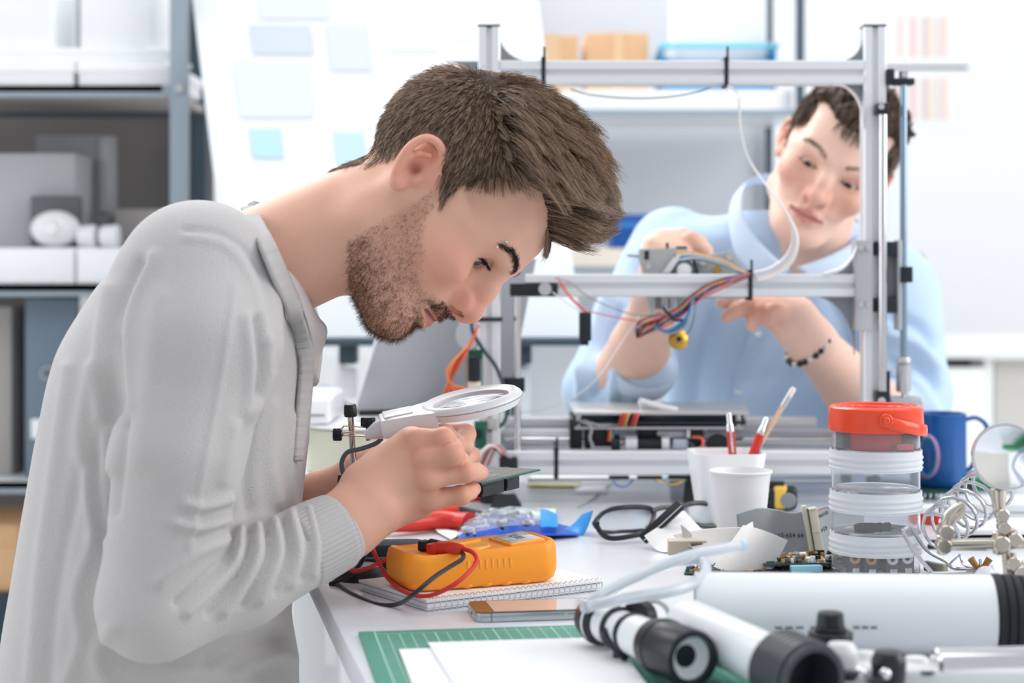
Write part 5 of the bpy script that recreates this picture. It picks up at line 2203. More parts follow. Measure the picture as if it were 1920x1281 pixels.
g.lathe([(0, 0), (.0042, 0), (.0052, .004), (.0052, .018), (.0046, .020), (.0046, .024), (.0050, .025), (.0050, .027), (.0042, .028), (.0042, .030), (.0048, .031), (.0048, .036), (0, .038)], frame(a, b), 18)
obj('plug_body', g, BLACK, t)
g = G()
rr = random.Random(2)
for k in range(6):
    p = [Vector((JX + .012 + rr.uniform(-.012, .022), JD - .012 + rr.uniform(-.015, .02), zt1 + .002 + rr.random() * .004)) for _ in range(4)]
    g.tube(p, .0007, 5, 4)
tag(obj('wire_scraps', g, GREYW), 'loose grey wire scraps beside the plug in the lower jar', 'wire', kind='stuff')
zt0 = zs[0] + .0036
JK = [(-.026, -.026, 0, ORANGE_W), (-.011, -.0325, 1, BRASS), (.010, -.0325, 2, ALU), (.026, -.026, 3, ALU)]
for k, (dx, dy, i, m) in enumerate(JK):
    lb = ['audio jack with an amber ring at the jar wall, bottom jar', 'audio jack with a brass ring, bottom jar', 'audio jack with a white ring beside the brass one, bottom jar', 'audio jack with a white ring farthest from the amber one, bottom jar'][k]
    c = Vector((JX + dx, JD + dy, zt0))
    t = thing('audio_jack', lb, 'jack', c, 'jacks in the bottom jar')
    g = G()
    g.box((.0140, .012, .024), c + Vector((0, .0062, .0122)), .001)
    obj('housing', g, mat('jack_black', (44, 58, 62), .4), t)
    g = G()
    cc2 = c + Vector((0, .0002, .0155))
    g.lathe([(.0024, 0), (.0054, 0), (.0054, .002), (.0024, .002)], frame(cc2, cc2 + Vector((0, -1, 0))), 22, close=True)
    obj('ring', g, [mat('amber_ring', (222, 168, 92), .4), BRASS, WHITE, WHITE][i], t)
    g = G()
    g.box((.007, .002, .005), c + Vector((.001, -.0008, .0035)), .0005)
    obj('contact', g, SILVER, t)

for lb, dx, dy, sz, rz in (('dark teal slab part behind the jacks in the bottom jar', 0, .004, (.062, .012, .026), 4), ('black wedge part behind the slab in the bottom jar', .004, .024, (.050, .014, .020), -8)):
    g = G()
    g.box(sz, loc_rot((JX + dx, JD + dy, zt0 + sz[2] / 2), R(rz)), .002)
    tag(obj('spare_part', g, mat('part_teal', (40, 62, 66), .5)), lb, 'part')

# ---------------------------------------------------------------- mug, notebooks and cases at the back right
c = Vector((P(1764, 0, 2.49).x, 2.49, TZ + .0095))
t = thing('coffee_mug', 'dark blue mug standing behind the clear jar tower', 'mug', c)
MB_ = mat('mug_blue', (28, 88, 158), .18)
hM = P(0, 774, 2.49).z - c.z
rM = 42 * 2.49 / F * 1.12
g = G()
g.lathe([(0, 0), (rM - .004, 0), (rM - .001, .003), (rM, .008), (rM, hM - .001), (rM - .001, hM), (rM - .0035, hM), (rM - .004, hM - .004), (rM - .004, .008), (0, .006)], Matrix.Translation(c), 48)
obj('mug_body', g, MB_, t)
g = G()
x0 = c.x + rM - .002
g.tube([(x0, c.y, c.z + hM - .010), (x0 + .016, c.y - .002, c.z + hM - .007), (x0 + .030, c.y - .004, c.z + hM - .020), (x0 + .026, c.y - .003, c.z + hM * .52), (x0 + .010, c.y, c.z + .026), (x0 - .001, c.y, c.z + .018)], .003, 10, 6, flat=(.0062, .003, (0, 1, 0)))
obj('handle', g, MB_, t)
t = thing('wire_coil', 'coil of blue and pink wire between the jar tower and the mug', 'wire', T(1742, 905))
for k, m in enumerate((mat('coil_teal', (24, 110, 150), .4), PINKW, BLUEW)):
    g = G()
    g.tube([P(1738, 858, 2.43) + Vector(((.012 + .003 * k) * math.cos(a), .004 * k, .001 + (.026 + .0015 * k) * math.sin(a))) for a in [2 * PI * i / 12 for i in range(12)]], .0022, 8, 3, closed=True)
    obj('turn', g, m, t)


def box_book(name, label, cat, px0, px1, py, depth, h, m, rz=0.0, zoff=0.0, r=.0008):
    a, b = T(px0, py, zoff), T(px1, py, zoff)
    M = loc_rot(Vector(((a.x + b.x) / 2, a.y + depth / 2, TZ + zoff + E0 + h / 2)), R(rz))
    g = G()
    g.box((b.x - a.x, depth, h), M, r)
    t = thing(name, label, cat, M.translation)
    obj('cover', g, m, t)
    return t, M, (b.x - a.x)


DG = mat('dark_green_cover', (30, 74, 62), .5)
t, M, L_ = box_book('spiral_notebook', 'dark green spiral notebook under the blue mug', 'notebook', 1690, 1830, 938, .16, .0075, DG, 0)
g = G()
g.box((L_ - .004, .157, .006), M @ Matrix.Translation((0, -.001, 0)))
obj('pages', g, PAPER, t)
for k in range(13):
    g = G()
    x = -L_ / 2 + .006 + k * .0078
    g.tube([M @ Vector((x + .001 * math.sin(a), -.081 + .005 * math.cos(a), .0046 * math.sin(a))) for a in [2 * PI * i / 10 for i in range(10)]], .0006, 5, 2, closed=True)
    obj('ring', g, ringm, t)
t, M, L_ = box_book('pencil_case', 'bright green flat case behind the soldering spring', 'case', 1822, 1900, 921, .08, .016, mat('bright_green', (22, 132, 82), .4), 6)
g = G()
g.box((L_ + .001, .081, .0012), M @ Matrix.Translation((0, 0, .003)))
obj('seam', g, DG, t)
t, M, L_ = box_book('small_box', 'red and white little box beside the clear jar tower', 'box', 1722, 1768, 985, .04, .020, RED, 0)
g = G()
g.box((L_ + .0006, .0406, .0070), M @ Matrix.Translation((0, 0, .0068)), .0005)
obj('white_band', g, WHITE, t)
t, M, L_ = box_book('hard_drive', 'long black flat case behind the nickel clamp arm', 'case', 1800, 1990, 1012, .09, .012, BLACK, 2)
g = G()
g.box((L_ + .0008, .0908, .0010), M @ Matrix.Translation((0, 0, .001)))
obj('seam', g, GREYW, t)
t, M, L_ = box_book('paper_stack', 'white papers lying on top of the long black case', 'paper', 1800, 1990, 1004, .09, .006, PAPER, 4, .0135)
t, M, L_ = box_book('notebook', 'pale notebook lying behind the soldering stand spring', 'notebook', 1790, 1980, 962, .10, .010, mat('pale_cover', (224, 228, 230), .5), -4)
c = T(1790, 1030)
for k in range(5):
    g = G()
    a = Vector((c.x - .03 + .006 * k, c.y + .018 * (k % 3), TZ + .0028 + .005 * (k // 3)))
    b = a + Vector((.062, -.010 + .006 * (k % 2), 0))
    g.cyl(a, b, .0024, .0018, 10, .0004)
    tag(obj('drill_bit', g, BLACK), 'thin black bit lying behind the soldering stand tray', 'bit', 'black bits behind the soldering stand')

# ---------------------------------------------------------------- soldering iron stand with spring
t = thing('soldering_stand', 'steel soldering iron stand with a wire spring beside the clear jars', 'soldering stand', T(1800, 1085))
STE = mat('stand_steel', (196, 196, 200), .22, .85)
g = G()
cs = [T(1746, 1093), T(1868, 1092), T(1862, 1068), T(1736, 1068)]
quad_slab(g, [p + Vector((0, 0, E0)) for p in cs], .004, (0, 0, 1))
tr = obj('base_tray', g, STE, t)
g = G()
quad_slab(g, [p.lerp(sum(cs, Vector()) / 4, .12) + Vector((0, 0, .005)) for p in cs], .001, (0, 0, 1))
obj('tray_liner', g, mat('liner', (214, 216, 220), .5), tr)
g = G()
g.box((.006, .03, .010), loc_rot(T(1756, 1084) + Vector((.001, .008, .009)), R(28)), .001)
obj('tray_lip', g, mat('lip_tan', (176, 172, 160), .35, .5), tr)
# spring: helix along a rising axis
A0, A1 = P(1754, 1002, 1.772), P(1868, 904, 1.88)
ax_ = (A1 - A0)
Mx = frame(A0, A1)
g = G()
NT, NS_ = 7, 18
pts = []
for k in range(NT * NS_ + 1):
    a = 2 * PI * k / NS_ + 1.2
    q = k / (NT * NS_)
    rr_ = .021 + .003 * q
    pts.append(Mx @ Vector((rr_ * math.cos(a), rr_ * math.sin(a), ax_.length * q)))
g.tube(pts, .0019, 8, 1, smooth=False)
obj('spring', g, STE, t)
g = G()
g.tube([P(1698, 992, 1.76), P(1694, 1000, 1.755), P(1716, 1036, 1.75), P(1744, 1070, 1.745), P(1754, 1076, 1.745), P(1846, 1072, 1.745)], .0021, 8, 6)
g.tube([P(1698, 992, 1.76), P(1708, 990, 1.77), P(1736, 1030, 1.80), P(1772, 1052, 1.81), P(1790, 1066, 1.80), P(1846, 1070, 1.75)], .0021, 8, 6)
g.tube([P(1778, 1060, 1.80), P(1792, 1046, 1.80), P(1800, 1042, 1.80), P(1808, 1060, 1.79), P(1840, 1070, 1.75)], .0014, 8, 6)
obj('wire_frame', g, STE, t)
g = G()
c = P(1838, 1068, 1.742)
for s_ in (-1, 1):
    g.tube([c, c + Vector((s_ * .004, 0, .003)), c + Vector((s_ * .009, 0, .0105))], [.0024, .0028, .0036], 10, 4)
g.cyl(c + Vector((0, 0, -.003)), c + Vector((0, 0, .004)), .0038, seg=14)
g2 = obj('wing_nut', g, mat('wing_brass', (150, 108, 66), .35, .7), t)
g = G()
g.cyl(c + Vector((0, 0, .003)), c + Vector((0, 0, .010)), .0014, seg=10)
obj('bolt', g, SILVER, g2)
g = G()
g.ball(P(1848, 1082, 1.73), .0105, 20)
obj('clear_ball', g, mat('glass_ball', (244, 246, 248), .12, trans=.5), t)

# ---------------------------------------------------------------- second helping hand, nickel plated, out of focus at the right
NIC = mat('worn_nickel', (196, 188, 176), .25, .95)
HD = 1.56
t = thing('helping_hand', 'nickel helping hand stand with a round glass at the picture edge', 'clamp stand', (P(1895, 0, HD).x, HD, TZ))
b0 = Vector((P(1896, 0, HD).x, HD, TZ + E0))
g = G()
g.lathe([(0, 0), (.030, 0), (.031, .006), (.024, .013), (.008, .016), (0, .016)], Matrix.Translation(b0), 28)
obj('foot', g, BLACK, t)
rod('stem', b0 + Vector((0, 0, .012)), P(1884, 1000, HD), .0042, NIC, t)
rod('cross_bar', P(1758, 1021, HD - .005), P(2000, 1017, HD - .005), .0048, NIC, t)


def joint(px, py, s, parent, d=HD):
    g = G()
    c = P(px, py, d)
    s *= .78
    g.cyl(c + Vector((0, .008 * s, 0)), c + Vector((0, -.008 * s, 0)), .0068 * s, seg=18, bev=.0012)
    o = obj('joint', g, NIC, parent)
    g = G()
    g.cyl(c + Vector((0, -.008 * s, 0)), c + Vector((0, -.014 * s, 0)), .0085 * s, seg=10, bev=.001)
    obj('thumb_screw', g, NIC, o)
    g = G()
    g.cyl(c + Vector((0, 0, .011 * s)), c + Vector((0, 0, -.011 * s)), .0055 * s, seg=16, bev=.001)
    obj('collar', g, NIC, o)
    return o


for a, b, s in ((1872, 1018, 1.15), (1898, 1010, 1.0), (1766, 1022, 1.0), (1880, 988, .9), (1896, 1055, 1.0), (1912, 1074, 1.2), (1770, 996, 1.05), (1876, 965, .9)):
    joint(a, b, s, t)
g = G()
for s_ in (-1, 1):
    g.tube([P(1768, 995, HD - .004), P(1780 + 4 * s_, 974 + 3 * s_, HD - .006), P(1796 + 5 * s_, 958 + 4 * s_, HD - .006), P(1806 + 1 * s_, 944, HD - .006)], [.0042, .0044, .0036, .0018], 10, 5)
obj('crocodile_clip', g, NIC, t)
g = G()
g.tube([P(1874, 955, HD), P(1872, 935, HD), P(1872, 918, HD)], [.0050, .0062, .0075], 14, 4)
obj('lens_neck', g, NIC, t)
c = P(1886, 857, HD)
Ml = basis(c, (1, 0, 0), (-.18, -1, .15))
rl = 60 * HD / F
g = G()
g.lathe([(rl - .001, -.003), (rl + .0012, -.0035), (rl + .0018, 0), (rl + .0012, .0035), (rl - .001, .003)], Ml, 56, close=True)
obj('lens_ring', g, CHROME, t)
g = G()
g.lathe([(0, -.0042), (.012, -.0034), (rl - .0006, -.0008), (rl - .0006, .0008), (.012, .0034), (0, .0042)], Ml, 48)
obj('lens', g, GLASS, t)

# ---------------------------------------------------------------- telescope parts in front
TW = mat('tube_white', (226, 229, 234), .28, spec=.4)
DK = mat('scope_black', (26, 32, 38), .35)
tr_ = .0318
tz_ = TZ + tr_ + .0012
t = thing('telescope_tube', 'thick white telescope tube lying across the front with a black ribbed end', 'telescope', (P(1600, 0, 1.42).x, 1.42, TZ))
a, b = Vector((P(1303, 0, 1.455).x, 1.455, tz_)), Vector((P(1858, 0, 1.44).x, 1.44, tz_))
M = frame(a, b)
L_ = (b - a).length
g = G()
g.lathe([(tr_ - .002, 0), (tr_, 0), (tr_, L_), (tr_ - .004, L_), (tr_ - .004, .002)], M, 64, close=True)
tb_ = obj('tube', g, TW, t)
g = G()
g.lathe([(0, .03), (tr_ - .005, .03), (tr_ - .005, .032), (0, .032)], M, 40)
obj('inner_cap', g, DK, tb_)
g = G()
pr_ = [(tr_ - .008, L_ + .0005), (tr_ - .001, L_ + .0005)]
for k in range(7):
    z = L_ + .002 + k * .007
    q = .0012 - .0004 * k
    pr_ += [(tr_ + q, z), (tr_ + q, z + .0048), (tr_ - .0022 + q, z + .0055), (tr_ - .0022 + q, z + .0068)]
pr_ += [(tr_ - .008, L_ + .052)]
g.lathe(pr_, M, 56, close=True)
obj('ribbed_end', g, RUBBER, t, sharp=25)
# faint printed dashes on the tube
g = G()
for px0, px1 in ((1452, 1512), (1520, 1560), (1600, 1650)):
    for k in range(3):
        a_ = -.42
        x0 = (P(px0 + (px1 - px0) * (k + .1) / 3, 0, 1.41).x - a.x)
        x1 = (P(px0 + (px1 - px0) * (k + .8) / 3, 0, 1.41).x - a.x)
        p0_ = Vector((a.x + x0, 1.446 - tr_ * math.cos(.18) - .0004, tz_ - tr_ * math.sin(.18) + .001))
        g.box((x1 - x0, .0004, .002), p0_ + Vector(((x1 - x0) / 2, 0, 0)))
obj('print_dashes', g, mat('print_grey', (110, 116, 122), .5), tb_)['kind'] = 'stuff'
# second tube running towards the camera
t = thing('telescope_tube', 'slim white telescope tube pointing forward with a grey ribbed hood', 'telescope', (P(1400, 0, 1.4).x, 1.38, TZ))
r_ = .0215
a, b = Vector((P(1285, 0, 1.395).x, 1.395, TZ + r_ + .014)), Vector((P(1465, 0, 1.275).x, 1.275, TZ + r_ + .0065))
M = frame(a, b)
L_ = (b - a).length
g = G()
g.lathe([(0, 0), (r_ * .86, 0), (r_ * .9, .004), (r_ * .9, L_), (0, L_)], M, 48)
obj('tube', g, TW, t)
g = G()
pr_ = [(r_ * .9, L_ - .004), (r_ * 1.1, L_ - .004)]
for k in range(6):
    pr_ += [(r_ * 1.28, L_ + k * .006), (r_ * 1.28, L_ + k * .006 + .0042), (r_ * 1.18, L_ + k * .006 + .005)]
pr_ += [(r_ * 1.2, L_ + .04), (r_ * .98, L_ + .04), (r_ * .94, L_ + .004)]
g.lathe(pr_, M, 48, close=True)
hd_ = obj('ribbed_hood', g, mat('hood_grey', (58, 64, 70), .4), t, sharp=25)
g = G()
g.lathe([(0, L_ + .010), (r_ * .94, L_ + .010), (r_ * .94, L_ + .012), (0, L_ + .012)], M, 36)
obj('dark_opening', g, DK, hd_)
# finder scope, black and white
t = thing('finder_scope', 'black and white finder scope with a clear hose resting on top', 'telescope', (P(1200, 0, 1.4).x, 1.40, TZ))
a, b = Vector((P(1110, 0, 1.46).x, 1.46, TZ + .0274)), Vector((P(1300, 0, 1.305).x, 1.305, TZ + .0274))
M = frame(a, b)
L_ = (b - a).length
SEG = [('eyepiece', 0, .014, .0165, .0190, DK), ('eyepiece_ring', .014, .018, .0185, .0185, WHITE), ('eyepiece', .018, .024, .019, .0165, DK), ('barrel', .024, .062, .0150, .0150, TW), ('barrel_ring', .062, .067, .0168, .0168, DK),
       ('barrel', .067, .098, .0155, .0165, TW), ('collar', .098, .112, .0195, .0215, DK), ('objective', .112, .150, .0205, .0210, DK)]
for nm, z0, z1, ra, rb, m in SEG:
    g = G()
    k_ = L_ / .150
    z0 *= k_
    z1 *= k_
    if nm == 'objective':
        g.lathe([(0, z0), (ra, z0), (rb, z1 - .002), (rb - .001, z1), (rb - .005, z1), (rb - .006, z1 - .012), (0, z1 - .012)], M, 40)
    else:
        g.lathe([(0, z0), (ra - .001, z0), (ra, z0 + .001), (rb, z1 - .001), (rb - .001, z1), (0, z1)], M, 40)
    o = obj(nm, g, m, t)
    if nm == 'objective':
        g = G()
        g.lathe([(.0085, z1 - .0115), (.0165, z1 - .0115), (.0165, z1 - .003), (.0135, z1 - .0105)], M, 36, close=True)
        obj('white_bezel', g, WHITE, o)
g = G()
q0 = M @ Vector((0, 0, L_ * .30))
g.lathe([(.0152, -.0025), (.0172, -.0025), (.0172, .0025), (.0152, .0025)], frame(q0, b), 36, close=True)
cr = obj('clamp_ring', g, DK, t)
g = G()
g.box((.006, .012, .022), basis(q0 + Vector((-.0, -.004, -.022)), b - a, (0, 0, 1)), .002)
g.tube([q0 + Vector((-.014, -.012, .002)), q0 + Vector((-.006, -.018, -.010)), q0 + Vector((.004, -.018, -.020))], .0028, 8, 4)
obj('bracket', g, DK, t)
g = G()
c = P(1206, 1158, 1.425)
g.cyl(c, c + Vector((-.008, -.012, .002)), .0135, .0125, 28, .001)
kn_ = obj('focus_knob', g, DK, t)
g = G()
g.lathe([(.0105, 0), (.0142, 0), (.0142, .003), (.0105, .003)], frame(c + Vector((.010, .004, 0)), c + Vector((.004, -.010, 0))), 30, close=True)
obj('knob_ring', g, WHITE, kn_)
# clear hose
t = thing('clear_hose', 'clear plastic hose looped over the finder scope', 'hose', P(1330, 1060, 1.5))
hz = [(1392, 1024, 1.50), (1352, 1030, 1.49), (1300, 1040, 1.48), (1244, 1060, 1.47), (1190, 1084, 1.46), (1140, 1108, 1.45), (1106, 1130, 1.44), (1098, 1140, 1.43), (1118, 1134, 1.42), (1176, 1122, 1.41), (1250, 1110, 1.41), (1296, 1096, 1.43), (1322, 1074, 1.46), (1318, 1054, 1.48), (1296, 1050, 1.49), (1240, 1062, 1.50), (1180, 1090, 1.50), (1130, 1120, 1.49), (1120, 1150, 1.47)]
HOSE = mat('hose_clear', (236, 241, 248), .15, trans=.5, ior=1.3)
g = G()
g.tube([P(*q) for q in hz], .0046, 14, 7)
obj('hose_wall', g, HOSE, t)
g = G()
c = P(1392, 1024, 1.50)
g.lathe([(.0018, 0), (.0050, 0), (.0050, .004), (.0018, .004)], frame(c, c + Vector((1, .1, .1))), 18, close=True)
obj('hose_end', g, mat('hose_tip', (200, 222, 240), .3), t)
# mount with locking knobs
t = thing('telescope_mount', 'white and black telescope mount with locking knobs in the very front', 'telescope mount', (P(1640, 0, 1.30).x, 1.30, TZ))
MW = mat('mount_white', (222, 224, 224), .3)
g = G()
g.box((.16, .035, .022), (P(1760, 0, 1.29).x, 1.305, TZ + .0125), .004, 3)
obj('mount_base', g, MW, t)
for px, ytop, d, parts in ((1557, 1148, 1.34, ((0, .011, .0095, .0105), (.011, .012, .012, .0095), (.014, .007, .0165, .0165), (.021, .018, .0135, .006))), (1666, 1222, 1.28, ((0, .006, .0100, .0120), (.006, .016, .0125, .0115), (.022, .012, .008, .010)))):
    c = P(px, ytop, d)
    z = c.z
    kb = None
    for q0_, h_, r0, r1 in parts:
        g = G()
        g.cyl(Vector((c.x, d, z - q0_)), Vector((c.x, d, z - q0_ - h_)), r0, r1, 30, .0008)
        kb = obj('locking_knob', g, DK, t)
    g = G()
    g.cyl(Vector((c.x, d, z - .03)), Vector((c.x, d, TZ + .02)), .0055, seg=18)
    obj('knob_shaft', g, DK, t)
for px, ytop, d, r_ in ((1577, 1206, 1.30, .0125), (1718, 1232, 1.32, .0110), (1624, 1222, 1.33, .0105)):
    c = P(px, ytop, d)
    g = G()
    g.lathe([(0, TZ + .018), (r_, TZ + .018), (r_, c.z - .008), (r_ * .92, c.z - .004), (r_ * .7, c.z), (0, c.z)], Matrix.Translation((c.x, d, 0)), 32)
    obj('white_turret', g, MW, t)
for px, py, d, r_ in ((1592, 1258, 1.27, .0055), (1738, 1258, 1.29, .0058), (1640, 1272, 1.26, .0062)):
    c = P(px, py, d)
    g = G()
    g.cyl(Vector((c.x, d, c.z)), Vector((c.x, d, TZ + .02)), r_, r_ * .9, 20, .001)
    kk = obj('set_screw', g, DK, t)
g = G()
g.ball(P(1614, 1262, 1.27), .0046, 14)
g.ball(P(1660, 1264, 1.26), .0042, 14)
obj('chrome_stud', g, CHROME, t)
g = G()
a, b = Vector((P(1752, 0, 1.30).x, 1.30, TZ + .024)), Vector((P(2000, 0, 1.30).x, 1.31, TZ + .024))
g.cyl(a, b, .0125, seg=28, bev=.002)
cw = obj('counterweight_bar', g, CHROME, t)

# ---------------------------------------------------------------- spool, white unit and laptop at the back left
SD = 2.42
sc_ = Vector((P(704, 0, SD).x, SD, TZ + E0))
t = thing('black_box', 'flat black box under the cream filament spool', 'box', sc_)
zsp = P(0, 884, SD).z - .002
g = G()
g.box((.15, .10, zsp - TZ - .001), sc_ + Vector((0, .052, (zsp - TZ - .001) / 2)), .004)
obj('box_body', g, mat('spool_base', (40, 52, 58), .5), t)
t = thing('filament_spool', 'cream spool of filament behind the chrome clamp post', 'spool', (sc_.x, sc_.y, zsp))
CRM = mat('cream_plastic', (228, 228, 214), .5)
ztop = P(0, 789, SD).z
rs_ = .098
for z0 in (zsp + .0002, ztop - .005):
    g = G()
    g.lathe([(.028, z0), (rs_ - .001, z0), (rs_, z0 + .001), (rs_, z0 + .004), (rs_ - .001, z0 + .005), (.028, z0 + .005)], Matrix.Translation((sc_.x, sc_.y, 0)), 72, close=True)
    obj('flange', g, WHITE, t)
g = G()
pr_ = [(.028, zsp + .006)]
nn = 22
for k in range(nn):
    z = zsp + .006 + (ztop - zsp - .012) * k / nn
    h_ = (ztop - zsp - .012) / nn
    pr_ += [(rs_ - .0085, z), (rs_ - .006, z + h_ * .5)]
pr_ += [(.028, ztop - .006)]
g.lathe(pr_, Matrix.Translation((sc_.x, sc_.y, 0)), 64, close=True)
obj('filament_winding', g, CRM, t, sharp=60)
g = G()
c = P(577, 823, SD - .02)
g.cyl(c + Vector((.004, .006, 0)), c + Vector((-.004, -.002, 0)), .010, seg=20)
obj('side_hole', g, mat('hole_grey', (108, 112, 116), .7), t)
g = G()
zu0, zu1 = ztop + .0008, P(0, 741, SD).z
a, b = P(530, 0, SD - .08).x, -.236
t = thing('white_unit', 'flat white device unit lying on the cream spool', 'device', ((a + b) / 2, SD + .02, zu0))
g.box((b - a, .20, zu1 - zu0), ((a + b) / 2, SD + .03, (zu0 + zu1) / 2), .005, 3)
un = obj('unit_body', g, mat('unit_white', (236, 238, 240), .35), t)
g = G()
g.box((.05, .002, .0022), (a + .028, SD - .0705, zu0 + (zu1 - zu0) * .36))
obj('slot', g, mat('slot_green', (130, 140, 140), .5), un)
g = G()
g.box((b - a - .008, .19, .002), ((a + b) / 2, SD + .03, zu1 + .0005), .0005)
obj('top_panel', g, mat('unit_grey', (214, 220, 226), .4), un)
# laptop seen from behind
LD0, LD1 = 2.50, 2.435
zl = ztop + .002
t = thing('laptop', 'open silver laptop seen from behind with a pale round badge', 'laptop', (P(800, 0, LD0).x, LD0, zl))
SLV = mat('laptop_silver', (182, 184, 190), .38, .45)
LQ = [P(664, 770, LD0), P(950, 762, LD0 + .04), P(1006, 484, LD1 + .03), P(742, 520, LD1)]
ln = (LQ[1] - LQ[0]).cross(LQ[3] - LQ[0]).normalized()
if ln.y < 0:
    ln = -ln
g = G()
quad_slab(g, LQ, .006, ln)
ld = obj('lid', g, SLV, t)
g = G()
e_ = [LQ[0], LQ[3]]
g.tube([e_[0] - ln * .0003, e_[1] - ln * .0003], .0022, 8, 1, smooth=False)
obj('bright_edge', g, WHITE, ld)
g = G()
cL = P(884, 640, 2.46)
dd_ = (LQ[0] - cL).dot(ln)
cL = cL + ln * dd_
Mq = basis(cL - ln * .0006, LQ[1] - LQ[0], -ln)
g.lathe([(0, 0), (.020, 0), (.020, .0004), (0, .0004)], Mq @ Matrix.Diagonal((.9, 1.25, 1, 1)), 36)
obj('lid_badge', g, mat('badge_pale', (206, 208, 214), .3), ld)
g = G()
hx = (LQ[1] - LQ[0]).normalized()
g.cyl(LQ[0] + Vector((.006, .004, -.004)), LQ[1] + Vector((-.006, .004, -.004)), .0045, seg=14)
obj('hinge', g, BLACK, t)
g = G()
mb2 = (LQ[0] + LQ[1]) / 2
by = Vector((-hx.y, hx.x, 0))
M = basis(mb2 + by * .082 + Vector((0, 0, -.0006)), hx, (0, 0, 1))
g.box(((LQ[1] - LQ[0]).length, .155, .010), M, .003)
obj('keyboard_base', g, SLV, t)
# green and orange screwdriver behind the forearm
a, b = T(548, 946), T(640, 940)
t = thing('screwdriver', 'green and orange screwdriver behind the bearded man\'s forearm', 'screwdriver', a)
h_ = Vector((0, 0, .0135))
L_ = (b - a).length
g = G()
g.lathe([(0, 0), (.009, 0), (.012, .006), (.0128, .03), (.0115, .05), (.009, L_), (0, L_)], frame(a + h_, b + h_), 18)
obj('grip', g, mat('tool_green', (44, 96, 82), .4), t)
g = G()
g.tube([a.lerp(b, .12) + h_ + Vector((0, -.0125, -.002)), a.lerp(b, .55) + h_ + Vector((0, -.012, -.002)), a.lerp(b, .9) + h_ + Vector((0, -.009, -.002))], [.003, .005, .003], 8, 5)
obj('grip_insert', g, mat('tool_orange', (238, 96, 58), .4), t)
g = G()
g.cyl(b + h_, b + h_ + (b - a).normalized() * .09, .003, seg=10)
obj('blade', g, SILVER, t)
# ---------------------------------------------------------------- heads (local frame: x forward, y towards the left ear, z up, origin between the ear canals)
SKIN = mat('skin', (214, 160, 134), .52, spec=.35, sss=.12, attr='Col', vary=.05, vscale=60, bump=.25, bscale=900)


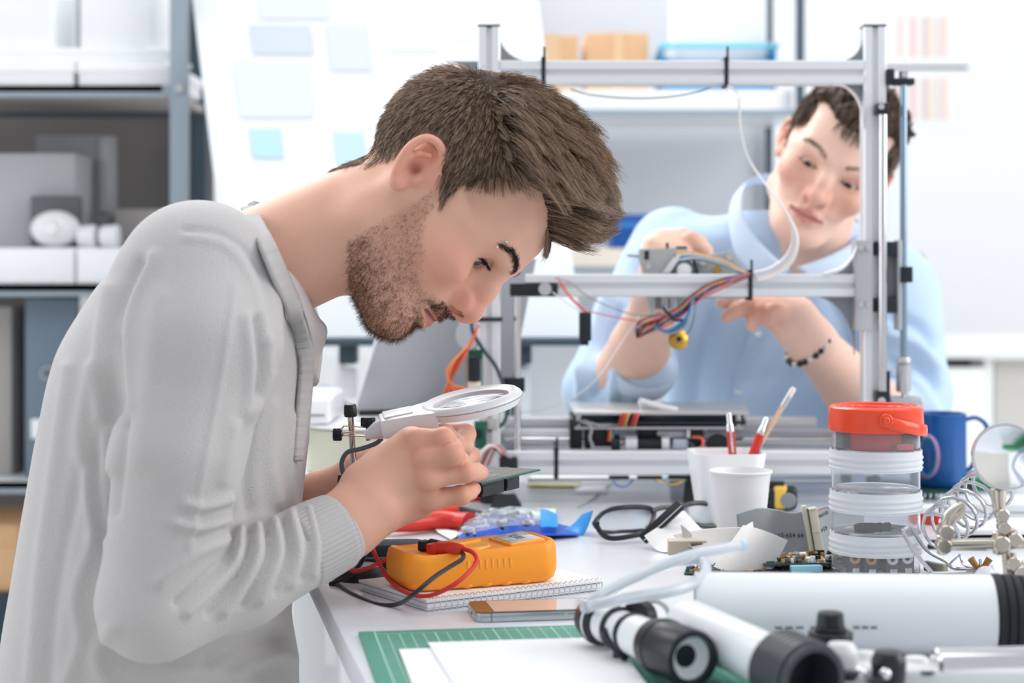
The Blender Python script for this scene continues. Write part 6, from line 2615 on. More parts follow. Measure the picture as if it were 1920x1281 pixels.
def head_solid(neck=((.006, 0, -.06), (-.008, 0, -.19)), neck_r=(.054, .056), lid=.0058):
    s = Solid()
    s.ell((.014, 0, .038), (.094, .077, .082), k=.01)
    face = [(.097, .086, -.03, .050), (.085, .099, -.03, .058), (.075, .1045, -.03, .061), (.06, .1135, -.03, .064), (.045, .1175, -.03, .066),
            (.027, .1195, -.02, .066), (.016, .114, -.01, .066), (.002, .108, 0, .066), (-.015, .109, .01, .065), (-.03, .1135, .015, .061),
            (-.045, .118, -.01, .055), (-.058, .1145, -.02, .0495), (-.072, .1125, -.012, .046), (-.08, .1125, .005, .044), (-.09, .113, .025, .041),
            (-.1, .110, .035, .034), (-.105, .104, .045, .028), (-.108, .095, .055, .018)]
    s.slices(face, k=.018, n=2.12)
    for y in (1, -1):
        s.cone((.004, y * .056, -.006), (.012, y * .049, -.062), .014, .014, k=.022)
        s.cone((.012, y * .049, -.062), (.092, y * .016, -.092), .014, .0145, k=.024)
        s.ell((.078, y * .047, -.016), (.026, .016, .015), k=.02)
        s.ell((.112, y * .033, .006), (.013, .015, .0095), k=.014, sub=True)
        s.cone((.110, y * .014, .026), (.099, y * .044, .033), .0085, .007, k=.012)
        s.ell((.06, y * .066, .05), (.03, .008, .022), k=.018, sub=True)
    s.cone(neck[0], neck[1], neck_r[0], neck_r[1], k=.022)
    s.ell((.096, 0, -.0925), (.018, .02, .0145), k=.012)
    # nose
    s.cone((.1125, 0, .017), (.1215, 0, -.004), .0075, .0085, k=.012)
    s.cone((.108, 0, .008), (.114, 0, -.028), .010, .0135, k=.01)
    s.cone((.1205, 0, -.002), (.1275, 0, -.024), .0085, .0115, k=.008)
    s.ell((.1295, 0, -.0255), (.0112, .0115, .0105), k=.006)
    for y in (1, -1):
        s.ell((.1165, y * .0138, -.0275), (.0125, .0076, .0102), k=.007)
        s.ell((.1165, y * .0225, -.029), (.007, .003, .012), k=.006, sub=True)
    s.cone((.131, 0, -.033), (.120, 0, -.0405), .0052, .0065, k=.006)
    for y in (1, -1):
        s.cone((.1185, y * .0082, -.040), (.1285, y * .0062, -.0325), .0027, .0034, k=.002, sub=True)
        s.cone((.1185, y * .0132, -.0385), (.1255, y * .0122, -.0335), .0026, .0026, k=.002, sub=True)
    # lips
    for y in (1, -1):
        s.chain([(.1178, y * .003, -.0512), (.1150, y * .012, -.0525), (.1052, y * .0240, -.0590)], [.0056, .005, .0030], k=.006)
        s.chain([(.1148, 0, -.0655), (.1125, y * .011, -.0645), (.1048, y * .0235, -.0604)], [.0062, .0055, .0030], k=.006)
    for y in (1, -1):
        s.chain([(.1235, 0, -.0592), (.1195, y * .012, -.0590), (.1070, y * .0262, -.0600)], [.0013, .0013, .0012], k=.0015, sub=True)
    s.cone((.1265, 0, -.0462), (.1235, 0, -.0502), .002, .002, k=.005, sub=True)
    # eyes: lid ball, then the opening
    for y in (1, -1):
        s.ell((.0878, y * .0315, .0065), (.0142, .0146, .0138), k=.006)
        a = R(-16) * y
        Rm = np.array(Matrix.Rotation(R(12), 3, 'Y') @ Matrix.Rotation(a, 3, 'Z'))
        s.ell((.0990, y * .0318, .0044), (.0165, .0142, lid), k=.0016, rot=Rm, sub=True)
        s.chain([(.1045, y * .021, .0128), (.1035, y * .033, .0134), (.0945, y * .044, .0095)], [.0008, .0010, .0008], k=.0022, sub=True)
    # ears
    for y in (1, -1):
        hx = [(.008, .071, .010), (.0085, .0735, .019), (.003, .077, .0265), (-.006, .081, .0285), (-.0145, .0845, .0235), (-.0175, .0855, .013),
              (-.0155, .085, .0015), (-.0105, .082, -.009), (-.004, .078, -.0175), (.003, .0745, -.0232)]
        c = lambda q: (q[0], q[1] * y, q[2])
        s.ell((-.002, y * .0712, .003), (.0115, .0070, .024), k=.005, rot=np.array(Matrix.Rotation(R(-20), 3, 'Y') @ Matrix.Rotation(R(-24) * y, 3, 'Z')))
        hc = [tuple(q) for q in catmull([c(q) for q in hx], 3)]
        s.chain(hc, list(np.interp(np.linspace(0, 1, len(hc)), [0, .2, .5, .8, 1], [.0027, .003, .0031, .0031, .0043])), k=.004)
        s.ell(c((.0045, .0735, -.021)), (.0062, .0042, .0065), k=.005)
        s.ell(c((.0015, .0830, -.0005)), (.0072, .0105, .0105), k=.003, sub=True)
        s.chain([c((.003, .0835, .0195)), c((-.006, .0865, .0195)), c((-.0105, .088, .012))], [.0032, .0032, .0026], k=.003, sub=True)
        s.chain([c((-.0015, .0795, .0165)), c((-.0085, .0815, .009)), c((-.0095, .0815, 0)), c((-.006, .0785, -.010))], [.0024, .0027, .0027, .0025], k=.003)
        s.ell(c((.0105, .0725, -.004)), (.0042, .0045, .0062), k=.004)
    return s


def head_colour(V, beard=True, base=(224, 174, 152), lip=(196, 112, 102), lids=.5):
    f, y, u = V[:, 0], np.abs(V[:, 1]), V[:, 2]
    c = np.tile(np.array(lin(base)[:3]), (len(V), 1))

    def blend(m, col, k):
        nonlocal c
        t = np.array(lin(col)[:3])
        m = np.clip(m, 0, 1)[:, None] * k
        c = c * (1 - m) + t * m
    g = lambda cf, cy, cu, rr: np.exp(-(((f - cf) ** 2 + (y - cy) ** 2 + (u - cu) ** 2) / rr ** 2))
    blend(g(.09, .05, -.02, .03), (218, 138, 116), .55)
    blend(g(-.004, .078, .012, .010), (206, 112, 92), .6)
    blend(g(.125, .006, -.025, .02), (212, 122, 104), .6)
    blend(((y > .071) & (np.abs(f) < .03) & (np.abs(u) < .04)).astype(float), (228, 150, 130), .5)
    blend(g(.0015, .074, -.001, .0065), (150, 78, 64), .8)  # ear hollow darkened in the skin colour, standing in for its shade
    blend(g(.100, .033, .006, .014), (168, 104, 84), lids)
    lipm = smooth01((.0112 - .36 * y - np.abs(u + .0588)) / .0028 + .5) * smooth01((f - .098) / .003) * smooth01((.0265 - y) / .003)
    blend(lipm, lip, .8)
    blend(np.exp(-((u + .0588) / .0013) ** 2) * (f > .102) * (y < .026), (92, 44, 42), .9)
    if beard:
        rn = np.random.default_rng(5).uniform(.55, 1.25, len(V))
        m = beard_mask(V) * rn
        blend(m, (146, 102, 82), .36)
    return c


def in_poly(px, py, poly):
    ins = np.zeros(len(px), bool)
    n = len(poly)
    for i in range(n):
        x1, y1 = poly[i]
        x2, y2 = poly[(i + 1) % n]
        c = (y1 > py) != (y2 > py)
        t = x1 + (py - y1) * (x2 - x1) / (y2 - y1 + 1e-12)
        ins ^= c & (px < t)
    return ins


def beard_mask(V):
    f, y, u = V[:, 0] * 1000, np.abs(V[:, 1]) * 1000, V[:, 2] * 1000
    cheek = np.interp(f, [25, 36, 44, 58, 70, 86, 97, 104, 125], [12, 4, -16, -26, -34, -47, -51, -47, -43])
    m = smooth01((cheek - u) / 13 + .35)
    low = np.interp(f, [0, 20, 40, 55, 80], [-66, -84, -98, -108, -125])
    m *= smooth01((u - low) / 6 + .5)
    m *= smooth01((f - 22) / 8)
    lips = (f > 97) & (np.abs(u + 58.5) < 13 - .36 * y) & (y < 27)
    m *= ~lips
    m *= ~((f > 122) & (u > -44))
    m *= 1 - .75 * np.exp(-(((f - 90) / 10) ** 2 + ((u + 66) / 8) ** 2 + ((y - 32) / 12) ** 2))
    return m


HAIR_POLY = [(41, 4), (35, 25), (37, 40), (45, 62), (56, 80), (74, 87), (90, 82), (108, 71), (150, 150), (-150, 150), (-150, -70), (-47, -66), (-38, -42),
             (-28, -30), (-25, -6), (-26, 26), (-8, 36), (6, 33), (12, 20), (26, 12)]


def hair_mask(V):
    return in_poly(V[:, 0] * 1000, V[:, 2] * 1000, HAIR_POLY)


def sample_surface(V, Q, mask, n, rng):
    """Random points on the quads whose centres satisfy mask(points)."""
    a, b, c, d = (V[Q[:, i]] for i in range(4))
    cen = (a + b + c + d) / 4
    wt = mask(cen).astype(float) * np.linalg.norm(np.cross(c - a, d - b), axis=1)
    i = rng.choice(len(Q), n, p=wt / wt.sum())
    s, t = rng.random((2, n, 1))
    p = (a[i] * (1 - s) + b[i] * s) * (1 - t) + (d[i] * (1 - s) + c[i] * s) * t
    nr = np.cross(c[i] - a[i], d[i] - b[i])
    nr /= np.linalg.norm(nr, axis=1, keepdims=True) + 1e-9
    return p.astype(np.float32), nr.astype(np.float32)


def to_world(M, V):
    A = np.array(M)
    return (V @ A[:3, :3].T + A[:3, 3]).astype(np.float32)


def norm(a):
    return a / (np.linalg.norm(a, axis=-1, keepdims=True) + 1e-9)


def clumped(paths, rng, per, amount):
    """Pull strands towards nearby guide strands, more at the tips."""
    N, K, _ = paths.shape
    gi = rng.choice(N, max(N // per, 1), replace=False)
    roots = paths[:, 0]
    near = np.empty(N, int)
    for k in range(0, N, 2000):
        d = ((roots[k:k + 2000, None] - roots[gi][None]) ** 2).sum(-1)
        near[k:k + 2000] = gi[d.argmin(1)]
    t = (np.linspace(0, 1, K) ** 1.2)[None, :, None] * amount
    g = paths[near] - paths[near][:, :1] + roots[near][:, None]
    return paths * (1 - t) + g * t


def styled_hair(V, Q, rng, n_top, n_side, quiff=1.0, whorl=(-.050, 0, .085), top_u=72, fall=1.0):
    """Short sides growing away from the crown, long swept top. Returns strand paths in the local frame."""
    hm = lambda p: hair_mask(p) & ~((np.abs(p[:, 1]) > .0705) & (np.abs(p[:, 0] + .005) < .021) & (np.abs(p[:, 2]) < .031))
    topw = lambda p: smooth01((p[:, 2] * 1000 - np.interp(p[:, 0] * 1000, [-70, -40, 20, 60, 95], [95, 88, 70, 66, 66])) / 16)
    out = []
    # sides and back
    p, nr = sample_surface(V, Q, lambda q: hm(q) & (topw(q) < .75), n_side, rng)
    wv = np.array(whorl, np.float32)
    rad = p - wv
    tang = norm(rad - nr * (rad * nr).sum(1, keepdims=True))
    tang = norm(tang + np.array([-.15, 0, -.35]))
    tang = norm(tang - nr * (tang * nr).sum(1, keepdims=True))
    L = np.interp(p[:, 2] * 1000, [-70, -40, 0, 40, 70, 100], [11, 12, 13, 16, 20, 24]) / 1000 * rng.uniform(.75, 1.2, len(p))
    d0 = norm(tang * .88 + nr * np.interp(p[:, 2] * 1000, [-60, 0, 80], [.22, .30, .5])[:, None] + rng.normal(0, .12, p.shape))
    path = strands(p - nr * .001, d0, L, 4, None, lambda q, d, t: d + tang * .22 - nr * .04, rng, jitter=.35)
    out.append(clumped(path, rng, 9, .45))
    # top
    p, nr = sample_surface(V, Q, lambda q: hm(q) & (topw(q) > .05), n_top, rng)
    f = p[:, 0] * 1000
    Lt = np.interp(f, [-80, -50, -20, 20, 60, 95], [26, 34, 52, 68, 74, 66]) / 1000 * (.3 + .7 * topw(p)) * rng.uniform(.7, 1.05, len(p)) * quiff
    cen = np.array([.033, 0, .075])
    rad = np.array([.100, .082, .080]) * (.75 + .25 * quiff)

    def flow(q):
        n = norm((q - cen) / rad ** 2)
        r = np.linalg.norm((q - cen) / rad, axis=1, keepdims=True)
        D = norm(np.stack([np.interp(f, [-50, 30, 95], [.86, .80, .60]), np.sign(q[:, 1]) * .12, np.interp(f, [-50, 30, 95], [.30, .58, .78])], 1))
        rd = norm(p - wv)
        bk = smooth01((whorl[0] + .012 - p[:, 0]) / .02)[:, None]
        sd = smooth01((np.abs(p[:, 1]) - .030) / .03)[:, None] * (1 - smooth01((f - 40) / 30))[:, None]
        t = norm(D * (1 - bk) + rd * bk)
        t = norm(t * (1 - sd * .6) + rd * sd * .6)
        t = t - n * np.clip((t * n).sum(1, keepdims=True), 0, 1) * smooth01((r - .86) / .16)
        return n, norm(t), r
    n0, t0, r0 = flow(p)
    lift = np.interp(f, [-80, -40, 20, 60, 95], [.5, .9, 1.0, 1.0, 1.0])[:, None]
    swirl = np.stack([np.zeros(len(p)), rng.normal(0, .35, len(p)), np.zeros(len(p))], 1)
    d0 = norm(t0 * .55 + nr * lift + rng.normal(0, .15, p.shape) + swirl * .5)
    flop = rng.uniform(.5, 1.2, (len(p), 1))

    def bend(q, d, t):
        n, tt, r = flow(q)
        return d + tt * (.26 * flop) + n * np.clip((1.0 - r) * .6, -.6, .06) + swirl * .05 - np.array([[.0, 0, 1.]]) * t * np.interp(f, [-50, 40, 95], [.03, .07, .21])[:, None] * fall
    path = strands(p - nr * .001, d0, Lt, 9, None, bend, rng, jitter=.75)
    path = clumped(path, rng, 26, .62)
    path = clumped(path, rng, 7, .35)
    out.append(path)
    return out


def hair_tubes(paths, rng, rad=(.00030, .00048)):
    parts = [strand_mesh(p, rng.uniform(rad[0], rad[1], len(p)), .25) for p in paths]
    return join(parts)


def hair_colours(paths, rng, dark, light, bias=1.6):
    """One natural shade per strand, its range also painting in highlights and dark gaps, a little lighter towards the tip."""
    a, b = np.array(lin(dark)[:3]), np.array(lin(light)[:3])
    out = []
    for p in paths:
        N, K, _ = p.shape
        t = rng.random(N)[:, None] ** bias * .75 + np.linspace(0, .25, K)[None, :] * np.interp(p[:, 0, 2], [0, .09], [.3, 1])[:, None]
        out.append(np.repeat((a + (b - a) * t[..., None])[:, :, None], 3, 2).reshape(-1, 3))
    return np.concatenate(out)


def hair_cap(s, lo, hi, h, grow=.003, top_grow=.009):
    """Solid dark mass under the strands: the skull grown a little inside the hairline."""
    def f(p):
        q = p.copy()
        d = s.eval(q)
        u = q[:, 2] * 1000
        g = np.interp(u, [-70, -38, -20, 30, 75, 110], [-.003, -.003, .0006, .0012, grow, top_grow])
        fr = q[:, 0] * 1000
        g = g * np.interp(fr, [-90, 40, 70, 95], [1, 1, .6, .1])
        # fade at the hairline
        pm = np.stack([q[:, 0], q[:, 1], q[:, 2]], 1)
        ins = hair_mask(pm)
        return np.where(ins, d - g, np.maximum(d + .003, .0012))
    return mesh_solid(f, lo, hi, h)


def project(s, p, n=4):
    for _ in range(n):
        d = s.eval(p)
        p = p - grad(s.eval, p) * d[:, None]
    return p.astype(np.float32)


def lid_line(s, sg):
    """Dark root line of the upper lashes."""
    pts = [(.0962, .0215, .0098), (.1015, .026, .0108), (.1028, .0315, .0108), (.0998, .038, .0100), (.0925, .0448, .0078)]
    path = np.array([[list(q) for q in catmull([(a, b * sg, c) for a, b, c in pts], 5)]], np.float32)
    return strand_mesh(path, np.array([.0011]), .6)


def build_face(s, V, Q, M, parent, rng, hairm, lashm, irism, gaze, brow_n=650, lash=True):
    """Eyeballs, brows and lashes as parts of a person."""
    W = lambda v: to_world(M, np.asarray(v, np.float32))
    for y in (1, -1):
        c = np.array([.0878, y * .0318, .0065])
        g = G()
        g.ball((0, 0, 0), .01275, 40)
        vv = np.array(g.v)
        o = obj('eye', (W(vv + c), np.array([f if len(f) == 4 else f + (f[-1],) for f in g.f if len(f) == 4])), irism, parent, sharp=None)
        gz = norm(np.array(gaze))
        a = np.arccos(np.clip(norm(vv) @ gz, -1, 1)) * 12.75
        col = np.tile(np.array(lin((206, 192, 184))[:3]), (len(vv), 1))
        col[a < 6.3] = lin((62, 44, 34))[:3]
        col[a < 2.6] = lin((8, 8, 10))[:3]
        set_col(o, col)
    bp, lp = [], []
    for y in (1, -1):
        tail = np.array([(.0985, .0515, .0310), (.1080, .0430, .0360), (.1155, .0290, .0335), (.1215, .0145, .0255)])
        t = rng.random(brow_n) ** .8
        p = np.stack([np.interp(t, [0, .33, .66, 1], tail[:, i]) for i in range(3)], 1)
        p[:, 2] += rng.normal(0, .0019, brow_n) * (.55 + .6 * t)
        p[:, 1] *= y
        p = project(s, p.astype(np.float32))
        n = grad(s.eval, p)
        along = norm(np.stack([np.interp(t, [0, .5, 1], [-.6, -.5, .05]), y * np.interp(t, [0, .5, 1], [.75, .85, .35]), np.interp(t, [0, .5, .8, 1], [-.35, .1, .55, .9])], 1))
        along = norm(along - n * (along * n).sum(1, keepdims=True))
        d = norm(along + n * .30 + rng.normal(0, .15, p.shape))
        bp.append(strands(p - n * .0004, d, rng.uniform(.005, .009, brow_n) * (.6 + .5 * np.sin(PI * np.clip(t + .1, 0, 1))), 3, None, lambda q, d, k: d - n * .16, rng, jitter=.2))
        m = 130
        t = rng.random(m)
        q = np.stack([np.interp(t, [0, .5, 1], v) for v in ([.1005, .1025, .0935], [.0215, .0315, .0445], [.0108, .0112, .0080])], 1)
        q[:, 1] *= y
        d = norm(np.stack([np.full(m, .85), y * np.interp(t, [0, 1], [-.25, .65]), np.full(m, -.45)], 1) + rng.normal(0, .1, (m, 3)))
        lp.append(strands(q, d, rng.uniform(.006, .0095, m), 4, None, lambda q, d, k: d + np.array([0, 0, .22]), rng, jitter=.1))
    for k, sg in enumerate((1, -1)):
        v, q = strand_mesh(bp[k], np.full(len(bp[k]), .00019), .3)
        obj('eyebrow', (W(v), q), lashm, parent, sharp=None)
        if lash:
            v, q = join([strand_mesh(lp[k], np.full(len(lp[k]), .00022), .25), lid_line(s, sg)])
            obj('eyelashes', (W(v), q), lashm, parent, sharp=None)


def beard_strands(V, Q, rng, n):
    p, nr = sample_surface(V, Q, lambda c: beard_mask(c) * (.28 + .72 * smooth01((-.04 - c[:, 2]) / .05)) * (1 + 6 * smooth01((c[:, 0] - .102) / .006) * (c[:, 2] > -.054) + 1.5 * (c[:, 0] > .106) * (np.abs(c[:, 2] + .077) < .005) * (np.abs(c[:, 1]) < .012)), n, rng)
    chin = smooth01((-.05 - p[:, 2]) / .05)
    L = (.0042 + .0032 * chin) * rng.uniform(.6, 1.4, n)
    must = ((p[:, 0] > .104) & (p[:, 2] > -.056))[:, None]
    dn = np.where(must, norm(np.stack([-.1 + 0 * L, np.sign(p[:, 1]) * .7, -.6 + 0 * L], 1)), np.array([[.25, 0, -.8]]))
    d = norm(norm(dn + rng.normal(0, .55, p.shape)) * .85 + nr * .42)
    cur = rng.normal(0, .35, p.shape)
    return strands(p - nr * .0004, d, L, 3, None, lambda q, d, k: d + cur * .6 - nr * .1, rng, jitter=.5)


def moustache_strands(V, Q, rng, n):
    p, nr = sample_surface(V, Q, lambda c: ((c[:, 0] > .098) & (c[:, 2] > -.0535) & (c[:, 2] < -.0405) & (np.abs(c[:, 1]) < .024) & (np.abs(c[:, 1]) > .0015)).astype(float), n, rng)
    sg = np.sign(p[:, 1])
    d = norm(norm(np.stack([np.full(n, -.05), sg * .75, np.full(n, -.6)], 1) + rng.normal(0, .25, p.shape)) * .9 + nr * .35)
    return strands(p - nr * .0004, d, rng.uniform(.0035, .0065, n), 3, None, lambda q, d, k: d - nr * .12 + np.array([0, 0, -.1]), rng, jitter=.3)
# ---------------------------------------------------------------- first man: head
E1 = P(795, 335, 1.70)
_fw = Vector((.51, 0, -.86)).normalized()
_up = Vector((.86, 0, .51)).normalized()
_lf = _up.cross(_fw)
M1 = Matrix((_fw, _lf, _up)).transposed().to_4x4()
M1 = Matrix.Translation(E1) @ (M1 @ Matrix.Rotation(R(-6), 4, 'Z'))
hs1 = head_solid()
hv, hq = mesh_solid(hs1.eval, (-.10, -.10, -.20), (.15, .10, .13), .0015)
print('head', len(hv))
# ---------------------------------------------------------------- first man: body, hands, sweater


def px_of(V):
    return CX + V[:, 0] * F / V[:, 1], Y0 - (V[:, 2] - CZ) * F / V[:, 1]


def seg_dist(px, py, poly):
    d = np.full(len(px), 1e9)
    pts = [(q.x, q.y) for q in catmull([(a, b, 0) for a, b in poly], 5)]
    for (x1, y1), (x2, y2) in zip(pts[:-1], pts[1:]):
        dx, dy = x2 - x1, y2 - y1
        t = np.clip(((px - x1) * dx + (py - y1) * dy) / (dx * dx + dy * dy + 1e-9), 0, 1)
        d = np.minimum(d, np.hypot(px - x1 - t * dx, py - y1 - t * dy))
    return d


def vert_normals(V, Q):
    n = np.cross(V[Q[:, 2]] - V[Q[:, 0]], V[Q[:, 3]] - V[Q[:, 1]])
    out = np.zeros_like(V)
    for i in range(4):
        np.add.at(out, Q[:, i], n)
    return norm(out)


def sculpt(V, Q, folds, facing=.25):
    """Push cloth folds out of / into the surface along measured fold lines."""
    n = vert_normals(V, Q)
    px, py = px_of(V)
    vis = smooth01((facing - n[:, 1]) / .5)
    disp = np.zeros(len(V))
    for poly, amp, wd in folds:
        xs = [a for a, b in poly]
        ys = [b for a, b in poly]
        m = (px > min(xs) - 3 * wd) & (px < max(xs) + 3 * wd) & (py > min(ys) - 3 * wd) & (py < max(ys) + 3 * wd)
        if m.any():
            d = seg_dist(px[m], py[m], poly)
            disp[m] += amp * .001 * np.exp(-(d / wd) ** 2)
    return (V + n * (disp * vis)[:, None]).astype(np.float32)


def ray_hit(s, px, py, d0, d1, n=160):
    ds = np.linspace(d0, d1, n)
    pts = np.array([P(px, py, d) for d in ds], np.float32)
    v = s.eval(pts)
    i = np.argmax(v < 0) if (v < 0).any() else n // 2
    return float(ds[i])


def PV(*a):
    return tuple(P(*a))


def torso_solid(rows, depth, wtab, k=.02, n=2.4, grow=0.0, lean=None):
    """rows: (py, back px, front px) silhouette measured at `depth`; wtab (py, half depth)."""
    s = Solid()
    tab, lz = [], []
    for py, b, f in rows:
        hw = np.interp(py, [r[0] for r in wtab], [r[1] for r in wtab])
        dd = depth if lean is None else float(np.interp(py, [q[0] for q in lean], [q[1] for q in lean]))
        tab.append((P(0, py, dd).z, P(f, py, dd).x + grow, P(b, py, dd).x - grow, hw + grow))
        lz.append((P(0, py, dd).z, dd))
    t = Solid()
    t.slices(tab, n=n)
    lz.sort()
    za, da = np.array([q[0] for q in lz]), np.array([q[1] for q in lz])

    def f(p):
        q = p.copy()
        q[:, 1] -= np.interp(p[:, 2], za, da).astype(np.float32)
        return t.eval(q)
    s.fn(f, k=k)
    return s


ROWS1 = [(402, 452, 478), (415, 400, 495), (440, 330, 508), (475, 268, 528), (535, 205, 560), (620, 148, 592), (660, 128, 594), (720, 110, 582), (830, 86, 574),
         (960, 62, 560), (1080, 42, 552), (1160, 28, 540), (1200, 22, 546), (1240, 16, 554), (1300, 8, 556), (1500, 0, 560)]
WT1 = [(402, .03), (415, .07), (440, .115), (475, .15), (535, .178), (660, .185), (900, .165), (1500, .17)]


def sweater1(grow=0.0):
    s = torso_solid(ROWS1, 1.745, WT1, grow=grow)
    g = grow
    # near (right) arm
    s.cone(PV(372, 528, 1.60), PV(378, 640, 1.572), .072 + g, .068 + g, k=.032)
    s.cone(PV(378, 640, 1.572), PV(338, 840, 1.552), .067 + g, .0555 + g, k=.012)
    s.cone(PV(338, 840, 1.555), PV(290, 1128, 1.555), .0555 + g, .0475 + g, k=.012)
    s.cone(PV(290, 1133, 1.555), PV(450, 1085, 1.60), .047 + g, .0425 + g, k=.016)
    s.cone(PV(450, 1085, 1.60), PV(628, 998, 1.655), .0425 + g, .034 + g, k=.012)
    # far (left) arm
    s.cone(PV(430, 520, 1.90), PV(420, 980, 1.96), .068 + g, .05 + g, k=.04)
    s.cone(PV(420, 980, 1.96), PV(520, 965, 1.90), .05 + g, .040 + g, k=.015)
    return s


sw = sweater1()
xl, xh = P(-60, 0, 1.8).x, P(700, 0, 1.75).x
sv, sq = mesh_solid(sw.eval, (xl, 1.47, P(0, 1420, 1.74).z), (xh, 2.06, P(0, 385, 1.74).z), .0032)
FOLDS1 = [(a, b * 1.3, c * .9) for a, b, c in [
    ([(262, 492), (222, 590), (214, 700), (226, 790)], -5, 12), ([(290, 480), (246, 580), (236, 690), (244, 760)], 3.0, 13),
    ([(222, 640), (232, 760), (228, 850), (214, 960)], -4.5, 10), ([(205, 540), (188, 640), (186, 760), (204, 880)], 3.5, 15),
    ([(172, 690), (150, 820), (166, 930), (178, 1010)], 3.5, 16), ([(190, 800), (178, 900), (190, 1000)], -3, 12),
    ([(128, 690), (104, 860), (76, 1060), (56, 1281)], 3.0, 15), ([(152, 880), (118, 1040), (100, 1150), (90, 1281)], -3.0, 14),
    ([(176, 1010), (140, 1120), (150, 1200), (120, 1290)], 3.0, 15), ([(210, 1180), (180, 1230), (200, 1290)], 3, 18),
    ([(440, 540), (416, 700), (378, 900), (354, 1030)], 1.3, 7), ([(300, 560), (280, 700), (262, 860)], 2.2, 24),
    ([(346, 430), (410, 436), (462, 470), (500, 540), (522, 620), (522, 690)], -2.2, 7), ([(350, 446), (410, 456), (452, 490), (484, 560), (502, 640)], 1.6, 9),
    ([(482, 600), (490, 680), (484, 740)], -5, 10), ([(462, 600), (470, 690), (462, 770)], 3.5, 13), ([(508, 640), (506, 710), (488, 770)], 2.0, 10),
    ([(440, 800), (432, 850), (420, 900)], 3, 14), ([(430, 935), (385, 948), (350, 944)], 4.2, 10), ([(424, 956), (380, 968)], -3.5, 7),
    ([(424, 974), (375, 988), (330, 980)], 4.2, 10), ([(420, 996), (370, 1008)], -3.0, 7), ([(424, 1012), (360, 1040), (300, 1090)], 4.2, 13),
    ([(440, 1000), (420, 1050), (330, 1130)], -4.5, 8), ([(452, 996), (436, 1060), (352, 1150)], 4.6, 10), ([(468, 994), (456, 1060), (390, 1150)], -4, 7),
    ([(484, 990), (478, 1060), (420, 1148)], 4.6, 10), ([(500, 986), (500, 1050), (456, 1136)], -4, 7), ([(516, 980), (522, 1045), (488, 1126)], 4.4, 10),
    ([(532, 974), (540, 1040), (516, 1110)], -3.5, 7), ([(548, 968), (560, 1035), (544, 1096)], 4.0, 10), ([(566, 962), (578, 1026), (566, 1086)], -2.5, 7),
    ([(580, 954), (594, 1020), (588, 1076)], 2.5, 9),
    ([(470, 800), (462, 900), (468, 960)], -4, 14), ([(516, 760), (506, 860), (520, 940)], 3, 14), ([(548, 780), (544, 880), (548, 950)], 2.5, 10),
    ([(390, 1240), (470, 1200), (535, 1190)], -5, 14), ([(440, 1262), (510, 1228), (548, 1236)], 5, 16), ([(330, 1260), (400, 1262), (480, 1281)], 3, 16),
]]
sv = sculpt(sv, sq, FOLDS1)
_px, _py = px_of(sv)
man1 = None
# skin: head and neck, right hand, left hand, and the covered trunk and arms in one mesh
rh = Solid()
rh.cone(PV(585, 1015, 1.65), PV(648, 985, 1.662), .026, .0275, k=.01)
rh.cone(PV(648, 985, 1.662), PV(700, 945, 1.67), .0285, .030, k=.02)
for mc, r0, r1 in [((776, 829, 1.680), .024, .0115), ((788, 862, 1.668), .023, .0115), ((794, 897, 1.667), .022, .011), ((797, 934, 1.676), .021, .0105)]:
    rh.cone(PV(708, 922, 1.682), PV(*mc), r0, r1, k=.014)
rh.cone(PV(690, 915, 1.685), PV(768, 836, 1.695), .022, .015, k=.02)
rh.cone(PV(700, 965, 1.680), PV(790, 948, 1.69), .016, .012, k=.016)
IDX = [(783, 827, 1.674), (832, 823, 1.664), (848, 838, 1.692), (846, 850, 1.715)]
MID = [(797, 861, 1.662), (849, 852, 1.652), (862, 864, 1.682), (852, 872, 1.710)]
RNG_ = [(804, 897, 1.660), (872, 886, 1.664), (893, 885, 1.692), (902, 887, 1.708)]
PNK = [(808, 935, 1.672), (864, 929, 1.672), (881, 922, 1.695), (889, 917, 1.708)]
for q, rs in [(IDX, [.0105, .0098, .0086, .0074]), (MID, [.0108, .0100, .0086, .0074]), (RNG_, [.0102, .0090, .0082, .0072]), (PNK, [.0096, .0086, .0076, .0066])]:
    rh.chain([PV(*a) for a in q], rs, k=.0028)
    rh.ell(PV(*q[1]), (rs[1] * 1.05,) * 3, k=.003)
    rh.ell(PV(q[0][0], q[0][1], q[0][2] - .003), (.0095, .0085, .0095), k=.009)
rh.chain([PV(715, 880, 1.70), PV(775, 850, 1.715), PV(822, 846, 1.722), PV(846, 852, 1.722)], [.019, .013, .011, .009], k=.01)
rhv, rhq = mesh_solid(rh.eval, PV(560, 1090, 1.60)[:1] + (1.60,) + (P(0, 1090, 1.66).z,), (P(930, 0, 1.70).x, 1.76, P(0, 770, 1.66).z), .0014)
lh = Solid()
lh.cone(PV(470, 985, 1.91), PV(600, 935, 1.862), .034, .026, k=.01)
lh.cone(PV(600, 935, 1.862), PV(700, 890, 1.826), .026, .0255, k=.01)
lh.cone(PV(700, 890, 1.826), PV(800, 838, 1.80), .027, .020, k=.02)
for q, rs in [([(795, 815, 1.79), (872, 815, 1.785), (868, 838, 1.757), (848, 840, 1.745)], [.0125, .0106, .0090, .008]),
              ([(800, 845, 1.80), (880, 856, 1.79), (868, 868, 1.762), (850, 868, 1.75)], [.012, .0102, .0088, .0078]),
              ([(790, 868, 1.80), (865, 880, 1.795), (858, 888, 1.765)], [.0115, .0098, .0085]),
              ([(776, 850, 1.785), (808, 822, 1.772), (832, 815, 1.760), (848, 824, 1.750)], [.016, .0115, .0105, .0085])]:
    lh.chain([PV(*a) for a in q], rs, k=.006)
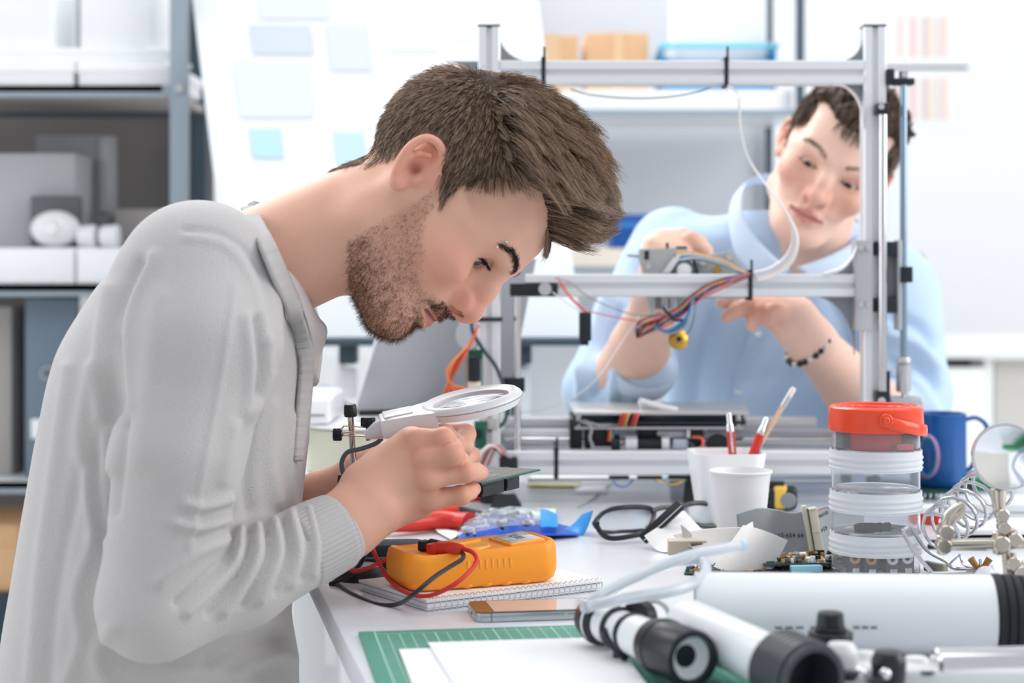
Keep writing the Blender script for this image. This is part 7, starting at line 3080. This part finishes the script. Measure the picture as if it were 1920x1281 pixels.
lhv, lhq = mesh_solid(lh.eval, (P(440, 0, 1.9).x, 1.70, P(0, 1050, 1.85).z), (P(915, 0, 1.78).x, 1.95, P(0, 775, 1.78).z), .0016)
core = sweater1(-.019)
bv, bq = mesh_solid(core.eval, (xl, 1.47, P(0, 1420, 1.74).z), (xh, 2.06, P(0, 385, 1.74).z), .009)
V1, Q1 = join([(to_world(M1, hv), hq), (rhv, rhq), (lhv, lhq), (bv, bq)])
man1 = obj('person', (V1, Q1), SKIN, sharp=None)
tag(man1, 'bearded man in a light grey sweater bending over a circuit board and magnifier', 'person')


def hand_colour(V, knuckles, base=(224, 172, 150)):
    c = np.tile(np.array(lin(base)[:3]), (len(V), 1))
    red = np.array(lin((206, 122, 98))[:3])
    for k, r in knuckles:
        m = np.exp(-(np.linalg.norm(V - np.array(k), axis=1) / r) ** 2)[:, None] * .6
        c = c * (1 - m) + red * m
    return c


kn = [(PV(*q[j]), .013) for q in (IDX, MID, RNG_, PNK) for j in (0, 1, 3)]
cols = np.concatenate([head_colour(hv), hand_colour(rhv, kn), hand_colour(lhv, [(PV(872, 815, 1.785), .014), (PV(880, 856, 1.79), .014)]), hand_colour(bv, [])])
set_col(man1, cols)
rg = np.random.default_rng(3)
HAIRM = mat('brown_hair', (126, 100, 82), .34, spec=.7, attr='Col')
LASH = mat('dark_brow_hair', (42, 32, 28), .6)
IRIS = mat('eyeball', (225, 215, 210), .08, attr='Col')
cv, cq = hair_cap(hs1, (-.11, -.11, -.09), (.15, .11, .16), .002)
pp = styled_hair(hv, hq, rg, 12000, 15000)
v, q = hair_tubes(pp, rg)
hair = obj('hair', (to_world(M1, v), q), HAIRM, man1, sharp=None)
set_col(hair, hair_colours(pp, rg, (56, 41, 33), (192, 158, 130)))
obj('hair_roots', (to_world(M1, cv), cq), mat('hair_shadow', (72, 56, 46), .8), hair, sharp=None)
build_face(hs1, hv, hq, M1, man1, rg, HAIRM, LASH, IRIS, (.93, -.16, -.24))
b = np.concatenate([beard_strands(hv, hq, rg, 7200), moustache_strands(hv, hq, rg, 1100)])
v, q = strand_mesh(b, rg.uniform(.00012, .00019, len(b)), .3)
obj('beard', (to_world(M1, v), q), mat('beard_hair', (106, 74, 56), .5, vary=.3, vscale=90), man1, sharp=None)
# eyebrow piercing
g = G()
pa = project(hs1, np.array([[.097, -.0525, .0355], [.0965, -.0520, .0270]], np.float32))
wa = to_world(M1, pa + grad(hs1.eval, pa) * .0008)
for c in wa:
    g.ball(c, .0014, 12)
obj('piercing', g, mat('steel_ball', (230, 230, 232), .1, 1.0), man1)
# fingernails
NAIL = mat('nail', (226, 178, 160), .25, spec=.6)
for nm, c, u, w_ in [('fingernail', P(846, 815, 1.741), P(842, 803, 1.745) - P(850, 828, 1.741), .0052)]:
    g = G()
    z = Vector((0, -1, .15)).normalized()
    y = u.normalized()
    x = y.cross(z).normalized()
    M = Matrix((x, y, z)).transposed().to_4x4()
    M.translation = c
    g.ball((0, 0, 0), 1, 16, (w_, .0062, .0022))
    g.v = [tuple(M @ Vector(v)) for v in g.v]
    obj(nm, g, NAIL, man1)
# sweater and its ribbed trims
KNIT = mat('grey_knit', (191, 188, 188), .95, spec=.15, sheen=.25, bump=1.0, bscale=650, vary=.07, vscale=750)
RIB = mat('grey_rib', (184, 181, 181), .95, spec=.15, sheen=.2, bump=.4, bscale=1200)
swo = obj('sweater', (sv, sq), KNIT, man1, sharp=None)
g = G()
wc, wd = P(632, 996, 1.656), (P(632, 996, 1.656) - P(500, 1061, 1.615)).normalized()
Mc = frame(wc - wd * .044, wc)
vs, fs = [], []
NS, NZ = 192, 14
for iz in range(NZ + 1):
    z = iz / NZ * .05 - .002
    for k in range(NS):
        a = 2 * PI * k / NS
        r = .0372 - .0025 * iz / NZ + .0011 * (abs(math.sin(a * 24)) ** .6) - (.004 if iz == 0 else 0) + .0012 * math.sin(iz / NZ * PI)
        if iz == NZ:
            r -= .002
        vs.append((r * math.cos(a), r * .98 * math.sin(a), z))
for iz in range(NZ):
    for k in range(NS):
        k2 = (k + 1) % NS
        fs.append((iz * NS + k, iz * NS + k2, (iz + 1) * NS + k2, (iz + 1) * NS + k))
# inner wall
for k in range(NS):
    a = 2 * PI * k / NS
    vs.append((.0285 * math.cos(a), .0285 * math.sin(a), .034))
o_ = (NZ + 1) * NS
for k in range(NS):
    k2 = (k + 1) % NS
    fs.append((NZ * NS + k, NZ * NS + k2, o_ + k2, o_ + k))
g.add(vs, fs, Mc)
obj('cuff', g, RIB, swo, sharp=None)
# V-neck trim
tin = [(476, 391, 1.74), (484, 402, 1.69), (506, 452, 1.648), (540, 528, 1.632), (570, 598, 1.640), (583, 655, 1.665), (580, 715, 1.70), (571, 790, 1.735), (563, 860, 1.76)]
tout = [(452, 396, 1.74), (462, 412, 1.672), (482, 462, 1.622), (513, 538, 1.604), (543, 606, 1.608), (558, 660, 1.640), (557, 715, 1.672), (551, 790, 1.705), (546, 860, 1.73)]
tout = [(a, b, (ray_hit(sw, a, b, 1.5, 1.78) if b > 440 else c) - .0005) for a, b, c in tout]
tin = [(a, b, min(c, max(ray_hit(sw, a - 6, b, 1.5, 1.80) if b > 440 else c, tout[i][2] + .004))) for i, (a, b, c) in enumerate(tin)]
pi_ = catmull([P(*a) for a in tin], 22)
po_ = catmull([P(*a) for a in tout], 22)
n_ = len(pi_) - 1


def trim_fn(u, v):
    i = min(int(round(u * n_)), n_)
    p = pi_[i].lerp(po_[i], v)
    out = Vector((.35, -.9, .1)).normalized()
    rib = .0016 * abs(math.sin(u * PI * 74))
    return p + out * (rib + .0022 * math.sin(PI * min(max(v, 0), 1)) + .0012)


g = G()
g.sheet(trim_fn, n_, 5, .0034)
obj('neck_trim', g, RIB, swo, sharp=None)
g = G()
fl = [(476, 391, 1.735), (520, 440, 1.80), (560, 520, 1.84), (585, 600, 1.83), (590, 655, 1.79), (583, 715, 1.755)]
g.tube([P(*a) for a in fl], .008, 8, 6)
obj('neck_trim', g, RIB, swo, sharp=None)
# undershirt showing inside the V
sa = [(488, 412, 1.690), (512, 452, 1.662), (545, 524, 1.645), (574, 596, 1.650), (584, 655, 1.672), (581, 712, 1.705)]
sb = [(494, 408, 1.675), (530, 452, 1.655), (566, 528, 1.660), (594, 588, 1.672), (614, 624, 1.690), (588, 700, 1.712)]
ca, cb = catmull([P(*a) for a in sa], 6), catmull([P(*a) for a in sb], 6)
ns_ = len(ca) - 1
g = G()
g.sheet(lambda u, v: ca[min(int(round(u * ns_)), ns_)].lerp(cb[min(int(round(u * ns_)), ns_)], v) + Vector((0, -.003 * math.sin(v * PI), 0)), ns_, 6, .0022)
obj('undershirt', g, mat('beige_jersey', (206, 200, 198), .9, bump=.3, bscale=900), man1, sharp=None)
# ---------------------------------------------------------------- second man, behind the printer
B2 = Matrix(((0, 1, 0), (-1, 0, 0), (0, 0, 1))).to_4x4()      # local x to the camera, local y to picture right
Rm2 = Matrix.Rotation(R(29), 4, 'Y') @ B2 @ Matrix.Rotation(R(-5), 4, 'Z') @ Matrix.Rotation(R(19), 4, 'Y')
e_loc = Vector((.1005, 0, .0065))
M2 = Matrix.Translation(P(1555, 325, 2.53) - (Rm2 @ e_loc)) @ Rm2
M2i = M2.inverted()
nk0, nk1 = M2i @ P(1520, 440, 2.655), M2i @ P(1495, 560, 2.745)
hs2 = head_solid(neck=((.0, 0, -.055), tuple(nk0)), neck_r=(.050, .050), lid=.0040)
hs2.cone(tuple(nk0), tuple(nk1), .052, .060, k=.02)
h2v, h2q = mesh_solid(hs2.eval, (-.13, -.14, -.28), (.15, .14, .13), .0024)


def shirt2(grow=0.0):
    rows = [(396, 1395, 1560), (415, 1320, 1600), (450, 1256, 1650), (520, 1236, 1700), (600, 1240, 1722), (700, 1256, 1732), (800, 1250, 1740), (1010, 1240, 1745)]
    wt = [(396, .05), (415, .07), (450, .10), (520, .12), (700, .115), (1010, .12)]
    g = grow
    s = torso_solid([(a, b, c) for a, b, c in rows], 2.77, wt, n=2.5, grow=g, lean=[(396, 2.70), (450, 2.73), (600, 2.80), (720, 2.86), (1010, 2.92)])
    s.cone(PV(1262, 470, 2.735), PV(1190, 600, 2.69), .066 + g, .060 + g, k=.05)
    s.cone(PV(1190, 600, 2.69), PV(1128, 732, 2.645), .060 + g, .054 + g, k=.015)
    s.cone(PV(1128, 736, 2.64), PV(1196, 696, 2.56), .053 + g, .047 + g, k=.02)
    s.cone(PV(1672, 545, 2.76), PV(1704, 740, 2.70), .066 + g, .060 + g, k=.05)
    s.cone(PV(1704, 740, 2.70), PV(1700, 806, 2.66), .060 + g, .054 + g, k=.02)
    s.cone(PV(1700, 806, 2.66), PV(1652, 778, 2.61), .052 + g, .050 + g, k=.02)
    return s


sh2 = shirt2()
s2v, s2q = mesh_solid(sh2.eval, (P(1040, 0, 2.6).x, 2.42, P(0, 1000, 2.77).z), (P(1810, 0, 2.7).x, 3.07, P(0, 380, 2.7).z), .0042)
FOLDS2 = [([(1270, 470), (1215, 560), (1180, 640)], 5, 14), ([(1290, 500), (1240, 590), (1230, 660)], -6, 13), ([(1310, 560), (1280, 660), (1262, 770)], 6, 22), ([(1340, 600), (1310, 700), (1300, 780)], -6, 18),
          ([(1480, 560), (1420, 660), (1360, 780)], 4, 22), ([(1520, 640), (1470, 720), (1440, 780)], -5, 20), ([(1140, 560), (1110, 650), (1090, 740)], 6, 10), ([(1160, 580), (1136, 660), (1120, 740)], -6, 9),
          ([(1180, 600), (1160, 680), (1150, 750)], 5, 10), ([(1100, 700), (1130, 760), (1190, 760)], 5, 12), ([(1675, 600), (1720, 612), (1748, 640)], -7, 12), ([(1670, 630), (1720, 650), (1752, 690)], 7, 13),
          ([(1672, 680), (1720, 684), (1756, 720)], -7, 12), ([(1680, 710), (1720, 730), (1752, 780)], 6, 13), ([(1690, 760), (1720, 790)], -6, 12), ([(1200, 480), (1290, 440), (1380, 470)], 3, 20),
          ([(1560, 560), (1600, 640), (1630, 700)], -5, 18), ([(1330, 470), (1360, 540), (1340, 620)], 4, 22)]
s2v = sculpt(s2v, s2q, [(a, b * 1.9, c) for a, b, c in FOLDS2])
# hands and forearms
a1 = Solid()
a1.cone(PV(1140, 742, 2.64), PV(1200, 650, 2.52), .042, .041, k=.01)
a1.cone(PV(1200, 650, 2.52), PV(1234, 552, 2.435), .041, .029, k=.01)
a1.cone(PV(1234, 552, 2.435), PV(1252, 490, 2.432), .031, .032, k=.02)
a1.cone(PV(1252, 490, 2.432), PV(1240, 462, 2.44), .032, .024, k=.02)
for q in ([(1262, 470, 2.432), (1296, 450, 2.428), (1322, 470, 2.425), (1330, 492, 2.425)], [(1250, 462, 2.44), (1280, 444, 2.445), (1312, 456, 2.45), (1324, 480, 2.45)],
          [(1240, 464, 2.45), (1262, 446, 2.465), (1296, 452, 2.47)], [(1232, 500, 2.42), (1216, 480, 2.412), (1222, 458, 2.415)]):
    a1.chain([PV(*p) for p in q], [.0125, .0115, .010, .009][:len(q)], k=.008)
a1v, a1q = mesh_solid(a1.eval, (P(1080, 0, 2.5).x, 2.38, P(0, 800, 2.5).z), (P(1360, 0, 2.45).x, 2.70, P(0, 420, 2.45).z), .0022)
a2 = Solid()
a2.cone(PV(1690, 806, 2.66), PV(1600, 728, 2.54), .044, .043, k=.01)
a2.cone(PV(1600, 728, 2.54), PV(1520, 640, 2.45), .043, .030, k=.01)
a2.cone(PV(1520, 640, 2.45), PV(1486, 598, 2.44), .031, .030, k=.02)
a2.cone(PV(1486, 598, 2.44), PV(1462, 574, 2.445), .028, .020, k=.02)
for q, rs in (([(1466, 566, 2.445), (1400, 562, 2.44), (1376, 564, 2.44), (1354, 567, 2.44)], [.0135, .0108, .0098, .0085]), ([(1470, 578, 2.432), (1404, 574, 2.425), (1382, 582, 2.425), (1364, 593, 2.428)], [.0135, .0112, .0102, .0088]),
              ([(1478, 592, 2.426), (1428, 584, 2.415), (1414, 598, 2.418), (1410, 610, 2.424)], [.0135, .0118, .0105, .0088]), ([(1488, 604, 2.43), (1452, 584, 2.405), (1442, 598, 2.41), (1452, 610, 2.42)], [.0135, .0118, .0105, .009]),
              ([(1500, 590, 2.46), (1452, 556, 2.468), (1410, 552, 2.465)], [.016, .0125, .0095])):
    a2.chain([PV(*p) for p in q], rs, k=.006)
a2v, a2q = mesh_solid(a2.eval, (P(1330, 0, 2.45).x, 2.36, P(0, 880, 2.55).z), (P(1760, 0, 2.6).x, 2.73, P(0, 530, 2.45).z), .0022)
c2 = shirt2(-.024)
c2v, c2q = mesh_solid(c2.eval, (P(1040, 0, 2.6).x, 2.42, P(0, 1000, 2.77).z), (P(1810, 0, 2.7).x, 3.07, P(0, 380, 2.7).z), .012)
V2, Q2 = join([(to_world(M2, h2v), h2q), (a1v, a1q), (a2v, a2q), (c2v, c2q)])
SK2 = (236, 198, 180)
man2 = obj('person', (V2, Q2), SKIN, sharp=None)
tag(man2, 'young man in a pale blue shirt reaching through the printer frame', 'person')
kn2 = [(PV(1404, 574, 2.425), .02), (PV(1428, 584, 2.415), .02), (PV(1452, 584, 2.41), .02), (PV(1296, 450, 2.43), .018), (PV(1364, 593, 2.43), .014)]
set_col(man2, np.concatenate([head_colour(h2v, False, SK2, (206, 132, 124), .22), hand_colour(a1v, kn2, SK2), hand_colour(a2v, kn2, SK2), hand_colour(c2v, [], SK2)]))
rg2 = np.random.default_rng(21)
HAIR2 = mat('dark_brown_hair', (112, 92, 80), .36, spec=.6, attr='Col')
pp = styled_hair(h2v, h2q, rg2, 5200, 7000, quiff=.52, fall=-.3)
v, q = hair_tubes(pp, rg2, (.0005, .0008))
hair2 = obj('hair', (to_world(M2, v), q), HAIR2, man2, sharp=None)
set_col(hair2, hair_colours(pp, rg2, (84, 68, 60), (170, 146, 132)))
cv, cq = hair_cap(hs2, (-.11, -.11, -.09), (.15, .11, .16), .003)
obj('hair_roots', (to_world(M2, cv), cq), mat('hair_shadow2', (78, 64, 56), .8), hair2, sharp=None)
build_face(hs2, h2v, h2q, M2, man2, rg2, HAIR2, mat('brow_hair2', (112, 88, 76), .6), IRIS, (.90, -.12, -.36), brow_n=260, lash=False)
SHIRT = mat('blue_oxford', (188, 211, 236), .85, sheen=.2, bump=.35, bscale=700, vary=.04, vscale=600)
so = obj('shirt', (s2v, s2q), SHIRT, man2, sharp=None)
tp_ = [(1480, 504, 2.55), (1440, 470, 2.555), (1406, 428, 2.575), (1391, 384, 2.615), (1402, 340, 2.68), (1450, 326, 2.745), (1540, 352, 2.77), (1604, 402, 2.73), (1610, 442, 2.65), (1562, 476, 2.575), (1494, 502, 2.55)]
bt_ = [(1440, 568, 2.575), (1402, 514, 2.555), (1376, 470, 2.56), (1366, 405, 2.61), (1384, 358, 2.70), (1446, 342, 2.77), (1550, 380, 2.81), (1622, 432, 2.75), (1628, 478, 2.66), (1594, 520, 2.59), (1554, 562, 2.58)]
ct_, cb2 = catmull([P(*q) for q in tp_], 5), catmull([P(*q) for q in bt_], 5)
n2_ = len(ct_) - 1
g = G()
g.sheet(lambda u, v: ct_[min(int(round(u * n2_)), n2_)].lerp(cb2[min(int(round(u * n2_)), n2_)], v) + Vector((0, -.002 * math.sin(PI * v), .002 * math.sin(PI * v))), n2_, 6, .0025)
obj('collar', g, mat('collar_blue', (196, 214, 236), .85, bump=.3, bscale=700), so, sharp=None)
pl_pts = [(1480, 520), (1452, 566), (1424, 622), (1402, 680), (1386, 732), (1376, 782), (1370, 850)]
pc = [P(a, b, ray_hit(sh2, a, b, 2.48, 2.9) - .004) for a, b in pl_pts]
pcs = catmull(pc, 5)
np_ = len(pcs) - 1
g = G()
g.sheet(lambda u, v: pcs[min(int(round(u * np_)), np_)] + Vector(((v - .5) * .030, -.0015, (v - .5) * .006)), np_, 3, .0025)
pk = obj('placket', g, SHIRT, so, sharp=None)
for a, b in ((1466, 544), (1421, 625), (1385, 733)):
    g = G()
    c = P(a, b, ray_hit(sh2, a, b, 2.48, 2.9) - .0075)
    g.lathe([(0, 0), (.0056, 0), (.0056, .0012), (.0042, .002), (0, .0014)], frame(c, c + Vector((-.1, -1, .1))), 18)
    obj('button', g, mat('button_white', (226, 230, 236), .4), pk)
for c_, d_, r_ in ((PV(1202, 690, 2.553), PV(1220, 652, 2.515), .049), (PV(1652, 778, 2.61), PV(1622, 750, 2.572), .052)):
    g = G()
    M = frame(c_, d_)
    g.lathe([(r_ - .006, -.012), (r_ + .001, -.010), (r_ + .003, 0), (r_ + .002, .012), (r_ - .001, .016), (r_ - .006, .013)], M, 48, close=True)
    obj('rolled_cuff', g, MATS['collar_blue'], so)
# bead bracelet on the wrist
bc = P(1510, 640, 2.447)
bax = (P(1486, 600, 2.442) - P(1560, 684, 2.475)).normalized()
M = frame(bc - bax * .008, bc)
g = G()
g.lathe([(.0336, -.0008), (.0344, 0), (.0336, .0008)], M, 48, close=True)
br = obj('bracelet', g, BLACK, man2)
for k in range(24):
    a = 2 * PI * k / 24
    g = G()
    g.ball(M @ Vector((.0345 * math.cos(a), .0345 * math.sin(a), 0)), .0044, 10)
    obj('bead', g, mat('bead_dark', (26, 36, 42), .3) if k % 3 else mat('bead_pale', (212, 208, 200), .3), br)
